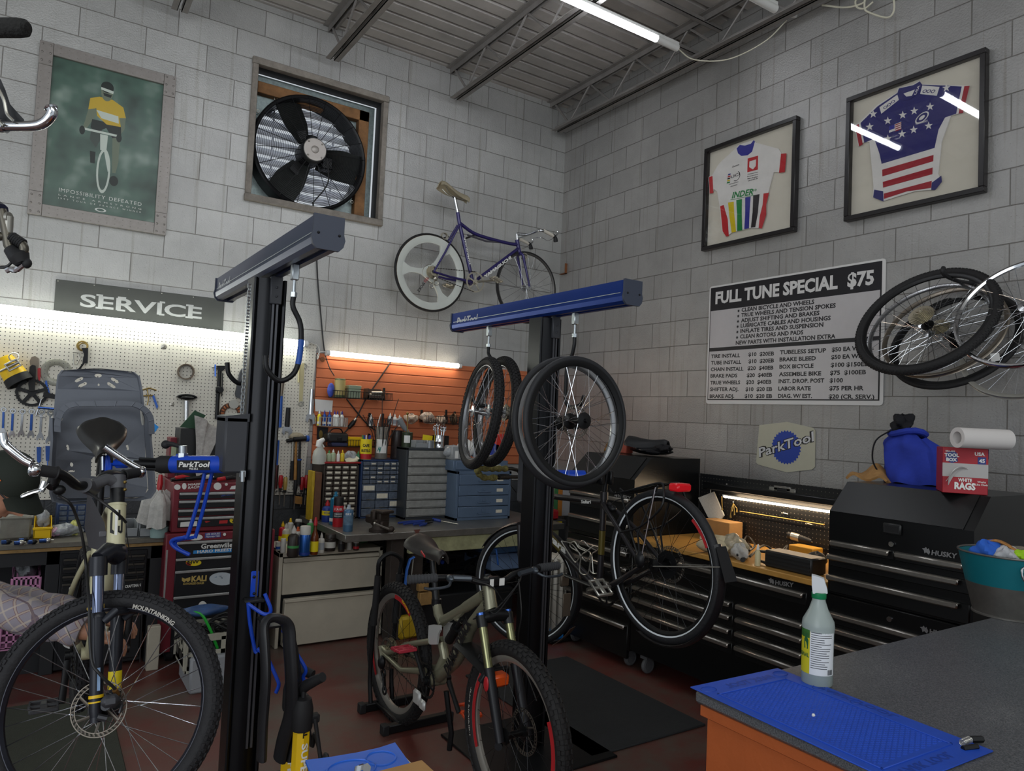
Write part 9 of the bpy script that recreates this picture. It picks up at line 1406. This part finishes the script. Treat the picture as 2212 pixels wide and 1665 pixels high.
# ---------------- counter ----------------
CZ=.95;c0=PZ(1499,1489,CZ);CX0,CY1=c0.x,c0.y;mCT=bpy.data.materials.new('scratched_grey_laminate');mCT.use_nodes=True;nt=mCT.node_tree;N=nt.nodes.new;L_=nt.links.new;p=nt.nodes['Principled BSDF'];tcn=N('ShaderNodeTexCoord')
n1=N('ShaderNodeTexNoise');n1.inputs['Scale'].default_value=330;n1.inputs['Detail'].default_value=2;r1=N('ShaderNodeValToRGB');r1.color_ramp.elements[0].position=.35;r1.color_ramp.elements[0].color=lin('#3c3e42');r1.color_ramp.elements[1].position=.7;r1.color_ramp.elements[1].color=lin('#6a6b6d')
v1=N('ShaderNodeTexNoise');v1.inputs['Scale'].default_value=95;v1.inputs['Detail'].default_value=0;v1.inputs['Distortion'].default_value=3;lo_=N('ShaderNodeMath');lo_.operation='COMPARE';lo_.inputs[1].default_value=.5;lo_.inputs[2].default_value=.008;ms=N('ShaderNodeTexNoise');ms.inputs['Scale'].default_value=2.4;ms.inputs['Detail'].default_value=4;mr_=N('ShaderNodeValToRGB');mr_.color_ramp.elements[0].position=.5;mr_.color_ramp.elements[1].position=.62
for n_ in(n1,v1,ms):L_(tcn.outputs['Object'],n_.inputs['Vector'])
L_(n1.outputs['Fac'],r1.inputs['Fac']);L_(v1.outputs['Fac'],lo_.inputs[0]);L_(ms.outputs['Fac'],mr_.inputs['Fac']);mm=N('ShaderNodeMath');mm.operation='MULTIPLY';L_(lo_.outputs[0],mm.inputs[0]);L_(mr_.outputs['Color'],mm.inputs[1]);mx=N('ShaderNodeMix');mx.data_type='RGBA';L_(mm.outputs[0],mx.inputs[0]);L_(r1.outputs['Color'],mx.inputs[6]);mx.inputs[7].default_value=(.5,.5,.47,1);L_(mx.outputs[2],p.inputs['Base Color']);p.inputs['Roughness'].default_value=.42
t=thing('service_counter','grey laminate counter with orange painted side','counter',(CX0+.8,CY1-.5,0));ob('countertop',B().box((CX0,CY1-1.6,CZ-.032),(-.62,CY1,CZ),.008),mCT,t);ob('orange_base',B().box((CX0+.022,CY1-1.55,0),(-.65,CY1-.025,CZ-.045),.002).box((CX0+.01,CY1-1.55,CZ-.06),(-.65,CY1-.012,CZ-.033),.002),mat('orange_paint','#a85426',.55,0,.06,14,.1,90),t)
m0,m1,m2=PZ(1497,1487,CZ),PZ(1682,1447,CZ),PZ(2168,1617,CZ);mx_=(m1-m0).normalized();my_=(m2-m1);my_=(my_-mx_*my_.dot(mx_));LM,WM=my_.length,(m1-m0).length;my_.normalize();TM=FR(m0+V((0,0,.0015)),mx_,my_,mx_.cross(my_));sgz=1 if TM.col[2].z>0 else-1
t=thing('work_mat','royal blue rubber work mat on the counter corner','mat',m0);mMt=mat('mat_blue','#1d4bb8',.5,0,.1,14);Zm=lambda z:z*sgz;x0=-.006
ob('sheet',B(TM).box((x0,-.004,0),(WM,LM,Zm(.003)),.001),mMt,t);b=B(TM);bx0,bx1,by0,by1=.018,WM-.05,.06,LM-.055
for a,q in(((bx0,by0,0),(bx1,by0+.006,Zm(.0055))),((bx0,by1-.006,0),(bx1,by1,Zm(.0055))),((bx0,by0,0),(bx0+.005,by1,Zm(.0055))),((bx1-.005,by0,0),(bx1,by1,Zm(.0055)))):b.box(a,q,.001)
ob('raised_border',b,mMt,t);b=B(TM);nx,ny=22,34
for i in range(nx):
 for j in range(ny):cx_,cy_=bx0+.012+(bx1-bx0-.024)*i/(nx-1),by0+.014+(by1-by0-.028)*(j+.5*(i%2))/ny;b.add([(cx_-.0048,cy_-.0026,Zm(.003)),(cx_+.0048,cy_-.0026,Zm(.003)),(cx_+.0048,cy_+.0026,Zm(.003)),(cx_-.0048,cy_+.0026,Zm(.003)),(cx_-.003,cy_-.0012,Zm(.0052)),(cx_+.003,cy_-.0012,Zm(.0052)),(cx_+.003,cy_+.0012,Zm(.0052)),(cx_-.003,cy_+.0012,Zm(.0052))],[(4,5,6,7),(0,1,5,4),(1,2,6,5),(2,3,7,6),(3,0,4,7)])
ob('raised_dashes',b,mMt,t);b=B(TM)
for cx_,cy_,tx,fx in((WM*.5,.045,'PARK TOOL',-1),):b.txt('PARK TOOL',.035,TR(WM*.78,.046,Zm(.0034))@RZ(180)@SCL(1,1,sgz),0,.03,fit=.17,depth=0)
b.txt('PARK TOOL',.03,TR(WM*.15,LM-.043,Zm(.0034)),0,.03,fit=.17);b.txt('PARK TOOL',.026,TR(WM-.012,LM*.45,Zm(.0034))@RZ(90),.5,.03,fit=.2)
for i,(cx_,cy_,r)in enumerate(((WM*.07,.03,.022),(WM*.9,.03,.022),(WM-.025,.14,.018),(WM-.025,.24,.014))):b.tor(r,.0014,24,5,TR(cx_,cy_,Zm(.003))@SCL(1,.7,1))
ob('embossed_lettering',b,mat('mat_blue_dark','#173c98',.5),t)
# spray bottle, bucket, small things
p=PZ(1742,1468,CZ);p.z=CZ+.001;p.y-=.03;hB=PY(1752,1262,p.y).z-p.z;r=.038;T=TR(*p);t=thing('spray_bottle','clear spray bottle with green collar and yellow label on the counter','spray bottle',p);mFr2=mat('frosted_bottle','#b4c0bb',.3,0,.03,6,trans=.35)
ob('bottle',B(T).rev([(0,0),(r*.92,0),(r,.004),(r,hB*.5),(r*1.04,hB*.58),(r*1.0,hB*.63),(r*.62,hB*.74),(r*.42,hB*.83),(r*.42,hB*.86)],36),mFr2,t);ob('liquid',B(T).rev([(0,.003),(r*.9,.003),(r*.965,.007),(r*.965,hB*.1),(0,hB*.1)],30),mat('pale_green_liquid','#9fc4b4',.15,0,trans=.4),t);ob('collar',B(T).rev([(r*.45,hB*.85),(r*.47,hB*.855),(r*.47,hB*.905),(r*.4,hB*.91)],24),mat('collar_green','#17794a',.4),t)
fa_=FACE(p);sdx=V((CR.x,CR.y,0)).normalized();tg=p+V((0,0,hB*.9));th_=lambda x,z:tg+sdx*x+V((0,0,z));cam_d=V((cos(fa_),sin(fa_),0))
pl=[(-.016,0),(.014,0),(.022,.002),(.0215,.009),(.012,.038),(-.002,.043),(-.02,.047),(-.019,.02)];ob('trigger_head',B().add([th_(x,z)+cam_d*.011 for x,z in pl]+[th_(x,z)-cam_d*.011 for x,z in pl],[tuple(range(8)),tuple(range(15,7,-1))]+[(i,(i+1)%8,8+(i+1)%8,8+i)for i in range(8)]),mat('trigger_white','#cfd2d4',.4),t)
def lab_(a0,a1,z0,z1,m_,nm,rr=.0006):return ob(nm,B().grid(lambda u,v:p+V(((r+rr)*cos(fa_+a0+(a1-a0)*u),(r+rr)*sin(fa_+a0+(a1-a0)*u),z0+(z1-z0)*v)),14,1),m_,t)
lab_(-.5,1.25,hB*.12,hB*.55,mat('label_white','#d9dcdd',.5),'label');lb2=lab_(-1.5,-.5,hB*.12,hB*.55,mat('label_lemon','#c6bb1f',.5),'label');lab_(-1.5,-.52,hB*.47,hB*.55,mat('label_leaf','#356b2c',.5,0,.4,60),'label_top',.0009)
b=B();w_=lambda q:p+V(((r+.001)*cos(fa_+q[0]/r),(r+.001)*sin(fa_+q[0]/r),q[1]))
rn=random.Random(2)
for i in range(17):
 zz=hB*(.53-.0215*i);ln=rn.uniform(.03,.055)if i%6 else .025
 b.add([w_((-.016+k*ln/6,zz+dz))for dz in(0,.0016)for k in range(7)],[(k,k+1,k+8,k+7)for k in range(6)])
for i in range(9):x=.026+.0017*i;b.add([w_((x,hB*.13)),w_((x+(.0008 if i%2 else .0012),hB*.13)),w_((x+(.0008 if i%2 else .0012),hB*.18)),w_((x,hB*.18))],[(0,1,2,3)])
ob('small_print',b,mat('print_dark','#3a3c40',.6),t);b=B();b.txt('ORIGINAL',.014,None,1,.03,fit=.05,warp=lambda q:w_((q[0]-.02,hB*.28+q[1],0)));ob('lettering',b,mat('label_green_ink','#1f5a33',.5),t);ob('label_picture',B().add([w_((-.036+x,hB*.36+z,0))for x,z in((0,0),(.012,0),(.013,.022),(.008,.03),(.007,.037),(.004,.037),(.003,.03),(-.001,.022))],[tuple(range(8))]),mat('label_green_ink','',0),t)
p=PZ(2150,1338,CZ);p=V((p.x+.13,p.y+.01,CZ+.001));zt_=PY(2100,1204,p.y).z;hh=zt_-p.z;r0=.115;r1_=.165;T=TR(*p);t=thing('metal_bucket','teal and bare metal bucket of rags on the counter','bucket',p);mTl=mat('teal_enamel','#15707c',.35,.2,.06,9);mBM=mat('bare_galvanised','#6f6d69',.4,.6,.25,10);rk=lambda f:r0+(r1_-r0)*f
ob('lower_wall',B(T).rev([(0,.003),(r0,.003),(r0+.004,.0),(r0+.004,.006),(r0,.008),(rk(.5),hh*.5)],48),mBM,t);ob('upper_wall',B(T).rev([(rk(.5),hh*.5),(rk(.97),hh*.97),(rk(.96)-.002,hh*.97),(rk(.5)-.002,hh*.5)],48),mTl,t);ob('rim',B(T).tor(rk(.985),.004,48,8,TR(0,0,hh*.985)),mBM,t);a0=FACE(p)+.42;qh=lambda a,z,o:p+V(((rk(z/hh)+o)*cos(a),(rk(z/hh)+o)*sin(a),z))
ob('handle_plate',B().grid(lambda u,v:qh(a0-.1+.26*u,hh*(.72+.18*v),.002),6,2,th=-.002).ball(qh(a0+.03,hh*.8,.003),(.02,.02,.012),10),mSteel,t);ob('handle',B().tube(spline([qh(a0-.16,hh*.88,.008),qh(a0-.2,hh*.84,.012),qh(a0-.18,hh*.72,.02),qh(a0-.05,hh*.6,.026),qh(a0+.1,hh*.58,.028),qh(a0+.25,hh*.64,.024)],6),.004,8),mChr,t)
zc=hh*.95
for cx_,cy_,r_,m_,lb_,sd in((-.09,-.03,(.045,.05,.04),mat('rag_blue','#2a5fc0',.9,0,.1,20),'blue cloth sticking out of the teal bucket',71),(-.03,-.08,(.05,.04,.03),mat('rag_white','#b9babd',.9,0,.25,26),'white and black sock in the teal bucket',72),(.02,-.09,(.04,.035,.022),mat('rag_lime','#9ccb1e',.8),'lime green cloth at the bucket rim',73),(.06,.0,(.07,.06,.02),mat('rag_beige','#7d7366',.9,0,.3,30),'beige rags filling the teal bucket',74)):q=p+sdx*(cx_)+cam_d*(-cy_);solo('rag',lb_,'rag',lump(B(),(q.x,q.y,p.z+hh+.0),r_,sd),m_,'rags in the teal bucket')
solo('striped_rag','orange and purple striped cloth over the blue one in the bucket','rag',B().tube(spline([p+sdx*-.1+V((0,0,hh+.035)),p+sdx*-.05+cam_d*.05+V((0,0,hh+.045)),p+sdx*0+cam_d*.09+V((0,0,hh+.02)),p+sdx*.02+cam_d*.11+V((0,0,hh+.0))],5),.016,8,flat=.35),mat('rag_stripe','#a9763f',.9,0,.5,60))
q=PZ(2105,1612,CZ)+V((0,0,.01));b=B()
for i in range(7):b.tor(.006,.0012,12,5,TR(q.x-.03+.005*i,q.y+.01,q.z)@RY(90))
solo('small_spring','small steel spring on the blue mat corner','spring',b,mSteel);solo('black_clips','black hair clip like parts on the blue mat corner','clip',B().tube([q+V((-.05,0,-.004)),q+V((-.015,-.012,-.002))],.006,6).tube([q+V((.01,.012,-.002)),q+V((.035,.0,-.002))],.007,6),mBlk);q=PZ(1757,1551,CZ)+V((0,0,.006));solo('loose_nut','tiny white part lying in the middle of the blue mat','small part',B().ball(q,(.004,.004,.005),8),mWhite)
# ---------------- small table with tray and carton at the bottom edge ----------------
TZ2=.85;t=thing('side_table','pale edged side table under the blue tray at the photo\'s bottom','table',(-3.7,-4.35,0));ob('tabletop',B().box((-3.95,-4.75,TZ2-.03),(-3.53,-4.2,TZ2-.002),.004),mat('pale_table','#c5bda8',.6),t)
for x in(-3.9,-3.58):
 for y in(-4.7,-4.25):ob('leg',B().box((x-.02,y-.02,0),(x+.02,y+.02,TZ2-.03),.003),mBlk,t)
mTB=mat('tray_blue','#1f63cf',.35,0,.06,8);tp=[PZ(*q,TZ2)for q in((700,1665),(770,1645),(815,1628),(853,1609))];c1_,c2_=PZ(853,1609,TZ2),PZ(880,1647,TZ2);ux=(c2_-c1_).normalized();t=thing('blue_tray','blue tray with round recesses at the photo\'s bottom edge','tray',c1_);uy=V((ux.y,-ux.x,0));uy=uy if uy.x<0 else-uy;TT=FR(c1_,uy,ux,(0,0,1));b=B(TT)
pl=[(0,0),(.04,.012),(.09,.017),(.15,.017),(.2,.012),(.2,.2),(.0,.2),(0,.1)];ob('tray',b.prism(pl,0,.006)if 0 else B(TT).prism(pl,.0,.006),mTB,t);b=B(TT);b.tor(.032,.0022,32,6,TR(.05,.06,.006));b.tor(.05,.0022,32,6,TR(.12,.085,.006)@SCL(1,.8,1));ob('recess_rims',b,mTB,t)
q=PZ(775,1652,TZ2+.02);solo('chrome_socket','chrome socket standing in the blue tray','socket',B(AX(q-V((0,0,.012)),(.25,-.9,.5))).rev([(0,0),(.012,0),(.0125,.012),(.0105,.016),(.0105,.03),(0,.03)],6),mChr)
k0=PZ(912,1640,TZ2+.05);t=thing('cardboard_carton','brown cardboard carton lid at the photo\'s bottom edge','box',k0);uu=(PZ(825,1662,TZ2+.05)-k0).normalized();vv=V((uu.y,-uu.x,0));vv=vv if vv.y<0 else-vv;ob('carton',B(FR(k0,uu,vv,(0,0,1))).box((0,0,-.045),(.16,.2,0),.002),mat('cardboard','',0),t);ob('print',B(FR(k0,uu,vv,(0,0,1))).box((.05,.03,.0003),(.085,.036,.0008)),mat('brown_print','',0),t)
# ---------------- floor mats ----------------
mFm=mat('floor_mat_charcoal','#26282a',.85,0,.15,30,.3,200);solo('floor_mat','black anti fatigue mat beside the black drawer bench','mat',B().box((-1.95,-3.02,.0005),(-1.16,-1.81,.012),.004),mFm);solo('floor_mat','dark grey green mat under the cream bike','mat',B().box((-5.2,-2.4,.0005),(-3.83,-1.18,.012),.004),mat('floor_mat_green','#34372f',.85,0,.15,30,.3,200))
for o in BIN:COL.objects.link(o)
